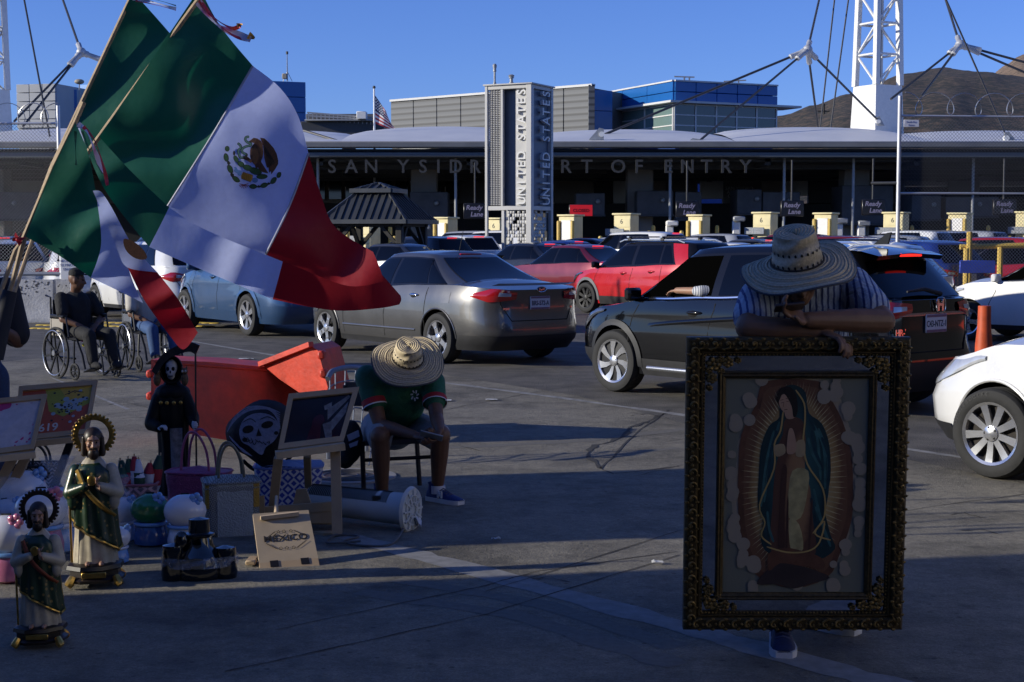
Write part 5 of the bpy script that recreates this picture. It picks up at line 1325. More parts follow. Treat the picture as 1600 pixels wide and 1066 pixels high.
# big flag A
YA, YB, YC = 8.0, 8.45, 7.62
FA = thing('tricolour_flag', 'largest green white and red flag with eagle emblem on a slanted pole', 'flag', at(12, 470, YA), 0, 'tricolour flags')
ya_f = folds(YA, .030, .022, radians(48), .043, radians(62), .6)
pole(FA, [at(324, -20, YA), at(155, 214, YA), at(24, 392, YA), at(-4, 470, YA - .1)])
eA = dict(g=([(312, -18), (345, 42), (395, 103)], [(155, 214), (205, 268), (262, 322)], [(312, -18), (234, 98), (155, 214)], [(395, 103), (330, 214), (262, 322)]),
          w=([(395, 103), (438, 138), (466, 182), (482, 240)], [(262, 322), (300, 348), (350, 372), (415, 398)], [(395, 103), (330, 214), (262, 322)], [(482, 240), (452, 322), (415, 398)]),
          r=([(482, 240), (500, 300), (524, 355), (583, 394)], [(415, 398), (470, 420), (545, 447), (600, 440)], [(482, 240), (452, 322), (415, 398)], [(583, 394), (592, 415), (600, 440)]))
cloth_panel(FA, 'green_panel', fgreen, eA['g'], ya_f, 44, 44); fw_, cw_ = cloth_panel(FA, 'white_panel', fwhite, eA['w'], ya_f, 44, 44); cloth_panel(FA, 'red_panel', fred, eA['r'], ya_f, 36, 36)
for e_ in (eA['w'][2], eA['r'][2]):
    q = MB(); q.tube([(lambda p: at(p[0], p[1], ya_f(*p) - .004))(along(e_, i / 20)) for i in range(21)], .006, 4, flat=.4); q.build('seam', fseam, FA, world=True)
# emblem: embroidered pieces laid on the white panel
em = {'brown': mat('emblem brown', (.075, .03, .017), .6, var=.35, scale=120), 'dark': mat('emblem black', (.008, .008, .01), .6, var=0), 'green': mat('emblem green', (.02, .075, .028), .6, var=.3, scale=90), 'teal': mat('emblem teal', (.06, .16, .15), .6),
      'gold': mat('emblem gold', (.42, .22, .03), .5), 'blue': mat('emblem ribbon blue', (.10, .22, .52), .6), 'red': mat('emblem red', (.16, .03, .05), .6)}
def crop(x, y): return (330 + x / 8.885, 190 + y / 8.885)
def emb(nm, key, polys, off, ex=crop):
    q = MB()
    for k_, pg in enumerate(polys):
        off += .00002; c2 = [ex(*p) for p in pg]; cx, cy = sum(p[0] for p in c2) / len(c2), sum(p[1] for p in c2) / len(c2)
        vs_ = [at(x, y, ya_f(x, y) - off) for x, y in c2]
        q.add(vs_, [tuple(range(len(vs_)))])
    return q.build(nm, em[key], FA, world=True, recalc=False, smooth=False)
def oval(cx, cy, rx, ry, a=0, n=12, pt=0.):
    return [(cx + rx * cos(t) * (1 - pt * abs(sin(t))) * cos(a) - ry * sin(t) * sin(a), cy + rx * cos(t) * sin(a) + ry * sin(t) * cos(a)) for t in [2 * pi * i / n for i in range(n)]]
def thick(pts, w):
    L, R = [], []
    for i, p in enumerate(pts):
        a, b = pts[max(i - 1, 0)], pts[min(i + 1, len(pts) - 1)]; d = V((b[0] - a[0], b[1] - a[1])).normalized()
        ww = w * (.55 if i in (0, len(pts) - 1) else 1) / 2; L.append((p[0] - d.y * ww, p[1] + d.x * ww)); R.append((p[0] + d.y * ww, p[1] - d.x * ww))
    return [[L[i], L[i + 1], R[i + 1], R[i]] for i in range(len(pts) - 1)]
def smooth2(pts, k=4): return [(p.x, p.y) for p in curve([(x, y, 0) for x, y in pts], k)]
emb('eagle_body', 'brown', [[(545, 262), (590, 226), (640, 236), (690, 270), (715, 320), (725, 420), (715, 490), (690, 560), (600, 600), (560, 560), (540, 490), (540, 400), (565, 340), (600, 300), (565, 292), (530, 300), (515, 280)], [(600, 595), (690, 555), (745, 640), (795, 722), (720, 705), (672, 680), (650, 640), (620, 652)],
                            [(428, 508), (480, 478), (520, 500), (572, 545), (555, 578), (500, 545), (450, 522)]], .012)
emb('eagle_wing', 'brown', [[(680, 225), (740, 235), (800, 290), (868, 370), (730, 420), (722, 340), (700, 280)], [(868, 370), (910, 450), (930, 540), (930, 590), (890, 660), (835, 735), (828, 690), (803, 712), (795, 640), (772, 640), (750, 560), (735, 500), (730, 420)]], .012)
fe = []
for i in range(7): fe += thick(smooth2([(735 + i * 18, 330 + i * 26), (770 + i * 18, 480 + i * 16), (790 + i * 12, 640 - abs(i - 2) * 12)], 3), 7)
for i in range(7): fe += thick(smooth2([(575 + i * 20, 330 + 6 * i), (570 + i * 20, 450), (590 + i * 17, 560)], 3), 7)
for i in range(4): fe += thick([(640 + i * 14, 610), (690 + i * 22, 690)], 6)
fe += [oval(600, 258, 9, 8)] + thick([(520, 290), (560, 275)], 7)
emb('feather_lines', 'dark', fe, .014)
sn = thick(smooth2([(528, 212), (485, 218), (474, 255), (508, 292), (548, 305), (545, 332), (490, 345), (440, 372), (424, 412), (452, 440), (490, 460), (478, 492)]), 36) + thick(smooth2([(365, 300), (402, 330), (410, 370), (375, 402), (385, 452), (402, 498), (445, 500), (492, 488)]), 36)
emb('snake_outline', 'dark', sn, .0145)
emb('snake', 'teal', thick(smooth2([(528, 214), (485, 220), (476, 255), (508, 292), (548, 307), (545, 332), (490, 345), (440, 372), (426, 412), (452, 440), (488, 460)]), 20) + thick(smooth2([(372, 306), (402, 332), (408, 370), (377, 402), (387, 452), (404, 496), (445, 498)]), 20), .0165)
cac = [oval(345, 522, 32, 56, -.5), oval(412, 592, 52, 38, .5), oval(505, 642, 72, 42, .3), oval(615, 690, 92, 50, .3), oval(705, 765, 80, 36, -.05), oval(318, 440, 16, 34)]
emb('cactus_outline', 'dark', [oval(*c[:2], 1, 1) if False else c for c in cac], .011)
emb('cactus', 'green', [oval(345, 522, 26, 48, -.5), oval(412, 592, 44, 31, .5), oval(505, 642, 64, 35, .3), oval(615, 690, 84, 42, .3), oval(705, 765, 70, 29, -.05)], .0135)
lv_ = []
for (x, y, a, w, l) in ((222, 378, 1.5, 34, 40), (208, 500, 1.3, 36, 62), (240, 575, 1.2, 20, 30), (262, 660, 1.0, 38, 66), (292, 745, .8, 24, 36), (345, 802, .5, 36, 66), (582, 902, .02, 36, 62), (660, 905, .0, 14, 34), (735, 885, -.25, 36, 62), (800, 865, -.3, 14, 30), (865, 820, -.75, 36, 60), (940, 742, -1.0, 32, 46)):
    lv_ += [oval(x, y, l, w, a, 12, .25), oval(x + 22 * sin(a), y - 22 * cos(a) + 10, 10, 10)]
emb('leaf_outline', 'dark', lv_, .011)
emb('leaves', 'green', [oval(x, y, l * .8, w * .74, a, 12, .25) for (x, y, a, w, l) in ((222, 378, 1.5, 34, 40), (208, 500, 1.3, 36, 62), (262, 660, 1.0, 38, 66), (345, 802, .5, 36, 66), (582, 902, .02, 36, 62), (735, 885, -.25, 36, 62), (865, 820, -.75, 36, 60), (940, 742, -1.0, 32, 46))], .0135)
emb('stone', 'gold', [[(440, 700), (578, 745), (575, 800), (545, 840), (418, 792), (415, 752)]], .0125)
emb('stone_lines', 'dark', sum([thick([(450 + i * 24, 708 + i * 8), (438 + i * 24, 800 + i * 7)], 6) for i in range(5)], []) + thick([(440, 700), (578, 745)], 7) + thick([(418, 792), (545, 840)], 9), .0145)
emb('ribbon', 'blue', [oval(355, 690, 44, 26, .4), oval(395, 715, 34, 40), oval(608, 815, 42, 36, .2), oval(340, 650, 24, 16, .8)], .0125)
emb('roots', 'red', sum([thick([(455, 878), (455 + 70 * cos(a), 885 + 46 * sin(a))], 16) for a in [.1, .6, 1.1, 1.6, 2.1, 2.6, 3.1, 3.6, -.5]], []), .0125)
# second flag behind it
FB = thing('tricolour_flag', 'dark tricolour flag flying just behind the largest flag', 'flag', at(14, 470, YB), 0, 'tricolour flags')
yb_f = folds(YB, .028, .026, radians(55), .045, radians(35), 2.2)
pole(FB, [at(212, -20, YB), at(122, 172, YB), at(80, 262, YB), at(40, 370, YB), at(12, 470, YB)], .012)
cloth_panel(FB, 'green_panel', fgreen, ([(208, -12), (255, 40), (340, 140)], [(118, 180), (160, 290), (233, 386)], [(208, -12), (160, 90), (118, 180)], [(340, 140), (275, 300), (233, 386)]), yb_f)
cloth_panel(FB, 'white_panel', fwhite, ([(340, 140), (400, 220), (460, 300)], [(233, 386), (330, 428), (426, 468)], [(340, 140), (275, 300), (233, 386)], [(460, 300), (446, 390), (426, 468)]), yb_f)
cloth_panel(FB, 'red_panel', fred, ([(460, 300), (540, 372), (588, 420), (626, 462)], [(426, 468), (520, 485), (590, 482), (624, 476)], [(460, 300), (446, 390), (426, 468)], [(626, 462), (627, 469), (624, 476)]), yb_f, 36, 24)
# the small flag drooping in front
FC = thing('tricolour_flag', 'smaller folded tricolour flag drooping in front of the wheelchair users', 'flag', at(16, 480, YC), 0, 'tricolour flags')
yc_f = folds(YC, .022, .05, radians(75), .08, radians(40), 4.1)
pole(FC, [at(131, 160, YC), at(118, 190, YC), at(83, 262, YC), at(37, 372, YC), at(20, 440, YC), at(8, 478, YC)], .013)
pole(FC, [at(52, 372, YC + .25), at(28, 440, YC + .1), at(14, 480, YC)], .011)
cloth_panel(FC, 'green_panel', fgreen, ([(118, 192), (138, 240), (150, 302)], [(40, 370), (90, 398), (142, 434)], [(118, 192), (80, 270), (40, 370)], [(150, 302), (158, 380), (142, 434)]), yc_f)
cloth_panel(FC, 'white_panel', fwhite, ([(150, 302), (180, 362), (200, 417)], [(142, 434), (184, 454), (224, 474)], [(150, 302), (158, 380), (142, 434)], [(200, 417), (210, 446), (224, 474)]), yc_f)
cloth_panel(FC, 'folded_panel', fwhite, ([(145, 298), (158, 300), (173, 322), (185, 344)], [(172, 360), (184, 392), (199, 418), (246, 426)], [(145, 298), (158, 328), (172, 360)], [(185, 344), (208, 384), (246, 426)]), lambda x, y: yc_f(x, y) - .07)
cloth_panel(FC, 'red_panel', fred, ([(199, 417), (222, 420), (246, 426)], [(267, 527), (287, 546), (309, 520)], [(199, 417), (226, 470), (267, 527)], [(246, 426), (280, 470), (309, 520)]), lambda x, y: yc_f(x, y) - .06)
q = MB(); pts_ = blob([(193, 374), (206, 376), (222, 388), (230, 402), (222, 406), (208, 402), (196, 390)]); q.poly([at(x, y, yc_f(x, y) - .10) for x, y in pts_]); q.build('emblem', em['brown'], FC, world=True, recalc=False)
tri = [mat('ribbon red', (.38, .01, .03), .5), mat('ribbon white', (.6, .62, .75), .5), mat('ribbon green', (.01, .12, .07), .5), mat('ribbon gold fringe', (.5, .26, .03), .6)]
for nm, pts_, w, m_ in (('ribbon', [(312, 0), (335, 28), (362, 44), (376, 40)], 7, 0), ('ribbon', [(310, 3), (332, 32), (352, 46), (392, 62)], 12, 1), ('ribbon', [(322, 14), (340, 36), (365, 56), (390, 64)], 5, 0), ('fringe', [(388, 55), (398, 60)], 12, 3), ('fringe', [(370, 40), (379, 38)], 7, 3)):
    ribbon(FA, nm, pts_, YA - .1, w, tri[m_])
for pts_, w, m_ in (([(208, -4), (240, 4), (275, 14)], 9, 1), ([(212, 1), (240, 7), (275, 16)], 3, 0), ([(214, -6), (245, 0), (275, 9)], 3, 2)): ribbon(FB, 'ribbon', pts_, YB - .1, w, tri[m_])
for pts_, w, m_ in (([(122, 194), (136, 206), (150, 240), (162, 270)], 9, 1), ([(130, 198), (148, 220), (162, 262), (168, 290)], 6, 0), ([(118, 205), (118, 232), (119, 258)], 5, 2), ([(128, 205), (140, 235), (160, 272)], 4, 2)): ribbon(FC, 'ribbon', pts_, YC - .16, w, tri[m_])
bw = thing('ribbon_bow', 'small red ribbon bow tied around the flag poles', 'bow', at(31, 374, YC - .08))
for a in range(6):
    q = MB(); q.grid(lambda u, v: V((.028 * cos(a * 1.05) * sin(u * pi) + .012 * (v - .5), -.03 + .03 * (v - .5) * cos(a * 1.05), .03 * sin(a * 1.05) * sin(u * pi) + .02 * (v - .5))), 8, 3); q.build('loop', tri[0], bw, recalc=False)
q = MB(); q.ell((0, -.03, 0), .012); q.build('knot', tri[0], bw)
sl_ = thing('pole_sleeve', 'dark sleeve bundling the lower ends of the flag poles', 'sleeve', at(8, 500, YC))
q = MB(); q.tube([at(16, 455, YC + .02), at(4, 500, YC), at(-10, 560, YC - .02)], [.036, .045, .05], 12); q.build('tube', mat('dark sleeve cloth', (.02, .022, .03), .8), sl_, world=True)

# ---------------------------------------------------------------- people
def skin(name, c): return mat(name, c, .5, var=.1, scale=25, spec=.4, sss=.08)
skin_a = skin('tanned skin', (.20, .105, .062)); skin_b = skin('brown skin', (.15, .075, .045))
hair_m = mat('black hair', (.008, .007, .007), .6, var=.3, scale=60); denim = mat('dark denim', (.02, .04, .10), .8, var=.25, scale=90); denim2 = mat('mid blue denim', (.03, .075, .19), .8, var=.2, scale=60)
blackcloth = mat('black cotton', (.009, .009, .010), .85, var=.15, scale=30, bump=.8, bscale=14); blue_shoe = mat('blue knit shoe', (.012, .035, .16), .7, var=.3, scale=120); sole_m = mat('white rubber sole', (.62, .62, .64), .6)
eye_w = mat('eye white', (.6, .58, .55), .2, var=0); eye_d = mat('eye iris', (.02, .012, .008), .1, var=0)
def hand(mb, w, d, n, s=1., curl=.5, thumb=1):
    """w wrist, d towards the fingers, n out of the palm"""
    d = V(d).normalized(); n = V(n); n = (n - d * n.dot(d)).normalized(); x = d.cross(n) * thumb; w = V(w)
    R = Matrix((x, d, n)).transposed()
    mb.ell(w + d * .050 * s, (.041 * s, .056 * s, .017 * s), 12, 8, R)
    for i, (ox, L) in enumerate(((-.030, .062), (-.010, .072), (.010, .068), (.029, .052))):
        p = w + d * .092 * s + x * ox * s; r = .0098 * s; a = curl * (.5 + .08 * i)
        for k_, f in enumerate((.45, .32, .26)):
            dd = d * cos(a) + n * sin(a); e = p + dd * L * f * s * 1.12; mb.caps(p, e, r, r * .92, 8); p = e; r *= .92; a += curl * .75
    p = w + d * .028 * s - x * .034 * s; a = p + (d * .6 - x * .55 + n * .35).normalized() * .036 * s; b = a + (d * .9 - x * .1 + n * .45).normalized() * .032 * s
    mb.caps(p, a, .0135 * s, .0115 * s, 8); mb.caps(a, b, .0115 * s, .0095 * s, 8)
def head(mb, c, f, up, s=1.):
    """c centre of the skull; f where the face looks"""
    f = V(f).normalized(); up = V(up); up = (up - f * up.dot(f)).normalized(); x = f.cross(up); R = Matrix((x, f, up)).transposed(); c = V(c)
    P = lambda a, b, z: c + R @ V((a * s, b * s, z * s))
    mb.ell(P(0, -.008, .02), (.075 * s, .094 * s, .092 * s), 18, 12, R); mb.ell(P(0, .022, -.045), (.060 * s, .066 * s, .070 * s), 16, 10, R); mb.ell(P(0, .055, -.088), (.032 * s, .028 * s, .024 * s), 12, 8, R)
    mb.caps(P(0, .086, .012), P(0, .108, -.030), .010 * s, .016 * s, 8); mb.ell(P(0, .075, .03), (.055 * s, .016 * s, .012 * s), 12, 8, R)
    for sx in (-1, 1):
        mb.ell(P(.077 * sx, -.004, -.008), (.010 * s, .020 * s, .032 * s), 8, 8, R); mb.ell(P(.012 * sx, .093, -.032), (.010 * s, .010 * s, .009 * s), 8, 6, R); mb.ell(P(.04 * sx, .062, -.025), (.024 * s, .022 * s, .022 * s), 8, 6, R)
    mb.ell(P(0, .082, -.060), (.026 * s, .012 * s, .007 * s), 10, 6, R); mb.ell(P(0, .081, -.070), (.022 * s, .012 * s, .008 * s), 10, 6, R)
    return P, R
def face_bits(t, P, R, s=1., hair=True, hm=hair_m, m_skin=None):
    for sx in (-1, 1):
        q = MB(); q.ell(P(.030 * sx, .079, .006), .0115 * s, 10, 8); e = q.build('eye', eye_w, t, world=True)
        q = MB(); q.ell(P(.030 * sx, .0885, .006), .0052 * s, 8, 6); q.build('iris', eye_d, t, world=True)
        q = MB(); q.tube([P(.012 * sx, .090, .026), P(.032 * sx, .090, .034), P(.052 * sx, .076, .026)], [.003 * s, .0045 * s, .002 * s], 6); q.build('eyebrow', hm, t, world=True)
    if hair:
        q = MB(); q.grid(lambda u, v: P(.083 * sin(v * 2.0) * cos(u * 2 * pi), -.012 + .104 * sin(v * 2.0) * sin(u * 2 * pi) * (1 if sin(u * 2 * pi) < 0 else .82), .024 + .098 * cos(v * (2.0 if sin(u * 2 * pi) < .2 else 1.25))), 24, 10); q.build('hair', hm, t, world=True, ang=180)
def shoe(t, ank, d, m_, m2, s=1., name='shoe'):
    d = V((d[0], d[1], 0)).normalized(); x = V((d.y, -d.x, 0)); a = V((ank[0], ank[1], 0))
    q = MB(); n = 9; vs_ = []
    prof = [(-.075, .026, .070, 0), (-.06, .034, .085, 0), (-.02, .036, .088, 0), (.03, .036, .082, 0), (.08, .042, .062, 0), (.13, .045, .050, 0), (.17, .040, .042, 0), (.195, .024, .032, 0)]
    rows = []
    for l, w, h, _ in prof:
        for j in range(11):
            an = pi * j / 10; rows.append(a + d * l * s + x * (w * s * cos(an)) + V((0, 0, (.022 + (h - .022) * sin(an) ** .8) * s)))
    k_ = 11; N = len(prof)
    q.add(rows, [(i * k_ + j, i * k_ + j + 1, (i + 1) * k_ + j + 1, (i + 1) * k_ + j) for i in range(N - 1) for j in range(k_ - 1)] + [tuple(range(k_)), tuple((N - 1) * k_ + j for j in range(k_ - 1, -1, -1))] + [tuple([i * k_ for i in range(N)] + [i * k_ + k_ - 1 for i in range(N - 1, -1, -1)])])
    q.lathe([(.048 * s, .05 * s), (.043 * s, .10 * s), (.047 * s, .115 * s)], 14, a + d * -.02 * s, cap=False)
    o = q.build(name, m_, t, world=True)
    q = MB(); out = [a + d * l * s + x * (w + .005) * s + V((0, 0, .001)) for l, w, _, _ in prof] + [a + d * l * s - x * (w + .005) * s + V((0, 0, .001)) for l, w, _, _ in reversed(prof)]
    q.prism(out, V((0, 0, .026 * s))); q.build('sole', m2, o, world=True)
    if o.children: 
        for c_ in o.children: pass
    q = MB()
    for i in range(5):
        l = .02 + i * .022; h = (.093 - i * .0085) * s; q.tube([a + d * l * s + x * .026 * s + V((0, 0, h - .012)), a + d * (l + .004) * s + V((0, 0, h)), a + d * l * s - x * .026 * s + V((0, 0, h - .012))], .004 * s, 5)
    q.build('laces', mat('shoe laces', (.05, .06, .12), .7), o, world=True)
    return o
def fix_world(o, t):                                       # children of a part built in world space share the thing's frame
    pass
def limb(mb, a, b, ra, rb, n=12, bulge=0.):
    a, b = V(a), V(b); m_ = a.lerp(b, .38); mb.caps(a, m_, ra, lerp(ra, rb, .3) + bulge, n); mb.caps(m_, b, lerp(ra, rb, .3) + bulge, rb, n)
def skinned(t, mb, nm, m_, vox=.008, sm=3):
    I = (Matrix.Translation(t.location) @ t.rotation_euler.to_matrix().to_4x4()).inverted(); mb.v = [I @ p for p in mb.v]
    return link(nm, remesh(mb, nm, m_, vox, sm), t)
straw = None
def straw_mat():
    global straw
    if straw: return straw
    m = wave_mat('woven straw', (.46, .375, .24), (.60, .50, .33), 24, 'Z', rings=True, rough=.75, dist=.5, bump=.9, sharp=(.1, .6)); t, b = nodes_of(m)
    tc = next(n for n in t.nodes if n.type == 'TEX_COORD'); n = t.nodes.new('ShaderNodeTexNoise'); n.inputs['Scale'].default_value = 90; t.links.new(tc.outputs['Object'], n.inputs['Vector'])
    mx = t.nodes.new('ShaderNodeMix'); mx.data_type = 'RGBA'; mx.blend_type = 'MULTIPLY'; mx.inputs[0].default_value = .55
    src = b.inputs['Base Color'].links[0].from_socket; t.links.new(src, mx.inputs[6]); t.links.new(n.outputs['Fac'], mx.inputs[7]); t.links.new(mx.outputs[2], b.inputs['Base Color'])
    mul_ = t.nodes.new('ShaderNodeMix'); mul_.data_type = 'RGBA'; mul_.blend_type = 'MULTIPLY'; mul_.inputs[0].default_value = 1; mul_.inputs[7].default_value = (1.45, 1.45, 1.45, 1)
    t.links.new(mx.outputs[2], mul_.inputs[6]); t.links.new(mul_.outputs[2], b.inputs['Base Color'])
    straw = m; return m
def straw_hat(label, c, axis, spin, R_, ch, cr, droop=.03, dark=.0):
    t = thing('straw_hat', label, 'hat', c); ax = V(axis).normalized()
    Q = ax.to_track_quat('Z', 'Y').to_matrix().to_4x4(); t.rotation_euler = (Q @ Matrix.Rotation(spin, 4, 'Z')).to_euler()
    sm = straw_mat()
    q = MB()
    def brim(u, v):
        a = 2 * pi * u; r = lerp(cr * 1.0, R_, v); up = .014 * cos(2 * a) * v * v + .02 * sin(3 * a + 1) * v * v
        return V((r * cos(a), r * sin(a), up - droop * v ** 1.6 + .01 * sin(v * 40) * .25))
    q.grid(brim, 64, 22, True); o = q.build('brim', sm, t, recalc=False, ang=180)
    so = o.modifiers.new('thick', 'SOLIDIFY'); so.thickness = .005
    q = MB()
    def crown(u, v):
        a = 2 * pi * u; h = v
        if h < .72: r = cr * lerp(1.02, .80, h / .72); z = ch * h / .72 * .86
        else: k_ = (h - .72) / .28; r = cr * .80 * cos(k_ * pi / 2) ** .8; z = ch * (.86 + .14 * sin(k_ * pi / 2)) - .035 * k_ * (1 - .5 * abs(cos(a)))
        pinch = 1 - .10 * max(0, h - .3) * (1 + cos(2 * a - 1.5))
        return V((r * cos(a) * pinch, r * sin(a) * 1.08, z + .012 * cos(a) * max(0, h - .5)))
    q.grid(crown, 48, 26, True); q.build('crown', sm, t, recalc=False, ang=180)
    hole = mat('weave opening', (.02, .016, .01), .9)
    for row, (hh, n) in enumerate(((.10, 26), (.36, 24))):
        q = MB()
        for i in range(n):
            a = 2 * pi * i / n; r = cr * (1.02 - .22 * hh / .72) + .003; z = ch * hh / .72 * .86
            p = V((r * cos(a), r * sin(a) * 1.08, z)); tn = V((-sin(a), cos(a), 0)); up_ = V((0, 0, 1))
            q.poly([p + tn * .006 + up_ * -.005, p + tn * .0 + up_ * -.007, p - tn * .005 + up_ * .0, p + tn * .0 + up_ * .008, p + tn * .005 + up_ * .005])
        q.build('weave_openings', hole, t, recalc=False)
    q = MB(); q.tube([(cr * 1.03 * cos(a), cr * 1.1 * sin(a), .008) for a in [2 * pi * i / 40 for i in range(40)]], .005, 6, closed=True); q.build('cord', mat('hat cord', (.03, .022, .014), .8), t)
    q = MB(); q.tube([brim(i / 64, 1) for i in range(64)], .0055, 6, closed=True); q.build('brim_edge', mat('brim binding', (.05, .055, .07), .8), t)
    return t
# ---- the seated man
SY = 9.4
sm_ = thing('person', 'man in green football shirt and grey shorts sitting bent over his phone on a chair', 'person', gr(640, 785))
J = lambda x, y, Y: at(x, y, Y)
neck_, hd = J(634, 592, 9.36), J(638, 580, 9.24)
shl, shr = J(574, 590, 9.42), J(676, 598, 9.40)
ell_, elr = J(594, 664, 9.30), J(682, 652, 9.22)
wl, wr = J(648, 680, 9.12), J(687, 672, 9.08)
hipl, hipr = J(590, 668, 9.74), J(640, 664, 9.80)
knl, knr = J(594, 682, 9.22), J(688, 680, 9.28)
anl, anr = J(597, 765, 9.36), J(684, 756, 9.42)
b_ = MB()
HX = V((.10, -.64, .76)).normalized(); hd = J(637, 560, 9.26) - HX * .058; P, R_ = head(b_, hd, V((.25, -.75, -.62)), HX, .97)
b_.caps(hd + V((0, .03, -.06)), J(632, 606, 9.44), .058, .07); limb(b_, shl, ell_, .056, .044, bulge=.004); limb(b_, ell_, wl, .043, .028, bulge=.004); limb(b_, shr, elr, .056, .044); limb(b_, elr, wr, .043, .028, bulge=.004)
hand(b_, wl, J(672, 684, 9.04) - wl, (.1, -.5, .9), 1., .7, 1); hand(b_, wr, J(676, 690, 9.02) - wr, (-.6, -.2, .8), 1., .8, -1)
for k_, a_ in ((knl, anl), (knr, anr)): limb(b_, k_, a_, .060, .040, bulge=.004); b_.ell(k_.lerp(a_, .35) + V((0, .02, 0)), (.055, .06, .10))
chest = J(626, 620, 9.50); pel = J(615, 660, 9.80)
b_.caps(pel, chest, .12, .13); b_.caps(shl.lerp(chest, .3), shr.lerp(chest, .3), .07, .07)
for h_, k_ in ((hipl, knl), (hipr, knr)): limb(b_, h_, k_, .085, .065)
skinned(sm_, b_, 'body', skin_b, .006, 3); face_bits(sm_, P, R_, hair=False)
c_ = MB(); c_.caps(pel + V((0, 0, .02)), chest, .165, .17, 16); c_.caps(shl.lerp(chest, .12), shr.lerp(chest, .12), .088, .088, 14); c_.ell(chest + V((0, -.04, .02)), (.185, .13, .16)); c_.caps(chest, J(632, 604, 9.44), .12, .075)
for a_, e_ in ((shl, ell_), (shr, elr)): c_.caps(a_, a_.lerp(e_, .52), .082, .072, 14)
jersey_m = mat('green football shirt', (.008, .10, .05), .7, var=.2, scale=14, bump=.9, bscale=13); skinned(sm_, c_, 'shirt', jersey_m, .011, 4)
for a_, e_, nm in ((shl, ell_, 'l'), (shr, elr, 'r')):
    q = MB(); q.tube([a_.lerp(e_, .48), a_.lerp(e_, .60)], [.0775, .077], 18, caps=False); q.build('red_cuff', mat('red cuff', (.36, .012, .02), .7), sm_, world=True)
    q = MB(); q.tube([a_.lerp(e_, .60), a_.lerp(e_, .625)], [.0785, .078], 18, caps=False); q.build('white_cuff_edge', sole_m, sm_, world=True)
c_ = MB(); c_.caps(pel + V((0, 0, -.02)), (hipl + hipr) / 2, .165, .16, 14)
for h_, k_ in ((hipl, knl), (hipr, knr)): c_.caps(h_, h_.lerp(k_, .93), .112, .080, 14); c_.caps(h_.lerp(k_, .5), h_.lerp(k_, .90) + V((0, .03, -.045)), .095, .072, 12)
skinned(sm_, c_, 'shorts', mat('grey cotton shorts', (.26, .27, .28), .85, var=.12, scale=20, bump=.5, bscale=25), .011, 3)
for a_, d_ in ((anl, (.35, -1)), (anr, (.75, -.65))):
    q = MB(); q.tube([a_ + V((0, 0, -.01)), a_ + V((0, 0, -.06))], [.047, .05], 14); q.build('sock', mat('white sock', (.55, .56, .62), .9), sm_, world=True)
    shoe(sm_, (a_.x, a_.y), d_, blue_shoe, sole_m, 1.04)
dN = V((.75, -.65, 0)).normalized(); sN = V((-.65, -.75, 0)).normalized()
text('N', .055, .003, sole_m, V((anr.x, anr.y, .038)) + dN * .06 + sN * .047, dN, (0, 0, 1), sm_, 'shoe_mark', world=True, bold=.004)
cr_ = MB(); e_ = J(648, 618, 9.22)
for i in range(7): a = 2 * pi * i / 7; cr_.tube([e_ + V((.012 * cos(a), -.005, .016 * sin(a))), e_ + V((.026 * cos(a + .3), -.005, .034 * sin(a + .3)))], .005, 5)
cr_.build('crest', mat('crest print', (.35, .40, .48), .6), sm_, world=True)
ph = thing('smartphone', 'phone held between the seated man\'s hands', 'phone', J(674, 681, 8.98))
q = MB(); q.bbox((0, 0, 0), (.14, .07, .009), .003, R=Matrix.Rotation(.25, 3, 'Y') @ Matrix.Rotation(-.6, 3, 'X')); q.build('case', mat('phone case grey', (.25, .26, .28), .3), ph)
q = MB(); q.bbox(Matrix.Rotation(.25, 3, 'Y') @ Matrix.Rotation(-.6, 3, 'X') @ V((0, 0, .006)), (.128, .06, .002), .0008, R=Matrix.Rotation(.25, 3, 'Y') @ Matrix.Rotation(-.6, 3, 'X')); q.build('screen', gloss_bk, ph)
straw_hat('wide straw sombrero tipped low over the seated man in the green shirt', J(637, 560, 9.26), (.10, -.64, .76), 0.6, .222, .135, .092, .03)
# his chair
ch = thing('metal_chair', 'dark metal frame chair under the man in the green shirt', 'chair', gr(600, 790))
cm_ = mat('chair dark steel', (.03, .03, .034), .45, .5, var=.2)
A0, A1, A2, A3 = J(566, 690, 9.42), J(700, 684, 9.5), J(540, 672, 9.95), J(650, 672, 10.0)
for nm, pts_ in (('leg', [A0, V((A0.x + .01, A0.y - .02, 0))]), ('leg', [A1, V((A1.x - .12, A1.y + .05, 0))]), ('leg', [A2 + V((0, 0, .30)), A2, V((A2.x - .08, A2.y + .0, 0))]), ('leg', [A3 + V((0, 0, .30)), A3, V((A3.x + .02, A3.y + .04, 0))])):
    q = MB(); q.tube(pts_, .016, 8); q.build(nm, cm_, ch, world=True)
q = MB(); q.tube([A0 + V((0, 0, -.12)), V((A1.x - .05, A1.y, A1.z - .12))], .012, 8); q.build('stretcher', cm_, ch, world=True)
q = MB(); c0 = (A0 + A1 + A2 + A3) / 4; q.prism([A0, A1, A3, A2], V((0, 0, -.03))); q.build('seat', mat('chair seat vinyl', (.06, .06, .065), .6, var=.2), ch, world=True)
q = MB(); q.prism([A2 + V((0, 0, .16)), A3 + V((0, 0, .16)), A3 + V((0, 0, .32)), A2 + V((0, 0, .32))], V((0, .02, 0))); q.build('backrest', mat('chair seat vinyl', (.06, .06, .065), .6), ch, world=True)
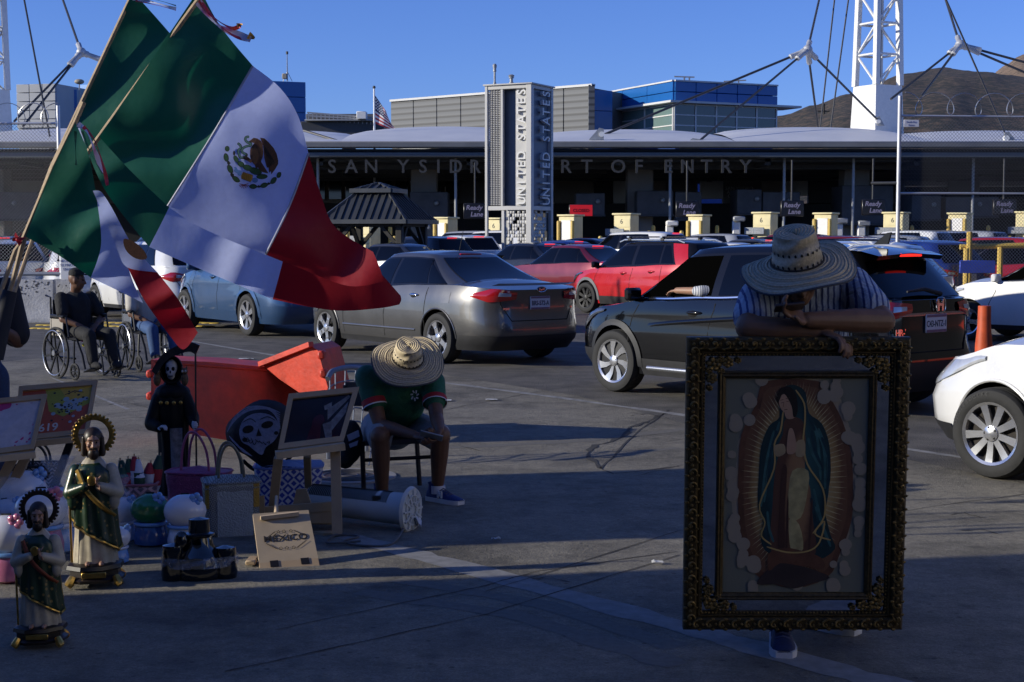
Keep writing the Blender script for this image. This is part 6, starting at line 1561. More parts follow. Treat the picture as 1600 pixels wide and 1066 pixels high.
# ---- wire basket trolley behind him
bk = thing('wire_cart', 'grey wire shopping cart basket behind the seated man beside the red barrier', 'cart', gr(540, 720))
bm2 = mat('cart wire grey', (.20, .23, .30), .45, .6, var=.1); rim_pts = [at(x, y, Y) for x, y, Y in ((512, 592, 10.9), (520, 580, 11.0), (545, 574, 11.2), (572, 577, 11.3), (590, 590, 11.2), (585, 640, 10.9))]
q = MB(); q.tube(curve(rim_pts, 5), .02, 8); q.build('rim', bm2, bk, world=True)
for i in range(7):
    a = curve(rim_pts, 5)[3 + i * 3]; q = MB(); q.tube([a, V((lerp(a.x, -1.25, .2), a.y - .1, a.z - .42))], .006, 5); q.build('wire', bm2, bk, world=True)
for k_ in range(4):
    q = MB(); q.tube([V((lerp(p.x, -1.25, .05 * k_), p.y - .02 * k_, p.z - .10 * (k_ + 1))) for p in curve(rim_pts, 5)], .006, 5); q.build('wire_ring', bm2, bk, world=True)
for sx in (0, 3): a = rim_pts[sx]; q = MB(); q.tube([V((a.x, a.y, a.z - .42)), V((a.x, a.y, .05))], .014, 6); q.build('leg', bm2, bk, world=True)
# ---- the man leaning on the frame
YM = 6.02
mm = thing('person', 'man in blue striped shirt leaning on the big gilt frame reading his phone', 'person', gr(1260, 1000))
shl, shr = J(1186, 468, 6.22), J(1330, 448, 6.26); ell_, elr = J(1168, 512, 6.02), J(1380, 502, 6.06); wl, wr = J(1286, 520, 5.99), J(1262, 500, 5.95)
hd = J(1243, 424, 6.10); ch2 = J(1258, 510, 6.32); pel = J(1272, 700, 6.50)
b_ = MB(); HX = V((-.185, -.36, .92)).normalized(); hd = J(1246, 410, 6.10) - HX * .06; P, R_ = head(b_, hd, V((-.06, -.85, -.45)), HX, .97)
b_.caps(hd + V((.0, .03, -.05)), J(1254, 455, 6.26), .06, .075); limb(b_, shl, ell_, .06, .05); limb(b_, ell_, wl, .05, .032, bulge=.006); limb(b_, shr, elr, .06, .05); limb(b_, elr, wr, .05, .032, bulge=.006)
hand(b_, wl, J(1312, 530, 5.93) - wl, (.1, -.35, -.93), 1., .75, -1); hand(b_, wr, J(1232, 487, 5.93) - wr, (.1, -.45, .6), 1., .75, 1)
b_.caps(pel, ch2, .13, .14); b_.caps(shl.lerp(ch2, .3), shr.lerp(ch2, .3), .075, .075)
an1, an2 = V((1.105, 6.08, .10)), V((1.29, 6.36, .10)); kn1, kn2 = J(1240, 860, 6.30), J(1295, 860, 6.45)
for k_, a_, h_ in ((kn1, an1, J(1240, 720, 6.45)), (kn2, an2, J(1305, 720, 6.52))): limb(b_, h_, k_, .085, .06); limb(b_, k_, a_, .055, .042)
skinned(mm, b_, 'body', skin_a, .0048, 3); face_bits(mm, P, R_, hair=False)
stripe = wave_mat('blue striped shirt', (.035, .06, .19), (.36, .42, .54), 12.5, 'X', rough=.75, dist=.6, sharp=(.18, .34), detail=1.)
_t, _b = nodes_of(stripe); _n = _t.nodes.new('ShaderNodeTexNoise'); _n.inputs['Scale'].default_value = 11; _n.inputs['Detail'].default_value = 3; _n.inputs['Distortion'].default_value = 1.2
_p = _t.nodes.new('ShaderNodeBump'); _p.inputs['Strength'].default_value = .9; _p.inputs['Distance'].default_value = .03; _t.links.new(_n.outputs['Fac'], _p.inputs['Height']); _t.links.new(_p.outputs[0], _b.inputs['Normal'])
c_ = MB(); c_.caps(pel + V((0, 0, .05)), ch2, .17, .18, 16); c_.caps(shl.lerp(ch2, .08), shr.lerp(ch2, .08), .085, .085, 14); c_.ell(ch2 + V((0, -.03, .05)), (.20, .14, .16)); c_.caps(ch2, J(1254, 462, 6.28), .14, .08)
for a_, e_ in ((shl, ell_), (shr, elr)): c_.caps(a_, a_.lerp(e_, .62), .088, .080, 14)
skinned(mm, c_, 'shirt', stripe, .010, 4)
c_ = MB()
for k_, a_, h_ in ((kn1, an1, J(1240, 720, 6.45)), (kn2, an2, J(1305, 720, 6.52))): c_.caps(h_, k_, .115, .085, 14); c_.caps(k_, a_ + V((0, .03, .15)), .085, .070, 14)
c_.caps(pel, J(1272, 740, 6.5), .165, .15, 14); skinned(mm, c_, 'jeans', denim, .012, 3)
shoe(mm, (an1.x, an1.y), (-.12, -1), mat('navy suede shoe', (.012, .022, .075), .75, var=.3, scale=60), sole_m, 1.12); shoe(mm, (an2.x, an2.y), (.75, -.66), mat('navy suede shoe', (.012, .022, .075), .75), sole_m, 1.12)
q = MB(); e_ = J(1303, 486, 6.12); q.bbox(e_, (.055, .012, .012), .003, R=Matrix.Rotation(.15, 3, 'Y')); q.build('pocket_tab', mat('pocket tab', (.30, .26, .34), .6), mm, world=True)
ph = thing('smartphone', 'black phone in the hand of the man in the striped shirt', 'phone', J(1233, 480, 5.90))
Rp = Matrix.Rotation(-.10, 3, 'Y') @ Matrix.Rotation(-.45, 3, 'X')
q = MB(); q.bbox((0, 0, 0), (.115, .06, .010), .003, R=Rp); q.build('case', mat('phone case brown', (.05, .03, .02), .4), ph)
q = MB(); q.bbox(Rp @ V((0, 0, .0062)), (.108, .054, .002), .0008, R=Rp); q.build('screen', gloss_bk, ph)
straw_hat('wide straw sombrero with openwork band on the man with the framed picture', J(1246, 410, 6.10), (-.185, -.36, .92), 1.0, .228, .155, .100, .035)
# ---- wheelchairs
def wheelchair(label, p, phi, plabel, shirt, legs_m, cap):
    t = thing('wheelchair', label, 'wheelchair', (p[0], p[1], 0), phi); fr = mat('wheelchair black tube', (.012, .012, .013), .35, .3, var=.1); sv = mat('wheelchair handrim', (.5, .5, .5), .25, .9, var=0)
    for sx in (-1, 1):
        x = sx * .29; q = MB(); q.tube([(x, .295 * cos(a), .30 + .295 * sin(a)) for a in [2 * pi * i / 40 for i in range(40)]], .015, 8, closed=True); w_ = q.build('wheel', tyre_m, t)
        q = MB(); q.tube([(x + sx * .035, .265 * cos(a), .30 + .265 * sin(a)) for a in [2 * pi * i / 40 for i in range(40)]], .008, 6, closed=True); q.build('hand_rim', sv, w_)
        q = MB()
        for i in range(8): a = 2 * pi * i / 8 + .2; q.beam((x, .03 * cos(a), .30 + .03 * sin(a)), (x, .285 * cos(a), .30 + .285 * sin(a)), .022, .016, up=(1, 0, 0))
        q.build('spoke', fr, w_); q = MB(); q.tube([(x + sx * .04, 0, .30), (x - sx * .02, 0, .30)], .034, 14); q.build('hub', sv, w_)
        q = MB(); q.tube([(x * .92, .40 + .095 * cos(a), .10 + .085 * sin(a)) for a in [2 * pi * i / 20 for i in range(20)]], .016, 6, closed=True); w_ = q.build('caster', tyre_m, t)
        q = MB()
        for i in range(6): a = 2 * pi * i / 6; q.beam((x * .92, .40, .10), (x * .92, .40 + .09 * cos(a), .10 + .08 * sin(a)), .014)
        q.build('spoke', fr, w_)
        q = MB(); q.tube([(x * .92, .40, .10), (x * .92, .38, .24), (x * .85, .36, .46)], .014, 6); q.tube([(x * .85, -.2, .25), (x * .85, .38, .25)], .013, 6); q.tube([(x * .85, -.2, .2), (x * .85, -.2, .95), (x * .85, -.32, .97)], .013, 6)
        q.tube([(x * .85, -.2, .48), (x * .85, .42, .48), (x * .8, .52, .30), (x * .8, .58, .14)], .013, 6); q.tube([(x * .9, -.15, .50), (x * .9, -.15, .72), (x * .9, .20, .72), (x * .9, .26, .50)], .012, 6); q.build('frame', fr, t)
        q = MB(); q.bbox((x * .9, .02, .735), (.06, .32, .035), .012); q.build('armrest', fr, t)
        q = MB(); q.bbox((x * .9, -.03, .60), (.015, .32, .20), .005); q.build('side_panel', mat('side panel beige', (.30, .27, .22), .6) if cap else sv, t)
        q = MB(); q.bbox((x * .55, .62, .13), (.15, .18, .015), .005, R=Matrix.Rotation(.3, 3, 'X')); q.build('footrest', fr, t)
    q = MB(); q.bbox((0, .1, .48), (.46, .44, .04), .015); q.build('seat', blackcloth, t); q = MB(); q.bbox((0, -.2, .72), (.44, .03, .40), .012); q.build('backrest', blackcloth, t)
    # the sitter
    pr = thing('person', plabel, 'person', (p[0], p[1], 0), phi); b_ = MB(); T = lambda x, y, z: V((x, y, z))
    hd_ = T(.03, .04, 1.16); P, R_ = head(b_, hd_, V((-.75, .65, -.12)), V((0, .1, 1))); b_.caps(hd_ + V((0, -.02, -.06)), T(0, -.05, .98), .056, .07)
    shl, shr = T(-.19, -.05, .94), T(.19, -.05, .94); el, er = T(-.27, .08, .70), T(.25, .10, .70); wl, wr = T(-.10, .26, .64), T(.12, .28, .62)
    for s_, e_, w_ in ((shl, el, wl), (shr, er, wr)): limb(b_, s_, e_, .055, .045); limb(b_, e_, w_, .044, .03); hand(b_, w_, T(0, .34, .58) - w_, (0, 0, -1), 1., .5, 1 if w_ is wl else -1)
    b_.caps(T(0, -.03, .58), T(0, -.05, .85), .13, .14); kn = [(sx * .13, .50, .52) for sx in (-1, 1)]
    for sx, k_ in zip((-1, 1), kn): limb(b_, (sx * .10, .0, .55), k_, .085, .06); limb(b_, k_, (sx * .13, .58, .20), .055, .042)
    o = link('body', remesh(b_, 'body', skin_b, .011, 3), pr)
    for sx in (-1, 1):
        q = MB(); q.ell(P(.030 * sx, .082, .006), .010, 8, 6); q.build('eye', eye_d, pr)
    q = MB(); q.ell(hd_ + V((0, -.02, .03)), (.082, .10, .092)); q.build('hair', hair_m, pr)
    if cap:
        q = MB(); c0 = hd_ + V((0, -.005, .055)); q.lathe([(.093, 0), (.093, .03), (.08, .065), (.04, .088), (0, .092)], 20, c0)
        d_ = V((-.75, .65, 0)).normalized(); x_ = V((d_.y, -d_.x, 0)); q.add([c0 + x_ * a_ + d_ * b2 + V((0, 0, dz)) for dz in (.0, .012) for a_, b2 in ((-.075, .06), (-.06, .15), (0, .175), (.06, .15), (.075, .06))], [(0, 1, 2, 3, 4), (9, 8, 7, 6, 5)] + [(i, (i + 1) % 5, (i + 1) % 5 + 5, i + 5) for i in range(5)]); q.build('cap', blackcloth, pr)
    c_ = MB(); c_.caps(T(0, -.02, .58), T(0, -.05, .86), .165, .175, 14); c_.caps(T(-.17, -.05, .92), T(.17, -.05, .92), .08, .08)
    for s_, e_ in ((shl, el), (shr, er)): c_.caps(s_, s_.lerp(e_, .7), .08, .072)
    link('shirt', remesh(c_, 'shirt', shirt, .013, 3), pr)
    c_ = MB()
    for sx, k_ in zip((-1, 1), kn): c_.caps((sx * .10, .0, .56), k_, .105, .08); c_.caps(k_, (sx * .13, .58, .22), .08, .062)
    link('trousers', remesh(c_, 'trousers', legs_m, .013, 3), pr)
    for sx in (-1, 1): q = MB(); q.ell((sx * .13, .64, .175), (.05, .13, .05)); q.build('shoe', blackcloth, pr)
    return t, pr
c1 = gr(86, 591)
wc, _ = wheelchair('black wheelchair with spoked wheels carrying the man in the black cap', (c1.x + .23, c1.y + .20), radians(-136), 'man in black cap and black shirt sitting in a wheelchair', blackcloth, blackcloth, True)
c2 = gr(203, 578)
wheelchair('second wheelchair partly hidden behind the drooping flag', (c2.x + .18, c2.y + .22), radians(-146), 'seated person in beige shirt and jeans behind the drooping flag', mat('beige shirt', (.45, .42, .36), .8), denim2, False)
fl_ = thing('pink_flower', 'bright pink artificial flower tied to the wheelchair arm', 'flower', at(132, 527, c1.y - .15))
for i in range(9):
    a = 2 * pi * i / 9; q = MB(); q.ell((.038 * cos(a), -.01, .038 * sin(a)), (.026, .014, .014), 8, 6, Matrix.Rotation(-a, 3, 'Y')); q.build('petal', mat('hot pink', (.75, .03, .22), .5), fl_)
q = MB(); q.ell((0, -.02, 0), .018); q.build('centre', mat('hot pink', (.75, .03, .22), .5), fl_)
fy = thing('yellow_strap', 'yellow strip below the pink flower', 'strap', at(136, 539, c1.y - .1)); q = MB(); q.bbox((0, 0, 0), (.11, .04, .035), .008); q.build('strip', mat('yellow plastic', (.6, .5, .03), .5), fy)
# ---- figure at the picture edge
sp_ = thing('person', 'standing person in dark shirt and jeans cut off beside the flag poles', 'person', (-3.08, 8.55, 0))
b_ = MB(); T = lambda x, y, z: V((-3.08 + x, 8.55 + y, z))
P, R_ = head(b_, T(0, -.02, 1.58), (.3, -1, 0), (0, 0, 1)); b_.caps(T(0, 0, 1.50), T(0, .02, 1.40), .06, .07)
for sx in (-1, 1):
    s_, e_, w_ = T(sx * .20, 0, 1.36), T(sx * .27, -.02, 1.08), T(sx * .24, -.22, 1.16); limb(b_, s_, e_, .055, .045); limb(b_, e_, w_, .044, .03); hand(b_, w_, V((0, -.5, .8)), (-sx, 0, 0), 1., 1.1, sx)
    limb(b_, T(sx * .10, 0, .85), T(sx * .12, 0, .48), .09, .06); limb(b_, T(sx * .12, 0, .48), T(sx * .13, .02, .10), .058, .042)
b_.caps(T(0, 0, .95), T(0, 0, 1.25), .13, .15); skinned(sp_, b_, 'body', skin_b, .012, 3); face_bits(sp_, P, R_)
c_ = MB(); c_.caps(T(0, 0, .98), T(0, 0, 1.28), .165, .18); c_.caps(T(-.18, 0, 1.35), T(.18, 0, 1.35), .08, .08)
for sx in (-1, 1): c_.caps(T(sx * .20, 0, 1.36), T(sx * .26, -.015, 1.12), .085, .08)
skinned(sp_, c_, 'shirt', mat('dark navy shirt', (.012, .012, .018), .8), .014, 3)
c_ = MB(); c_.caps(T(0, 0, .98), T(0, 0, .86), .16, .16)
for sx in (-1, 1): c_.caps(T(sx * .10, 0, .86), T(sx * .12, 0, .48), .11, .085); c_.caps(T(sx * .12, 0, .48), T(sx * .13, .02, .12), .085, .075)
skinned(sp_, c_, 'jeans', denim, .014, 3)
for sx in (-1, 1): shoe(sp_, (-3.08 + sx * .13, 8.57), (sx * .2, -1), blackcloth, sole_m)
# ---- drivers
M_ = Matrix.Translation(black_car.location) @ black_car.rotation_euler.to_matrix().to_4x4()
dr = thing('person', 'driver resting a forearm on the open window sill of the black crossover', 'person', M_ @ V((-.45, .25, .5)))
b_ = MB(); T = lambda x, y, z: M_ @ V((x, y, z))
zsl = 1.115
P, R_ = head(b_, T(-.36, .02, 1.36), M_.to_3x3() @ V((0, 1, 0)), (0, 0, 1)); b_.caps(T(-.36, 0, 1.28), T(-.36, -.02, 1.18), .055, .065); b_.caps(T(-.36, -.02, .75), T(-.36, -.04, 1.05), .14, .15)
limb(b_, T(-.56, -.05, 1.10), T(-.79, .10, zsl - .0), .05, .045); limb(b_, T(-.79, .10, zsl), T(-.83, .40, zsl - .0), .044, .034); hand(b_, T(-.83, .40, zsl), M_.to_3x3() @ V((.1, 1, -.15)), M_.to_3x3() @ V((0, 0, -1)), 1., .45, 1)
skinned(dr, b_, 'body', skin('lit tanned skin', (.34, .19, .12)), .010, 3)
c_ = MB(); c_.caps(T(-.36, -.02, .78), T(-.36, -.04, 1.06), .17, .175); c_.caps(T(-.56, -.05, 1.10), T(-.79, .10, zsl), .07, .06); c_.caps(T(-.79, .10, zsl), T(-.80, .16, zsl), .06, .052)
skinned(dr, c_, 'shirt', wave_mat('grey striped sleeve', (.2, .22, .27), (.6, .6, .6), 14, 'X', rough=.8), .012, 3)
M2 = Matrix.Translation(white2.location) @ white2.rotation_euler.to_matrix().to_4x4()
dr = thing('person', 'driver of the white sedan with one arm on the window sill', 'person', M2 @ V((-.40, .1, .5))); T = lambda x, y, z: M2 @ V((x, y, z)); b_ = MB()
P, R_ = head(b_, T(-.34, .0, 1.22), M2.to_3x3() @ V((0, 1, 0)), (0, 0, 1)); b_.caps(T(-.34, 0, 1.14), T(-.34, -.02, 1.0), .055, .065); b_.caps(T(-.34, 0, .7), T(-.34, 0, .92), .14, .15); limb(b_, T(-.5, -.02, .98), T(-.74, .0, 1.05), .05, .045); limb(b_, T(-.74, .0, 1.05), T(-.80, .26, 1.06), .044, .034)
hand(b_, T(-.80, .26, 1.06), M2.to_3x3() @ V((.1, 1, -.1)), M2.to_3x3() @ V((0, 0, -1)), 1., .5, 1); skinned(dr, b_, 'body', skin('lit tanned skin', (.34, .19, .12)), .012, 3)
c_ = MB(); c_.caps(T(-.34, 0, .7), T(-.34, 0, .94), .17, .175); c_.caps(T(-.5, -.02, .98), T(-.66, -.01, 1.03), .07, .065); skinned(dr, c_, 'shirt', mat('pale shirt', (.5, .5, .5), .8), .014, 3)
# ================================================================ THE VENDORS' GOODS
wood = mat('pine board', (.44, .32, .19), .6, var=.16, scale=7, c2=(.36, .25, .14), detail=9); wood_l = mat('light pine edge', (.50, .38, .24), .6, var=.1, scale=9); ply = mat('plywood face', (.40, .31, .20), .65, var=.12, scale=5, detail=9)
gold = mat('antique gold', (.22, .145, .05), .42, .75, var=.4, scale=70, bump=.4, bscale=120); gold_d = mat('dark antique gold', (.09, .062, .026), .5, .6, var=.45, scale=60)
ink = mat('burnt print', (.02, .014, .010), .7)
def quadfn(TL, TR, BR, BL):
    TL, TR, BR, BL = map(V, (TL, TR, BR, BL)); n = (TR - TL).cross(BL - TL).normalized()
    if n.y > 0: n = -n
    return lambda u, v, d=0.: TL.lerp(TR, u).lerp(BL.lerp(BR, u), v) + n * d, n
def frame_bars(par, fn, w, th, m, mm_=('top_rail', 'bottom_rail', 'side_rail', 'side_rail'), d0=0.):
    wu, wv = w
    for nm, (u0, v0, u1, v1) in zip(mm_, ((0, 0, 1, wv), (0, 1 - wv, 1, 1), (0, wv, wu, 1 - wv), (1 - wu, wv, 1, 1 - wv))):
        q = MB(); n = fn(0, 0, 1) - fn(0, 0, 0); q.prism([fn(u0, v0, d0), fn(u1, v0, d0), fn(u1, v1, d0), fn(u0, v1, d0)], n * th); q.build(nm, m, par, world=True)
def sheet(par, nm, fn, u0, v0, u1, v1, d, m, th=-.004): q = MB(); n = fn(0, 0, 1) - fn(0, 0, 0); q.prism([fn(u0, v0, d), fn(u1, v0, d), fn(u1, v1, d), fn(u0, v1, d)], n * th); return q.build(nm, m, par, world=True)
def print_(par, nm, fn, polys, d, m): 
    q = MB()
    for i, p in enumerate(polys): q.poly([fn(u, v, d + i * .00001) for u, v in p])
    o = q.build(nm, m, par, world=True, smooth=False, recalc=False)
    if len(polys) > 5: o['kind'] = 'stuff'
    return o
def circ(cx, cy, r, n=12, asp=1.): return [(cx + r * cos(2 * pi * i / n), cy + r * asp * sin(2 * pi * i / n)) for i in range(n)]
# ---- the big framed picture
PF = thing('framed_picture', 'large ornate gilt framed picture of a robed veiled woman within a mirrored border', 'picture', (1.135, 6.0, .085)); PF.rotation_euler = (.045, 0, 0)
FW, FH = .885, 1.19
def ring_prof(x0, x1, z0, z1, prof, nm, m, par):           # moulding swept round a rectangle; prof = (inset, depth)
    q = MB(); k = len(prof); vs_ = []
    for cx, cz, sx, sz in ((x0, z0, 1, 1), (x1, z0, -1, 1), (x1, z1, -1, -1), (x0, z1, 1, -1)):
        for a, b in prof: vs_.append(V((cx + sx * a, -b, cz + sz * a)))
    q.add(vs_, [(c * k + i, ((c + 1) % 4) * k + i, ((c + 1) % 4) * k + i + 1, c * k + i + 1) for c in range(4) for i in range(k - 1)])
    return q.build(nm, m, par, smooth=True, ang=30)
h_ = FW / 2
ring_prof(-h_, h_, 0, FH, [(0, -.025), (0, .012), (.005, .020), (.010, .024), (.044, .026), (.050, .018), (.054, .012), (.058, .018), (.063, .018), (.068, .008), (.074, .006), (.077, -.004)], 'outer_moulding', gold_d, PF)
random.seed(3)
def scroll(q, c, r, a0, tw=1):                              # a curled acanthus leaf lying on the moulding
    pts, rs = [], []
    for i in range(9):
        t = i / 8; a = a0 + tw * t * 4.6; rr = r * (1 - .75 * t); pts.append(c + V((rr * cos(a), -.006 - .006 * t, rr * sin(a)))); rs.append(r * (.20 + .10 * sin(pi * t)))
    q.tube(pts, rs, 5)
    q.ell(c + V((0, -.010, 0)), (r * .3, .008, r * .3), 6, 5)
for (p0, p1) in (((-h_ + .026, .026), (h_ - .026, .026)), ((h_ - .026, .026), (h_ - .026, FH - .026)), ((h_ - .026, FH - .026), (-h_ + .026, FH - .026)), ((-h_ + .026, FH - .026), (-h_ + .026, .026))):
    L = sqrt((p1[0] - p0[0]) ** 2 + (p1[1] - p0[1]) ** 2); n = int(L / .052); q = MB(); ang = atan2(p1[1] - p0[1], p1[0] - p0[0])
    for i in range(n):
        t = (i + .5) / n; c = V((lerp(p0[0], p1[0], t), -.024, lerp(p0[1], p1[1], t))); scroll(q, c, .019, ang + 1.2, 1 if i % 2 else 1)
        q.ell(c + V((.026 * cos(ang), -.002, .026 * sin(ang))), (.007, .008, .007), 6, 5); 
        for sg_ in (-1, 1): q.ell(c + V((.013 * cos(ang) - sg_ * .021 * sin(ang), .0, .013 * sin(ang) + sg_ * .021 * cos(ang))), (.010, .007, .006), 6, 5)
    q.build('carved_border', gold, PF)['kind'] = 'stuff'
    q = MB(); k_ = .070 - .026; n = int(L / .014)
    nx, nz = -sin(ang), cos(ang)
    for i in range(3, n - 3): t = (i + .5) / n; q.ell((lerp(p0[0], p1[0], t) + nx * k_, -.010, lerp(p0[1], p1[1], t) + nz * k_), (.0045, .005, .0045), 6, 4)
    q.build('beading', gold, PF)['kind'] = 'stuff'
i0 = .128
q = MB(); q.box((0, .006, FH / 2), (FW - .13, .006, FH - .13)); q.build('mirror', mat('bevelled mirror', (.55, .60, .68), .03, 1., var=0), PF)
q = MB(); q.box((0, .018, FH / 2), (FW - .03, .012, FH - .03)); q.build('backing', mat('frame backing', (.10, .07, .05), .8), PF)
ring_prof(-h_ + i0, h_ - i0, i0 - .005, FH - i0 - .008, [(0, -.004), (0, .014), (.006, .020), (.012, .016), (.017, .018), (.022, .012), (.027, .010), (.030, .002)], 'inner_moulding', gold_d, PF)
for sx in (-1, 1):
    for sz in (-1, 1):
        q = MB(); cx, cz = sx * (h_ - .078), (FH / 2) + sz * (FH / 2 - .078)
        for (dx, dz, r) in ((.03, .03, .03), (.085, .022, .024), (.022, .085, .024), (.125, .014, .014), (.014, .125, .014), (.06, .06, .016), (.055, .012, .015), (.012, .055, .015)):
            c = V((cx - sx * dx, -.008, cz - sz * dz))
            for i in range(6): a = i * pi / 3 + dx * 30; q.ell(c + V((r * .62 * cos(a), -.004, r * .62 * sin(a))), (r * .42, .007, r * .36), 7, 5)
            q.ell(c + V((0, -.010, 0)), (r * .3, .007, r * .3), 7, 5)
        q.build('corner_flowers', gold, PF)
# the painting: flat layers of paint
pm_ = lambda n, c, **k: mat('paint ' + n, c, .45, **k)
pw, pz0, pz1 = h_ - i0 - .028, i0 + .024, FH - i0 - .036
sky_p = grad_mat('paint pearly clouds', [(0., (.42, .33, .23)), (.75, (.38, .31, .225)), (.95, (.31, .27, .2)), (1.2, (.18, .185, .145))], (0, .60), (.30, .52), nscale=5, namt=.35)
def pt(x, y, d=0.): return V((lerp(-pw, pw, (x - 48) / 624), .0 - d, lerp(pz1, pz0, (y - 68) / 960)))
pn = MB(); pn.box((0, .004, (pz0 + pz1) / 2), (2 * pw, .006, pz1 - pz0)); pnt = pn.build('painting', sky_p, PF)
def lay(nm, polys, d, m):
    q = MB()
    for i, p in enumerate(polys): q.poly([pt(x, y, d + i * (.00003 if nm == 'cloud_puffs' else .000006)) for x, y in p])
    o = q.build(nm, m, pnt, smooth=False, recalc=False)
    if len(polys) > 3: o['kind'] = 'stuff'
    return o
halo = [(226, 82), (180, 190), (120, 320), (110, 480), (112, 640), (125, 760), (160, 880), (210, 960), (360, 1010), (510, 960), (560, 860), (610, 700), (612, 540), (600, 400), (560, 260), (500, 150), (450, 82)]
lay('halo_edge', [blob(halo)], .0012, pm_('russet', (.12, .05, .028), var=.3, scale=12))
lay('halo', [[(360 + (x - 360) * .9, 540 + (y - 540) * .94) for x, y in blob(halo)]], .0018, grad_mat('paint ochre glow', [(.0, (.62, .47, .21)), (.60, (.5, .36, .15)), (.84, (.28, .17, .07)), (1., (.16, .075, .04))], (0, .60), (.21, .40), nscale=14, namt=.2))
rays = []
for i in range(110):
    a = 2 * pi * i / 110; c, s_ = cos(a), sin(a); r0, r1 = (150, 370), (222 + 12 * (i % 2), 440 + 14 * (i % 2)); w = .010
    rays.append([(355 + r0[0] * cos(a - w), 530 + r0[1] * sin(a - w)), (355 + r1[0] * c, 530 + r1[1] * s_), (355 + r0[0] * cos(a + w), 530 + r0[1] * sin(a + w))])
lay('rays', rays, .0024, pm_('pale gold', (.50, .42, .23), var=.4, scale=30))
cl = []
random.seed(9)
for (x, y) in halo:
    for k_ in range(5): cl.append(circ(x + (x - 360) * .03 + random.uniform(-6, 6) + (-20 if x < 360 else 20), y + random.uniform(-75, 75), random.uniform(16, 34), 14))
lay('cloud_puffs', [[(min(668, max(52, a)), min(1024, max(72, b))) for a, b in c] for c in cl], .003, grad_mat('paint rosy cloud', [(.6, (.50, .40, .29)), (.9, (.40, .325, .24)), (1.1, (.32, .275, .21))], (0, .60), (.27, .46), nscale=18, namt=.5))
mantle = [(300, 110), (345, 98), (395, 130), (410, 220), (470, 270), (505, 370), (512, 520), (490, 640), (520, 770), (540, 830), (470, 880), (400, 850), (330, 840), (250, 850), (214, 790), (222, 700), (198, 640), (200, 480), (208, 370), (240, 280), (285, 240), (280, 160)]
lay('mantle', [blob(mantle)], .0038, grad_mat('paint teal mantle', [(0., (.03, .115, .115)), (.55, (.015, .07, .078)), (.9, (.006, .03, .036))], (0, .62), (.15, .36), nscale=16, namt=.35))
fld = []
for (x0, y0, x1, y1, x2, y2) in ((285, 260, 250, 420, 225, 620), (262, 300, 232, 440, 212, 640), (410, 240, 450, 330, 470, 520), (430, 270, 480, 380, 490, 560), (455, 290, 498, 420, 500, 600), (440, 560, 465, 660, 500, 780), (450, 640, 490, 740, 520, 820), (240, 660, 250, 740, 270, 800), (410, 330, 430, 400, 470, 470)): fld += thick(smooth2([(x0, y0), (x1, y1), (x2, y2)], 5), 11)
lay('mantle_folds', fld, .0041, pm_('light teal', (.035, .12, .12), var=.3, scale=20))
fld = []
for (x0, y0, x1, y1, x2, y2) in ((300, 120, 290, 180, 300, 240), (390, 150, 405, 220, 440, 300), (275, 300, 250, 400, 240, 560), (425, 300, 440, 380, 480, 480), (470, 330, 505, 440, 492, 640), (430, 600, 450, 700, 480, 820), (225, 690, 235, 760, 250, 820)): fld += thick(smooth2([(x0, y0), (x1, y1), (x2, y2)], 5), 13)
lay('mantle_shadows', fld, .0042, pm_('deep teal', (.005, .035, .05), var=.3, scale=20))
lay('gown', [blob([(310, 250), (380, 250), (400, 340), (400, 480), (425, 560), (440, 700), (455, 850), (360, 880), (260, 840), (262, 640), (270, 480), (290, 380), (262, 400), (300, 320)])], .0044, grad_mat('paint rose ochre gown', [(0., (.40, .24, .11)), (.6, (.26, .14, .07)), (1., (.10, .045, .03))], (.01, .56), (.075, .32), nscale=20, namt=.4))
lay('gown_light', [blob([(345, 480), (415, 480), (410, 600), (385, 690), (335, 690), (330, 600)]), blob([(335, 700), (380, 720), (400, 830), (350, 850)])], .005, pm_('pale gold gown', (.42, .36, .17), var=.3, scale=20))
lay('gown_folds', [blob([(300, 470), (322, 470), (315, 660), (318, 830), (290, 830), (292, 640)]), blob([(325, 620), (332, 620), (330, 850), (322, 850)]), blob([(430, 620), (437, 640), (428, 850), (420, 850)])], .0054, pm_('deep brown', (.06, .025, .018)))
edge = thick(smooth2([(300, 215), (290, 300), (265, 360), (265, 470), (205, 630), (230, 710), (215, 770), (260, 810)]), 7) + thick(smooth2([(352, 120), (390, 180), (395, 260), (390, 350), (410, 450), (480, 560), (490, 680), (450, 760), (520, 790)]), 7) + thick(smooth2([(240, 820), (330, 845), (420, 840), (470, 800), (490, 705), (440, 760)]), 7)
lay('mantle_edging', edge, .0058, pm_('gold line', (.45, .32, .11)))
lay('neck', [blob([(306, 200), (345, 190), (352, 240), (315, 246)])], .0058, pm_('fair skin', (.42, .26, .17)))
lay('hair', [blob([(272, 150), (290, 112), (330, 108), (356, 150), (362, 220), (345, 240), (335, 190), (300, 135), (278, 175)])], .0064, pm_('dark hair', (.012, .008, .006)))
lay('face', [blob([(282, 150), (310, 138), (340, 160), (345, 200), (322, 222), (300, 215), (284, 190)])], .0062, pm_('fair skin', (.42, .26, .17)))
lay('features', thick([(288, 178), (300, 175)], 4) + thick([(312, 172), (328, 168)], 4) + thick([(286, 166), (300, 162)], 4) + thick([(310, 158), (328, 154)], 4) + thick([(304, 208), (318, 206)], 5) + thick([(302, 172), (300, 195)], 3), .0068, pm_('deep brown', (.06, .025, .018)))
lay('hands', [blob([(318, 380), (325, 300), (340, 290), (352, 320), (360, 370), (352, 400), (325, 404)])], .0064, pm_('fair skin', (.42, .26, .17)))
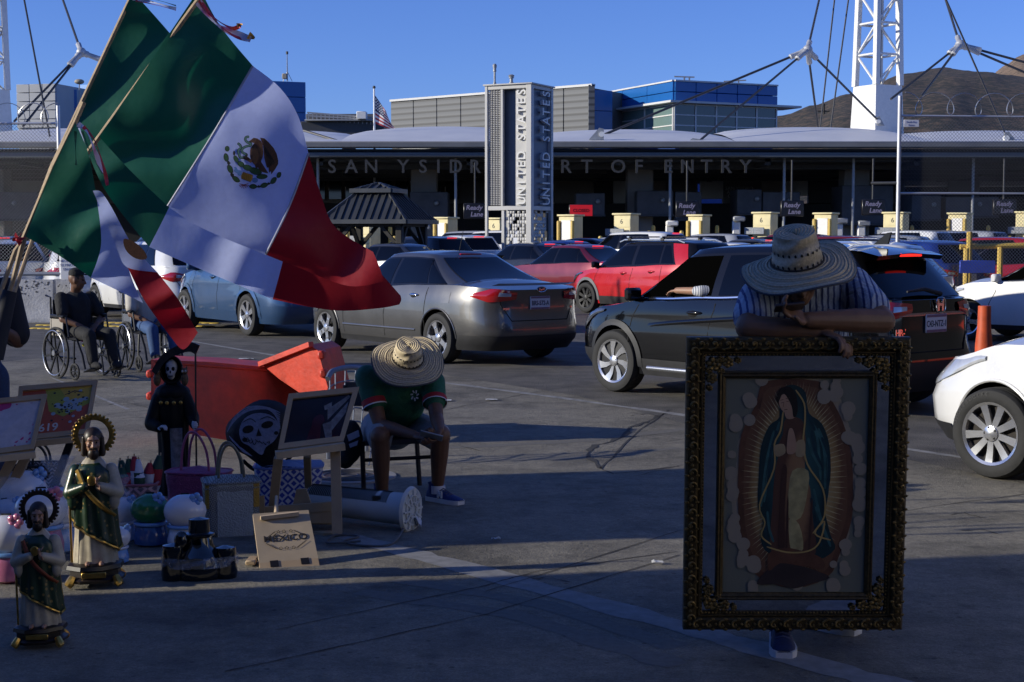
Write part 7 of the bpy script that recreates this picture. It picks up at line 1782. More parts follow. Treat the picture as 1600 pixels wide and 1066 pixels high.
lay('cuffs', [blob([(262, 370), (305, 360), (312, 400), (275, 415)]), blob([(360, 350), (395, 345), (395, 410), (360, 412)])], .0062, pm_('cream cuff', (.38, .29, .16)))
lay('base_cloth', [blob([(250, 850), (320, 825), (400, 840), (480, 870), (490, 920), (380, 905), (300, 895), (250, 930)])], .006, pm_('russet', (.12, .05, .028)))
lay('base_shadow', [blob([(240, 930), (300, 895), (380, 905), (450, 925), (520, 960), (430, 990), (360, 1010), (290, 990), (200, 990)])], .0055, pm_('umber', (.045, .03, .028), var=.3))
# ---- red water barrier tipped over
ob = thing('plastic_barrier', 'tipped over red orange plastic road barrier behind the skeleton figure', 'barrier', gr(370, 695))
orange = mat('red orange plastic', (.55, .05, .022), .5, var=.28, scale=5, bump=.15, bscale=30); orange_d = mat('scuffed red plastic', (.50, .04, .02), .55, var=.3, scale=14)
fnb, nb_ = quadfn(at(236, 562, 11.95), at(486, 578, 12.7), at(505, 700, 12.6), at(236, 668, 11.85))
q = MB(); q.prism([fnb(0, 0), fnb(.35, -.02), fnb(.7, .0), fnb(1, .02), fnb(1, 1), fnb(.5, 1.06), fnb(0, 1)], V((.05, .42, 0))); q.build('body', orange, ob, world=True)
q = MB(); q.prism([at(409, 569, 12.50), at(484, 539, 12.02), at(497, 548, 11.98), at(512, 605, 11.95), at(509, 640, 11.95), at(480, 622, 12.1), at(421, 582, 12.46)], V((.12, .50, 0))); q.build('end_wing', orange, ob, world=True)
q = MB(); q.beam(at(407, 569, 12.47), at(486, 538, 11.98), .05, .04); q.build('flange', orange, ob, world=True)
q = MB()
for (y0, y1) in ((548, 560), (575, 590), (605, 625)): q.bbox(at(503 + (y0 - 548) * .12, (y0 + y1) / 2, 12.02), (.055, .16, .07), .02)
q.build('lug', orange_d, ob, world=True)
q = MB()
for (y0, y1) in ((575, 592), (608, 628), (640, 660)): q.bbox(at(236, (y0 + y1) / 2, 11.95), (.05, .14, .06), .015)
q.build('lug', orange_d, ob, world=True)
q = MB(); q.tube([fnb(.03, .03, .004), fnb(.97, .05, .004)], .012, 6); q.build('rib', orange, ob, world=True)
# orange delineator between the cars
dl = thing('delineator_post', 'orange plastic delineator post beside the black crossover\'s rear corner', 'post', gr(1536, 590))
c = gr(1536, 590); zt_ = at(1536, 478, c.y).z
q = MB(); q.lathe([(.16, 0), (.16, .03), (.105, .05), (.10, zt_ * .45), (.078, zt_ * .72), (.074, zt_), (0, zt_ + .005)], 18); q.build('tube', mat('faded orange plastic', (.50, .075, .018), .55, var=.2), dl)
# ---- statues of saints
st_cream = mat('statue cream gown', (.40, .35, .26), .35, var=.2, scale=18); st_green = mat('statue green mantle', (.014, .034, .016), .3, var=.35, scale=14)
_t, _b = nodes_of(st_green); _tc = next(n for n in _t.nodes if n.type == 'TEX_COORD'); _v = _t.nodes.new('ShaderNodeTexVoronoi'); _v.inputs['Scale'].default_value = 38; _t.links.new(_tc.outputs['Object'], _v.inputs['Vector'])
_r = _t.nodes.new('ShaderNodeValToRGB'); _r.color_ramp.elements[0].position = .20; _r.color_ramp.elements[1].position = .26; _t.links.new(_v.outputs['Distance'], _r.inputs[0]); _m = _t.nodes.new('ShaderNodeMix'); _m.data_type = 'RGBA'; _m.inputs[6].default_value = (.22, .15, .045, 1)
_t.links.new(_r.outputs[0], _m.inputs[0]); _t.links.new(_b.inputs['Base Color'].links[0].from_socket, _m.inputs[7]); _t.links.new(_m.outputs[2], _b.inputs['Base Color'])
st_skin = mat('statue flesh', (.32, .18, .12), .4, var=.1); st_hair = mat('statue hair', (.02, .011, .007), .45, var=.3, scale=50)
st_base = mat('statue base', (.02, .014, .011), .35, var=.4, scale=20); st_gold = mat('statue gilding', (.45, .28, .07), .3, .85, var=.25, scale=30); st_rust = mat('statue rust sash', (.26, .06, .025), .4)
def saint(label, p, s, rz, halo_m, sash):
    t = thing('saint_statue', label, 'statue', (p.x, p.y, 0), rz); Z = lambda z: z * s
    q = MB(); q.lathe([(.150 * s, Z(.03)), (.155 * s, Z(.045)), (.130 * s, Z(.06)), (.130 * s, Z(.085)), (.150 * s, Z(.095)), (.145 * s, Z(.115)), (.12 * s, Z(.125))], 8, R=Matrix.Rotation(pi / 8, 3, 'Z'), fy=.8); b = q.build('base', st_base, t)
    for a in (-.8, .8, 2.35, -2.35): q = MB(); c = V((.145 * s * sin(a) * 1.0, -.115 * s * cos(a), Z(.032))); q.tube([c + V((0, 0, .03 * s)), c + V((.02 * s * sin(a), -.02 * s * cos(a), 0)), c + V((.035 * s * sin(a), -.03 * s * cos(a), -.014 * s))], [.018 * s, .024 * s, .018 * s], 8); q.build('claw_foot', st_gold, b)
    q = MB(); q.bbox((0, -.108 * s, Z(.073)), (.12 * s, .012 * s, .03 * s), .003); q.build('name_plate', st_gold, b)
    def robe(zz, a, k=1.): return pl(zz, [(.12, .098), (.18, .092), (.30, .084), (.42, .080), (.50, .082), (.58, .078), (.64, .045), (.66, .028)]) * s * k * (1 + .07 * sin(11 * a + zz * 8) * (1 if zz < .5 else .3))
    q = MB(); q.grid(lambda u, v: (lambda zz, a: V((robe(zz, a) * cos(a) * 1.12, robe(zz, a) * sin(a) * .8, Z(zz))))(lerp(.12, .66, v), 2 * pi * u), 44, 22, True); q.build('gown', st_cream, t, ang=180)
    def mant(u, v):
        a = lerp(-3.6, .5, u); top, bot = .640 - .015 * abs(sin(a * .5)) - .17 * max(0, u - .62) / .38, .40 - .22 * min(1, u * 1.25) + .06 * max(0, u - .8) / .2
        zz = lerp(top, bot, v); r = robe(zz, a, 1.16 + .10 * v); return V((r * cos(a) * 1.12, r * sin(a) * .82, Z(zz)))
    q = MB(); q.grid(mant, 40, 20); o = q.build('mantle', st_green, t, recalc=False, ang=180)
    so = o.modifiers.new('thick', 'SOLIDIFY'); so.thickness = .006 * s; so.offset = 1
    q = MB(); q.tube([mant(i / 30, 1) for i in range(31)] , .0065 * s, 6); q.tube([mant(1, i / 16) for i in range(17)], .007 * s, 6); q.tube([mant(0, i / 16) for i in range(17)], .006 * s, 6); q.build('gilded_hem', st_gold, t)
    q = MB(); q.tube(curve([(-.075 * s, -.055 * s, Z(.60)), (-.03 * s, -.085 * s, Z(.50)), (.04 * s, -.085 * s, Z(.42)), (.10 * s, -.04 * s, Z(.36))], 6), .016 * s, 8, flat=.5); q.build('sash', sash, t)
    q = MB(); hc = V((0, -.012 * s, Z(.735))); P, R_ = head(q, hc, (.12, -1, -.05), (0, 0, 1), .54 * s); q.caps(V((0, 0, Z(.64))), hc + V((0, .004, -.03 * s)), .026 * s, .028 * s)
    for w, e in (((-.02, -.10, .53), (.012, -.105, .545)), ((.045, -.095, .50), (.02, -.11, .545))): hand(q, V(w) * s, V(e) - V(w), (0, -.3, 1), .46 * s, .3, 1)
    link('head', remesh(q, 'head', st_skin, .0042 * s, 2), t)
    q = MB()
    for sx in (-1, 1):
        q = MB(); q.caps((sx * .085 * s, -.005 * s, Z(.59)), (sx * .115 * s, -.035 * s, Z(.48)), .036 * s, .036 * s); q.caps((sx * .115 * s, -.035 * s, Z(.48)), (sx * .035 * s, -.092 * s, Z(.52)), .036 * s, .024 * s); q.ell((sx * .10 * s, -.04 * s, Z(.44)), (.03 * s, .03 * s, .05 * s))
        link('sleeve', remesh(q, 'sleeve', st_green if (sash is st_gold and sx < 0) else st_cream, .006 * s, 2), t)
    q = MB(); q.ell(hc + V((0, .013 * s, .020 * s)), (.049 * s, .056 * s, .055 * s)); q.ell(hc + V((0, .024 * s, -.03 * s)), (.052 * s, .036 * s, .066 * s)); q.ell(P(0, .055, -.105), (.028 * s, .022 * s, .032 * s)); [q.caps(hc + V((sx_ * .042 * s, -.005 * s, .02 * s)), hc + V((sx_ * .045 * s, .0, -.06 * s)), .013 * s, .016 * s) for sx_ in (-1, 1)]; q.tube([P(-.035, .085, -.055), P(0, .098, -.046), P(.035, .085, -.055)], .006 * s, 6); q.build('hair', st_hair, t)
    for sx in (-1, 1):
        q = MB(); q.ell(P(.030 * sx, .084, .006), .0045 * s, 6, 5); q.build('eye', eye_d, t); q = MB(); q.tube([P(.012 * sx, .093, .028), P(.05 * sx, .080, .028)], .0018 * s, 5); q.build('eyebrow', st_hair, t)
    q = MB(); q.ell((.0, -.118 * s, Z(.555)), (.022 * s, .006 * s, .028 * s)); q.build('medal', st_gold, t)
    q = MB(); R0 = .088 * s; hz = Z(.765); q.tube([(R0 * cos(a), .03 * s, hz + R0 * sin(a)) for a in [2 * pi * i / 40 for i in range(40)]], .013 * s, 8, closed=True, flat=.5); hl = q.build('halo', halo_m, t)
    q = MB()
    for i in range(30): a = 2 * pi * i / 30; q.ell((1.17 * R0 * cos(a), .03 * s, hz + 1.17 * R0 * sin(a)), .0085 * s, 6, 5)
    q.build('halo_bead', halo_m, hl)
    for fx_ in (-.03, .038): q = MB(); q.ell((fx_ * s, -.10 * s, Z(.13)), (.013 * s, .032 * s, .012 * s)); q.build('foot', st_skin, t)
    q = MB(); q.tube([(-.11 * s, -.05 * s, Z(.13)), (-.115 * s, -.055 * s, Z(.42))], .006 * s, 6); q.build('staff', st_gold, t)
saint('taller bearded saint statue with beaded gilded halo and green mantle', gr(150, 914), .945, .18, st_gold, st_gold)
saint('shorter bearded saint statue with dark halo and rust sash at the corner', gr(64, 1008), .735, .12, st_hair, st_rust)
# ---- hooded skeleton figure with scythe
p = gr(272, 772); sk = thing('skeleton_statue', 'black hooded skeleton statue holding a scythe with owls on its shoulders', 'statue', (p.x, p.y, 0), .05); sk.scale = (.88, .92, 1)
robe_b = mat('black gloss robe', (.006, .006, .007), .6, var=.3, scale=18, spec=.2); bone = mat('bone white', (.50, .50, .52), .5, var=.12, scale=40); owl_m = mat('owl brown', (.12, .075, .035), .6, var=.4, scale=60)
def rb(zz, a): return pl(zz, [(0, .125), (.1, .115), (.3, .105), (.5, .115), (.62, .125), (.68, .11), (.73, .05), (.75, .04)]) * (1 + .06 * sin(9 * a + zz * 5))
q = MB(); q.grid(lambda u, v: (lambda zz, a: V((rb(zz, a) * cos(a), rb(zz, a) * sin(a) * .75, zz)))(lerp(0, .75, v), 2 * pi * u), 40, 20, True); q.build('robe', robe_b, sk, ang=180)
q = MB(); q.grid(lambda u, v: (lambda zz, a: V((rb(zz, a) * 1.04 * cos(a), rb(zz, a) * .79 * sin(a), zz)))(lerp(.02, .44, v), lerp(-1.55, -.75, u) - .1 * v), 14, 12); q.build('inner_robe', mat('grey white lining', (.20, .20, .22), .6, var=.4, scale=30), sk, recalc=False)
q = MB(); q.caps((-.10, -.02, .62), (-.15, -.05, .47), .052, .05); q.caps((-.15, -.05, .47), (-.08, -.12, .45), .05, .035); q.caps((.10, -.02, .62), (.155, -.05, .50), .052, .05); q.caps((.155, -.05, .50), (.175, -.11, .47), .05, .036); q.ell((0, -.0, .66), (.135, .10, .07)); q.caps((0, .03, .82), (0, .02, .74), .07, .06); link('sleeves', remesh(q, 'sleeves', robe_b, .007, 2), sk)
q = MB()                                                   # hood, open to the front
q.grid(lambda u, v: (lambda a, e: V((.078 * sin(e) * cos(a), .02 - .085 * cos(e) * (-1) * .9 - .03, .81 + .085 * sin(e) * sin(a))))(2 * pi * u, lerp(.95, pi / 2 + .9, v)) if False else V((.073 * cos(2 * pi * u) * (1 - .35 * v * v), -.055 + .13 * v, .815 + .082 * sin(2 * pi * u) * (1 - .35 * v * v))), 28, 8, True)
o = q.build('hood', robe_b, sk, recalc=False, ang=180); so = o.modifiers.new('thick', 'SOLIDIFY'); so.thickness = .012
q = MB(); q.ell((0, -.02, .83), (.046, .052, .052)); q.ell((0, -.045, .785), (.030, .030, .034)); q.ell((0, -.055, .80), (.038, .022, .02)); link('skull', remesh(q, 'skull', bone, .005, 1), sk)
q = MB()
for sx in (-1, 1): q.ell((sx * .019, -.066, .822), (.013, .010, .014), 10, 8)
q.ell((0, -.074, .802), (.006, .006, .010), 8, 6); q.build('eye_sockets', mat('socket black', (.003, .003, .003), .9, var=0), sk)
q = MB(); q.box((0, -.0735, .775), (.034, .006, .003)); [q.box((-.014 + i * .007, -.0735, .775), (.0012, .0065, .016)) for i in range(5)]; q.build('teeth_lines', mat('socket black', (.003, .003, .003), .9), sk)
q = MB(); hand(q, (-.08, -.12, .45), (.6, -.5, .2), (0, .2, -1), .55, .8, 1); hand(q, (.165, -.10, .47), (.1, -1, .0), (1, 0, 0), .6, 1.3, 1); link('skeletal_hand', remesh(q, 'skeletal_hand', bone, .004, 1), sk)
for sx in (-1, 1):
    q = MB(); q.ell((sx * .10, -.055, .755), (.028, .026, .045)); q.ell((sx * .10, -.06, .805), (.025, .024, .024)); [q.ell((sx * .10 + e * .016, -.058, .828), (.006, .006, .012), 6, 5) for e in (-1, 1)]; ow = q.build('owl', owl_m, sk)
    q = MB(); [q.ell((sx * .10 + e * .011, -.082, .808), (.008, .004, .008), 8, 6) for e in (-1, 1)]; q.build('owl_eyes', bone, ow)
for i in range(6): q = MB(); a = lerp(-2.5, -.6, i / 5); q.ell((.132 * cos(a), .105 * sin(a), .605), (.014, .006, .014), 10, 6); q.build('coin', st_gold, sk)
q = MB(); q.tube([(.185, -.115, .0), (.187, -.115, .45), (.19, -.11, .93)], .007, 8); sc_ = q.build('scythe_pole', mat('scythe wood', (.03, .022, .016), .6), sk)
bl = curve([(.205, .945), (.15, .965), (.06, .945), (-.04, .895), (-.115, .80)], 5); q = MB()
vs_ = []
for i, p_ in enumerate(bl): d_ = bl[min(i + 1, len(bl) - 1)] - bl[max(i - 1, 0)]; n_ = V((-d_.y, d_.x)).normalized(); w_ = lerp(.034, .020, i / len(bl)); vs_ += [V((p_.x + n_.x * w_, -.10, p_.y + n_.y * w_)), V((p_.x - n_.x * w_, -.10, p_.y - n_.y * w_)), V((p_.x - n_.x * w_, -.078, p_.y - n_.y * w_)), V((p_.x + n_.x * w_, -.078, p_.y + n_.y * w_))]
k_ = len(bl); q.add(vs_, [(i * 4 + j, i * 4 + (j + 1) % 4, (i + 1) * 4 + (j + 1) % 4, (i + 1) * 4 + j) for i in range(k_ - 1) for j in range(4)] + [(3, 2, 1, 0), ((k_ - 1) * 4, (k_ - 1) * 4 + 1, (k_ - 1) * 4 + 2, (k_ - 1) * 4 + 3)]); q.build('scythe_blade', mat('dark pewter', (.035, .035, .038), .35, .4, var=.4, scale=40), sk)
# ---- woven bags
def weave(nm, c1, c2, sc, diamond=True, rough=.5):
    if nm in MATS: return MATS[nm]
    m = mat(nm, c1, rough, var=0); t, b = nodes_of(m); tc = t.nodes.new('ShaderNodeTexCoord'); sx = t.nodes.new('ShaderNodeSeparateXYZ'); t.links.new(tc.outputs['Object'], sx.inputs[0])
    def mth(op, a, bb=None):
        n = t.nodes.new('ShaderNodeMath'); n.operation = op
        for i, x in enumerate((a, bb)):
            if x is None: continue
            if isinstance(x, (int, float)): n.inputs[i].default_value = x
            else: t.links.new(x, n.inputs[i])
        return n.outputs[0]
    xx = mth('MULTIPLY', sx.outputs['X'], sc); zz = mth('MULTIPLY', sx.outputs['Z'], sc)
    px, pz = mth('PINGPONG', xx, .5), mth('PINGPONG', zz, .5)
    v = mth('ADD', px, pz) if diamond else mth('ADD', px, zz)
    f = mth('FRACT', mth('MULTIPLY', v, 2.)); w = mth('GREATER_THAN', f, .5)
    mx = t.nodes.new('ShaderNodeMix'); mx.data_type = 'RGBA'; mx.inputs[6].default_value = (*c1, 1); mx.inputs[7].default_value = (*c2, 1); t.links.new(w, mx.inputs[0])
    # the over-and-under of the strands
    w1 = mth('PINGPONG', mth('MULTIPLY', sx.outputs['X'], 110.), .5); w2 = mth('PINGPONG', mth('MULTIPLY', sx.outputs['Z'], 110.), .5); hh = mth('MULTIPLY', w1, w2)
    bp = t.nodes.new('ShaderNodeBump'); bp.inputs['Strength'].default_value = .8; bp.inputs['Distance'].default_value = .006; t.links.new(hh, bp.inputs['Height']); t.links.new(bp.outputs[0], b.inputs['Normal'])
    t.links.new(mx.outputs[2], b.inputs['Base Color']); return m
def basket(name, label, cat, p, wx, wy, h, m, rz=0., taper=1.0, rim=None, handles=None, hm=None, hh=.2, n=4.):
    t = thing(name, label, cat, (p.x, p.y, 0), rz)
    def sup(a, k): c, s_ = cos(a), sin(a); return V((wx * k * abs(c) ** (2 / n) * (1 if c > 0 else -1), wy * k * abs(s_) ** (2 / n) * (1 if s_ > 0 else -1), 0))
    q = MB(); q.grid(lambda u, v: sup(2 * pi * u, lerp(taper, 1., v) * (1 + .02 * sin(v * 9))) + V((0, 0, h * v)), 48, 10, True); o = q.build('body', m, t, recalc=False, ang=180); so = o.modifiers.new('thick', 'SOLIDIFY'); so.thickness = .006
    q = MB(); q.grid(lambda u, v: sup(2 * pi * u, taper * v) + V((0, 0, .006)), 40, 3, True); q.build('bottom', m, t, recalc=False)
    q = MB(); q.tube([sup(2 * pi * i / 48, 1.02) + V((0, 0, h)) for i in range(48)], .008, 6, closed=True); q.build('rim', rim or m, t)
    for y in (handles or ()):
        q = MB(); q.tube(curve([(-wx * .5, y, h * .8), (-wx * .42, y, h + hh * .6), (-wx * .2, y, h + hh), (wx * .1, y, h + hh * .95), (wx * .38, y, h + hh * .5), (wx * .46, y, h * .8)], 6), .008, 8); q.build('handle', hm, t)
    return t, sup
bt, su = basket('woven_basket', 'blue and white diamond woven basket behind the easel', 'basket', gr(452, 795), .205, .14, .27, weave('blue diamond weave', (.55, .56, .60), (.025, .05, .33), 14), .1, .94, mat('blue rim', (.14, .20, .45), .5))
q = MB(); q.grid(lambda u, v: su(2 * pi * u, v * 1.0) + V((0, 0, .275 + .03 * (1 - v) + .012 * sin(u * 20) * v)), 40, 6, True); q.build('lid_cloth', mat('pale blue liner', (.20, .28, .50), .8, var=.15), bt, recalc=False, ang=180)
bt, su = basket('tote_bag', 'pink woven tote bag with tall loop handles before the skeleton statue', 'bag', gr(312, 800), .19, .11, .25, mat('pink woven strips', (.36, .07, .17), .5, var=.2, scale=30, bump=.6, bscale=90), -.15, .95, None, (-.06, .07), mat('pink handle', (.42, .10, .20), .4), .24)
q = MB(); q.grid(lambda u, v: su(2 * pi * u, v) + V((0, 0, .25 + .035 * (1 - v))), 36, 5, True); q.build('top_flap', mat('pink woven strips', (.36, .07, .17), .5), bt, recalc=False, ang=180)
bt, su = basket('woven_bag', 'lidded woven bag in grey white and mustard blocks with thin handles', 'bag', gr(362, 832), .155, .12, .30, weave('grey check weave', (.10, .10, .095), (.30, .30, .28), 40, True), .28, .97, None, (-.055, .06), mat('grey green handle', (.12, .115, .08), .45), .20, 6.)
q = MB(); q.grid(lambda u, v: su(lerp(-1.75, -1.22, u), 1.012) + V((0, 0, .30 * v)), 10, 6); q.build('white_block', mat('pale strips', (.36, .38, .37), .5, bump=.6, bscale=110), bt, recalc=False)
for a0, a1 in ((-2.75, -2.2), (-1.2, -.62)): q = MB(); q.grid(lambda u, v: su(lerp(a0, a1, u), 1.015) + V((0, 0, .16 + .14 * v)), 10, 6); q.build('mustard_block', mat('mustard strips', (.40, .22, .02), .5, bump=.6, bscale=110), bt, recalc=False)
q = MB(); q.grid(lambda u, v: su(2 * pi * u, v) + V((0, 0, .30 + .03 * (1 - v * v))), 36, 5, True); q.build('lid', weave('grey check weave', (.10, .10, .095), (.30, .30, .28), 40, True), bt, recalc=False, ang=180)
bt, su = basket('chevron_basket', 'tapering pink and grey chevron basket stuffed with rolled little flags', 'basket', gr(214, 834), .118, .10, .29, weave('chevron weave', (.42, .26, .30), (.11, .08, .11), 13), .1, .70, mat('dark pink rim', (.26, .09, .12), .5))
random.seed(21)
for i in range(11):
    x, y = random.uniform(-.09, .09), random.uniform(-.06, .07); hgt = random.uniform(.05, .15); tip = V((x * 1.4, y, .30 + hgt)); m_ = [mat('rolled flag white', (.46, .48, .58), .7), mat('rolled flag red', (.26, .012, .03), .7), mat('rolled flag green', (.008, .045, .03), .7)]
    fr_ = thing('rolled_flag', 'small rolled paper flag sticking out of the chevron basket', 'flag', V((gr(214, 834).x, gr(214, 834).y, 0)), .1, 'small rolled flags in the chevron basket')
    q = MB(); q.cur = 0; q.tube([V((x, y, .22)), V((x * 1.15, y, .27))], [.022, .028], 10); q.cur = 1; q.tube([V((x * 1.15, y, .27)), tip.lerp(V((x, y, .25)), .4)], [.028, .033], 10); q.cur = 2; q.tube([tip.lerp(V((x, y, .25)), .4), tip], [.033, .012], 10); q.build('cloth', [m_[i % 3], m_[(i + 1) % 3], m_[(i + 2) % 3]], fr_)
    q = MB(); q.tube([V((x, y, .05)), tip + V((x * .1, 0, .015))], .004, 6); q.build('stick', wood_pole, fr_)
for lb, p, wx, h in (('black and white striped tote behind the floral easel', gr(64, 790), .12, .26), ('black and white striped bag at the picture edge', gr(5, 785), .13, .22)):
    basket('striped_tote', lb, 'bag', p, wx, .10, h, weave('black white stripe weave', (.03, .03, .035), (.40, .38, .42), 22, False), .1, .95, mat('black rim', (.02, .02, .022), .5), (-.05, .06), mat('black handle', (.02, .02, .022), .5), .12)
# ---- easels and printed boards
def leg(par, a, b, w=.035, d=.02, m=wood, nm='leg'): q = MB(); q.beam(a, b, w, d, up=(0, 1, 0)); return q.build(nm, m, par, world=True)
ez = thing('easel', 'pine easel holding the dark glossy picture', 'easel', gr(480, 842))
fq, nq = quadfn(at(451, 618, 8.62), at(561, 607, 8.72), at(536, 692, 8.48), at(434, 705, 8.38))
dp = thing('dark_picture', 'dark glossy picture in a pine frame standing on the easel', 'picture', gr(480, 842))
frame_bars(dp, fq, (.075, .10), .02, wood); sheet(dp, 'print', fq, .07, .09, .93, .91, .006, mat('dark photo print', (.010, .009, .010), .22, var=.5, scale=9))
print_(dp, 'light_beams', fq, [[(.62, .35), (.88, .12), (.91, .16), (.66, .55)], [(.70, .60), (.90, .25), (.91, .45), (.74, .82)], [(.60, .62), (.72, .58), (.80, .88), (.70, .88)], [(.55, .28), (.66, .22), (.67, .34), (.58, .36)]], .0075, mat('photo highlights', (.17, .165, .16), .25, var=.5, scale=22))
print_(dp, 'dark_shape', fq, [circ(.52, .55, .09, 12, 1.3), [(.44, .60), (.58, .60), (.62, .9), (.40, .9)]], .0080, mat('photo maroon', (.05, .012, .016), .15))
q = MB(); q.beam(at(431, 711, 8.34), at(538, 697, 8.44), .07, .04); q.build('shelf', wood_l, ez, world=True)
g1, g2 = gr(435, 812), gr(527, 838)
leg(ez, at(435, 716, 8.42), V((g1.x, 8.55, .02)), .05, .03); leg(ez, at(524, 702, 8.46), V((g2.x, g2.y, .01)), .055, .03); leg(ez, at(480, 712, 8.55), V((at(480, 800, 8.9).x, 9.0, .01)), .04, .025)
leg(ez, at(400, 800, 8.45), at(527, 790, 8.47), .05, .025, nm='crossbar'); q = MB(); q.beam(at(497, 836, 8.35), at(540, 834, 8.5), .09, .03); q.build('foot', wood, ez, world=True)
q = MB(); q.bbox(at(503, 805, 8.52), (.15, .12, .09), .01); q.build('tray', wood, ez, world=True)
q = MB(); q.prism([at(380, 845, 8.4), at(394, 778, 8.45), at(412, 775, 8.45), at(416, 846, 8.4)], V((0, .03, 0))); q.build('side_bracket', wood, ez, world=True)
q = MB(); q.prism([at(455, 800, 8.5), at(463, 765, 8.5), at(478, 764, 8.5), at(490, 800, 8.5)], V((0, .03, 0))); q.build('side_bracket', wood, ez, world=True)
bx = thing('engraved_box', 'small folding pine table box engraved MÉXICO standing before the easel', 'box', gr(450, 893))
fq, nq = quadfn(at(395, 803, 7.78), at(482, 797, 7.86), at(497, 872, 7.60), at(405, 880, 7.52))
sheet(bx, 'board', fq, 0, 0, 1, 1, 0, ply, -.022); sheet(bx, 'base_strip', fq, 0, 1.0, 1, 1.17, .0, wood, -.03)
for u in (.18, .70): sheet(bx, 'hinge', fq, u, .98, u + .14, 1.10, .003, mat('dark hinge', (.04, .035, .03), .4, .7), -.002)
q = MB(); q.beam(fq(.12, .13, .012), fq(.80, .09, .012), .028, .02); q.build('peg_rail', wood_l, bx, world=True)
q = MB(); q.tube([fq(.42, -.0, -.012), fq(.50, -.50, -.06)], [.012, .008], 8); q.build('prop_stick', wood_l, bx, world=True)
q = MB(); q.bbox(at(394, 876, 7.58), (.05, .12, .025), .005); q.build('foot', wood, bx, world=True)
r_ = (fq(1, .5) - fq(0, .5)).normalized(); u_ = (fq(.5, 0) - fq(.5, 1)).normalized()
text('MÉXICO', .058, .0008, ink, fq(.51, .60, .002), r_, u_, bx, 'lettering', bold=.0004, world=True, stretch=1.05)
orn = []
for sg_ in (-1, 1):
    for k_ in range(2):
        for (cx, r) in ((.50, .030), (.40, .028), (.62, .028)):
            cy = .60 + sg_ * .17 - .015
            for i in range(5): a = 2 * pi * i / 5 + k_; orn.append([(cx + r * .35 * cos(a), cy + r * .35 * sin(a)), (cx + r * 1.2 * cos(a - .25), cy + r * 1.2 * sin(a - .25)), (cx + r * 1.2 * cos(a + .25), cy + r * 1.2 * sin(a + .25))])
    for i in range(7):
        for s2 in (-1, 1): x = .51 + s2 * (.16 + i * .025); y = .585 + sg_ * (.19 - i * .018); orn += thick(smooth2([(x, y), (x + s2 * .025, y - sg_ * .03), (x + s2 * .05, y - sg_ * .03 + .01)], 3), .010)
print_(bx, 'flourish', fq, orn, .0022, ink)
# pink floral board
e2 = thing('easel', 'pine easel holding the pink floral board at the picture edge', 'easel', gr(30, 805))
fq, nq = quadfn(at(-30, 628, 8.35), at(74, 618, 8.42), at(53, 704, 8.20), at(-38, 716, 8.10))
pb_ = thing('floral_board', 'pine framed board with pink flowers and pink script', 'board', gr(20, 805)); frame_bars(pb_, fq, (.07, .09), .018, wood)
sheet(pb_, 'print', fq, .06, .08, .94, .92, .005, mat('pale pink print', (.48, .44, .46), .4, var=.1, scale=30))
pk = mat('print pink', (.42, .03, .14), .4); pk2 = mat('print red pink', (.48, .05, .07), .4); yl = mat('print yellow', (.5, .36, .05), .4)
def flower(cx, cy, r, n=8): return [[(cx + r * .2 * cos(a), cy + r * .2 * sin(a))] + [(cx + r * cos(a + d) * (1 if abs(d) < .2 else .8), cy + r * 1.15 * sin(a + d) * (1 if abs(d) < .2 else .8)) for d in (-.3, -.12, .12, .3)] for a in [2 * pi * i / n for i in range(n)]]
print_(pb_, 'flowers', fq, flower(.72, .30, .13), .0062, pk2); print_(pb_, 'flowers', fq, flower(.66, .66, .15), .0062, pk); print_(pb_, 'flower_centres', fq, [circ(.72, .30, .035), circ(.66, .66, .04)], .007, yl)
random.seed(5); print_(pb_, 'dots', fq, [circ(random.uniform(.1, .9), random.uniform(.12, .88), random.uniform(.012, .028), 8) for _ in range(34)] + [circ(.36, .12, .12, 16, .9)], .0058, pk)
print_(pb_, 'script', fq, sum([thick(smooth2([(.12 + i * .09, y), (.15 + i * .09, y - .05), (.18 + i * .09, y + .02), (.21 + i * .09, y - .03)], 3), .022) for i in range(6) for y in (.44, .54)], []), .0065, pk)
q = MB(); q.beam(at(-40, 720, 8.06), at(55, 710, 8.18), .06, .035); q.build('shelf', wood_l, e2, world=True)
leg(e2, at(20, 716, 8.2), V((gr(20, 806).x, 8.25, .01)), .05, .03); leg(e2, at(41, 713, 8.22), V((gr(38, 806).x, 8.3, .01)), .05, .03); leg(e2, at(-10, 716, 8.3), V((gr(-20, 800).x, 8.8, .01)), .04, .03)
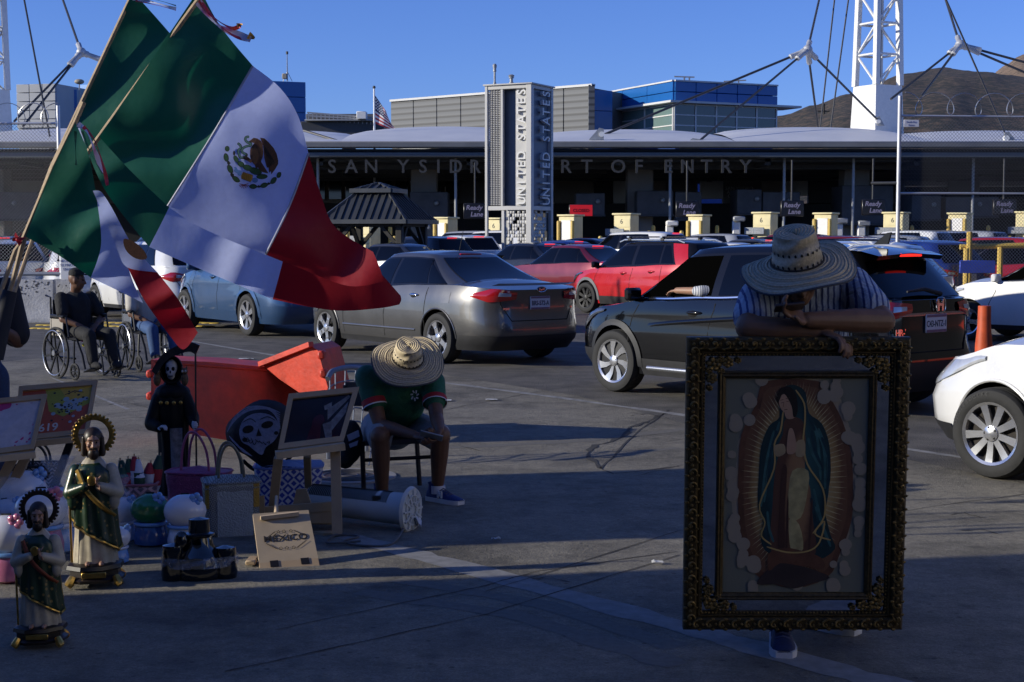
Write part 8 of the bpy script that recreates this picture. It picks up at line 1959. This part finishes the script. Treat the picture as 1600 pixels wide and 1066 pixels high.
# orange board
e3 = thing('easel', 'pine easel behind the pink board holding the orange print', 'easel', gr(90, 790))
fq, nq = quadfn(at(30, 606, 8.95), at(153, 596, 9.05), at(138, 680, 8.80), at(22, 692, 8.70)); ob2 = thing('orange_board', 'pine framed orange print with yellow burst and the number 619', 'board', gr(90, 790)); frame_bars(ob2, fq, (.055, .09), .018, wood)
sheet(ob2, 'print', fq, .05, .08, .95, .92, .005, mat('orange print', (.40, .075, .03), .4, var=.12, scale=8))
print_(ob2, 'burst', fq, [[(.34, .08), (.95, .08), (.95, .4), (.62, .62), (.42, .5)]], .006, mat('print lime', (.30, .30, .03), .4)); print_(ob2, 'burst', fq, [[(.52, .08), (.95, .08), (.95, .3), (.7, .42)]], .0065, mat('print warm yellow', (.50, .33, .04), .4))
random.seed(8)
print_(ob2, 'splashes', fq, [circ(random.gauss(.68, .11), random.gauss(.40, .13), random.uniform(.02, .05), 9) for _ in range(26)], .007, mat('print pale blue', (.26, .33, .38), .4)); print_(ob2, 'splashes', fq, [circ(random.gauss(.68, .12), random.gauss(.42, .14), random.uniform(.008, .02), 7) for _ in range(44)] + thick([(.60, .22), (.72, .16), (.84, .20)], .02), .0075, mat('print black', (.015, .015, .015), .4))
r_ = (fq(1, .5) - fq(0, .5)).normalized(); u_ = (fq(.5, 0) - fq(.5, 1)).normalized(); text('619', .075, .0008, mat('print white', (.55, .53, .5), .5), fq(.44, .86, .0075), r_, u_, ob2, 'lettering', bold=.001, world=True)
q = MB(); q.beam(at(20, 696, 8.66), at(140, 684, 8.78), .05, .035); q.build('shelf', wood, e3, world=True)
leg(e3, at(50, 690, 8.8), V((gr(52, 780).x, 9.0, .01)), .04, .03); leg(e3, at(112, 686, 8.85), V((gr(113, 770).x, 9.2, .01)), .04, .03, mat('dark leg', (.02, .018, .02), .6))
# ---- plain ceramic banks wrapped in film
glz = mat('glazed white ceramic', (.66, .67, .72), .18, var=.05, coat=.6); glb = mat('glazed pale blue', (.16, .32, .62), .2, var=.1, coat=.6); glp = mat('glazed pink', (.50, .16, .26), .2, coat=.6)
film = mat('clear plastic film', (.8, .82, .86), .12, var=0, alpha=.16, spec=.8)
def bank(label, p, s, trim, wrap, rz=0., top=None):
    t = thing('ceramic_bank', label, 'ornament', (p.x, p.y, 0), rz)
    q = MB(); q.lathe([(.075 * s, 0), (.098 * s, .015 * s), (.10 * s, .06 * s), (.085 * s, .115 * s), (.06 * s, .14 * s), (0, .15 * s)], 26, fy=.85); q.build('body', trim, t)
    q = MB(); q.ell((0, 0, .215 * s), (.118 * s, .098 * s, .095 * s), 26, 16); q.build('top', top or glz, t)
    q = MB(); q.tube([(.088 * s * cos(a), .075 * s * sin(a), .133 * s) for a in [2 * pi * i / 28 for i in range(28)]], .012 * s, 8, closed=True); q.build('collar', glb if trim is not glb else glz, t)
    q = MB(); q.bbox((0, 0, .312 * s), (.045 * s, .006, .008 * s), .001); q.build('coin_slot', seam_m, t)
    q = MB(); 
    for i in range(5): a = 2 * pi * i / 5; q.ell((.06 * s + .022 * s * cos(a), -.055 * s, .288 * s + .022 * s * sin(a)), (.018 * s, .012 * s, .018 * s), 8, 6)
    q.build('blossom', glb if trim is not glp else glp, t)
    if wrap:
        q = MB(); q.grid(lambda u, v: (lambda a, r, z: V((r * cos(a) * (1 + .04 * sin(7 * a + z * 40)), r * sin(a), z)))(2 * pi * u, pl(v, [(0, .115), (.25, .13), (.62, .135), (.8, .06), (.86, .025), (1, .085)]) * s, pl(v, [(0, 0), (.25, .09), (.62, .26), (.8, .34), (.86, .37), (1, .45)]) * s), 40, 30, True); q.build('film_wrap', film, t, recalc=False, ang=180)
bank('white round ceramic bank with pink base at the picture edge', gr(12, 908), 1.05, glp, False); bank('film wrapped white ceramic bank with blue base behind the taller saint', gr(92, 862), 1.12, glb, True, .4); bank('white ceramic bank with pale blue blossom between chevron basket and black ornament', gr(290, 858), .96, glz, False, .2)
bank('small pale blue and white ceramic bank right of the taller saint', gr(184, 880), .62, glb, False, 1.); bank('film wrapped pale bank behind the white one at the picture edge', gr(8, 850), .8, glb, True, .9)
bank('white ceramic bank with pink base behind the shorter saint', gr(66, 868), 1.15, glp, False, .3); bank('tall white ceramic bank with blue base half behind the floral easel', gr(36, 838), 1.2, glb, False, .8)
bank('plain ceramic bank with green top and blue base before the chevron basket', gr(236, 852), .92, mat('glazed blue', (.03, .09, .26), .2, coat=.6), False, 0, mat('glazed green', (.015, .16, .05), .2, coat=.6)); bank('pale ceramic bank beside the taller saint under the chevron basket', gr(190, 846), .8, glb, True, .5)
# ---- black glazed ornament
p = gr(312, 902); bo_ = thing('black_ornament', 'glossy black glazed ornament with tall cylinder top wrapped in film', 'ornament', (p.x, p.y, 0), .2); blk = mat('black glaze', (.004, .004, .005), .08, var=0, coat=1)
q = MB(); q.lathe([(.12, 0), (.125, .02), (.115, .09), (.10, .12), (.07, .16), (.06, .20), (.075, .21), (.075, .22), (.052, .225), (.05, .29), (.0, .30)], 30, fy=.8); q.build('body', blk, bo_)
for sx, h in ((-1, .17), (1, .15)): q = MB(); q.lathe([(.055, 0), (.06, .03), (.05, h * .7), (.055, h * .8), (.05, h), (0, h + .01)], 20, (sx * .125, -.02, 0)); q.build('side_drum', blk, bo_)
q = MB(); q.ell((-.085, -.03, .19), (.035, .03, .05)); q.build('side_bulge', blk, bo_)
q = MB(); q.grid(lambda u, v: V(((.185 + .006 * sin(u * 60)) * cos(2 * pi * u), (.125 + .006 * sin(v * 30 + u * 40)) * sin(2 * pi * u), .065 + .05 * v)), 60, 6, True); q.build('film_band', mat('creased film', (.5, .52, .56), .12, var=.4, scale=60, alpha=.35, spec=.8, bump=.8, bscale=90), bo_, recalc=False)
# ---- skull printed bag hanging behind the easel
sb = thing('skull_bag', 'black cloth bag printed with a grey skull slumped behind the easel', 'bag', gr(405, 800)); Yk = 9.05
fq, nq = quadfn(at(352, 660, Yk), at(440, 615, Yk - .05), at(452, 715, Yk), at(368, 735, Yk + .02))
out_ = blob([(405, 625), (440, 630), (462, 655), (455, 700), (418, 731), (385, 712), (358, 695), (353, 668), (372, 645)])
q = MB(); C0 = at(408, 675, Yk - .10); vs_ = [C0]
for k_, (f, dy) in enumerate(((.5, -.085), (.8, -.05), (1., 0.), (.85, .08), (.4, .12))): vs_ += [at(lerp(408, x, f), lerp(675, y, f), Yk + dy) for x, y in out_]
n = len(out_); q.add(vs_, [(0, 1 + i, 1 + (i + 1) % n) for i in range(n)] + [(1 + k_ * n + i, 1 + k_ * n + (i + 1) % n, 1 + (k_ + 1) * n + (i + 1) % n, 1 + (k_ + 1) * n + i) for k_ in range(4) for i in range(n)] + [tuple(1 + 4 * n + i for i in range(n))]); q.build('body', mat('black printed cloth', (.008, .008, .012), .7, var=.3, scale=25, bump=.5, bscale=20), sb, world=True, ang=180)
def sk2(x, y): return at(160 / 1 + x / 3.33, 540 + y / 3.33, Yk - .118)
def lay2(nm, polys, m, d=0.):
    q = MB()
    for i, pg in enumerate(polys): q.poly([sk2(x, y) + V((0, -d - i * .00001, 0)) for x, y in pg])
    return q.build(nm, m, sb, world=True, smooth=False, recalc=False)
pg = mat('print grey blue', (.28, .31, .44), .7, var=.2, scale=40); pb3 = mat('print black', (.015, .015, .015), .4)
lay2('skull_print', [blob([(712, 440), (740, 380), (800, 352), (870, 360), (915, 400), (920, 450), (890, 500), (850, 530), (830, 570), (790, 545), (760, 520), (725, 500)])], pg)
lay2('eye_print', [oval(758, 436, 30, 20, -.3, 14), oval(858, 412, 32, 18, -.25, 14), [(812, 430), (830, 470), (800, 472)]], pb3, .002)
sw = []
for i in range(8): sw += thick(smooth2([(650 + i * 6, 450 - i * 12), (690 + i * 14, 370 - i * 6), (760 + i * 18, 320 + i * 2), (850 + i * 8, 320 + i * 6), (925, 350 + i * 12)], 4), 5)
for i in range(6): sw += thick(smooth2([(660 + i * 8, 470 + i * 8), (690 + i * 8, 510 + i * 8), (740 + i * 8, 545 + i * 6)], 4), 5)
lay2('swirl_print', sw, pg)
lay2('line_print', sum([thick(smooth2([(735 + i * 20, 470 + i * 6), (750 + i * 20, 500 + (i % 3) * 8), (770 + i * 16, 490 + i * 4)], 4), 4) for i in range(8)], []) + thick(smooth2([(730, 400), (770, 380), (800, 400)], 4), 4) + thick(smooth2([(820, 385), (860, 370), (900, 390)], 4), 4) + [oval(742, 490, 14, 12, 0, 10), oval(905, 455, 12, 10, 0, 10)], pb3, .003)
q = MB(); q.tube(curve([at(380, 720, Yk + .05), at(402, 735, Yk + .1), at(440, 728, Yk + .1), at(470, 690, Yk + .2)], 6), .012, 6); q.build('strap', blackcloth, sb, world=True)
b2 = thing('cloth_bag', 'black bag with pale print hanging from the chair beside the easel', 'bag', J(548, 700, 9.5)); q = MB(); q.ell(J(549, 690, 9.45), (.075, .09, .14)); q.ell(J(540, 718, 9.45), (.055, .08, .06)); link('body', remesh(q, 'body', blackcloth, .012, 2), None).parent = None
_o = bpy.data.objects['body'] if False else [o for o in COL.objects if o.parent is None and o.type == 'MESH' and o.name.startswith('body')][-1]; _o.parent = b2; _o.matrix_parent_inverse = place_of(b2).inverted()
q = MB(); [q.poly([J(x, y, 9.34) for x, y in pgn]) for pgn in ([(542, 680), (560, 672), (562, 682), (545, 690)], [(545, 694), (560, 688), (558, 696), (547, 700)])]; q.build('print', mat('pale print', (.35, .37, .45), .7), b2, world=True, recalc=False)
# ---- white tower heater lying on the ground
A, B = at(486, 797, 8.75), at(640, 803, 8.5); A.z, B.z = .135, .115
fh = thing('tower_fan', 'white tower fan lying on its side beside the easel', 'fan', V((A.x, A.y, 0))); ax = (B - A).normalized(); fcas = mat('fan white plastic', (.55, .56, .54), .4, var=.05, scale=4)
q = MB(); q.tube([A, A + ax * .03, B - ax * .02, B], [.075, .085, .092, .088], 28); q.build('casing', fcas, fh, world=True)
sd_ = ax.cross(V((0, 0, 1))).normalized(); sd_ = sd_ if sd_.y < 0 else -sd_; L_ = (B - A).length
for j in range(44):
    t0 = .03 + j * .0185
    if t0 > .84 or .70 < t0 < .745: continue
    q = MB(); c = A + ax * (L_ * t0); pts_ = [c + (sd_ * cos(a) + V((0, 0, 1)) * sin(a)) * (.0875 + .006 * t0) for a in [lerp(.5, 1.75, i / 6) for i in range(7)]]
    q.tube(pts_, .0032, 4); q.build('vent_slot', seam_m, fh, world=True)
q = MB(); q.tube([B + ax * .0, B + ax * .018], [.135, .125], 30); q.build('base_disc', fcas, fh, world=True)
q = MB()
for i in range(12): a = 2 * pi * i / 12; d_ = sd_ * cos(a) + V((0, 0, 1)) * sin(a); q.beam(B + ax * .022 + d_ * .03, B + ax * .022 + d_ * .115, .012, .010)
for r in (.045, .085): q.tube([B + ax * .022 + (sd_ * cos(a) + V((0, 0, 1)) * sin(a)) * r for a in [2 * pi * i / 24 for i in range(24)]], .006, 6, closed=True)
q.build('base_ribs', fcas, fh, world=True)
q = MB(); q.bbox(A + ax * (L_ * .73) + sd_ * .07 + V((0, 0, .06)), (.05, .02, .03), .004, R=Matrix.Rotation(.05, 3, 'Z')); q.build('control', plast, fh, world=True)
q = MB(); g_ = gr(600, 846); q.tube(curve([V((B.x - .02, B.y + .03, .03)), V((g_.x + .05, g_.y - .1, .008)), V((g_.x - .1, g_.y - .15, .008)), V((g_.x - .22, g_.y - .05, .010)), V((g_.x - .15, g_.y + .10, .008)), V((g_.x - .28, g_.y + .12, .012)), V((g_.x - .30, g_.y - .10, .012)), V((g_.x - .12, g_.y - .08, .018))], 8), .006, 6); q.build('power_cord', mat('grey cord', (.10, .10, .10), .5), fh, world=True)
q = MB(); c = gr(645, 826); q.grid(lambda u, v: V((c.x - .05 + .10 * u, c.y - .05 + .10 * v, .03 + .10 * (1 - u) + .05 * noise.noise(V((u * 5, v * 5, 2))))), 8, 8); tag(q.build('tissue', mat('white tissue', (.7, .72, .76), .8), recalc=False), 'crumpled white tissue against the base of the fallen fan', 'tissue')

# ================================================================ ADDED UNSEEN THINGS FOR SHADE, BOUNCE AND REFLECTION (beyond the picture's edge)
aw = thing('shade_roof', 'added unseen cloth roof on posts keeping sky light off the foreground', 'awning', (0, -5, 0)); awn = mat('dark shade roof cloth', (.05, .05, .055), .85)  # invented roof out of view, hides sky so the foreground darkens
q = MB(); q.box((-3.6, -6.0, 3.62), (11.8, 13, .06)); q.build('roof', awn, aw, world=True)
for x in (-9.2, -2.2):
    for y in (-12, .3): q = MB(); q.tube([(x, y, 0), (x, y, 3.6)], .05, 8); q.build('post', grey_steel, aw, world=True)
def wall(label, x, y0, y1, h, d=.4):
    t = thing('shade_screen', label, 'wall', (x, (y0 + y1) / 2, 0)); q = MB(); q.bbox((x - d / 2 + (d / 2 if d > 2 else 0), (y0 + y1) / 2, h / 2), (d, y1 - y0, h), .02); q.build('panel', taupe, t, world=True); q = MB(); q.box((x - d / 2 + (d / 2 if d > 2 else 0), (y0 + y1) / 2, h + .03), (d + .1, y1 - y0 + .1, .06)); q.build('coping', grey_steel, t, world=True)
wall('added unseen wall casting the foreground shade', -7, -10, 5.9, 5.0); wall('added lower unseen wall casting the shade around the seated man', -7, 6.75, 9.1, 2.78)  # invented walls out of view; the gap between them leaves a sunlit strip
wall('added unseen tall wall behind the camera cutting the sky light', -2.5, -10.2, -9.8, 11, 20)  # added out of view only to hide sky and lower the ambient light

rw_ = thing('bounce_wall', 'added unseen pale wall bouncing warm sunlight in from the right', 'wall', (9, -2, 0)); q = MB(); q.bbox((9, -2, 2.9), (.4, 15, 5.8), .02); q.build('panel', mat('warm white render', (.62, .58, .5), .85, var=.1, scale=1), rw_, world=True); q = MB(); q.box((9, -2, 5.84), (.5, 15.2, .08)); q.build('coping', grey_steel, rw_, world=True)  # added reflector out of view, warms the man and the frame
fc = thing('reflected_screen', 'added unseen dark wall reflected in the rear of the black crossover', 'building', (15, 22, 0)); q = MB(); q.bbox((15.4, 22, 3.5), (.8, 26, 7), .02); q.build('panel', mat('dark reflected cladding', (.02, .021, .024), .8, var=.2), fc, world=True); q = MB(); q.box((15.4, 22, 7.04), (1, 26.4, .08)); q.build('coping', grey_steel, fc, world=True)  # added out of view so the crossover's tailgate mirrors something dark
q = MB(); q.prism([V((-.28, -.95, 0)), V((-.28, -.95, .12)), V((-.10, -.95, .4)), V((-.07, -.95, .95)), V((.07, -.95, .95)), V((.10, -.95, .4)), V((.28, -.95, .12)), V((.28, -.95, 0))], V((0, 1.9, 0))); me_o = q.mesh('plastic_barrier', orange)
for i in range(5): o = link('plastic_barrier', me_o); o.location = (13.2, 11.5 + i * 2.05, 0); o.scale.z = .55; tag(o, 'added unseen orange barrier reflected in the rear of the black crossover', 'barrier', 'added orange barriers for the reflection')  # added out of view and flattened, for the orange band mirrored in the crossover
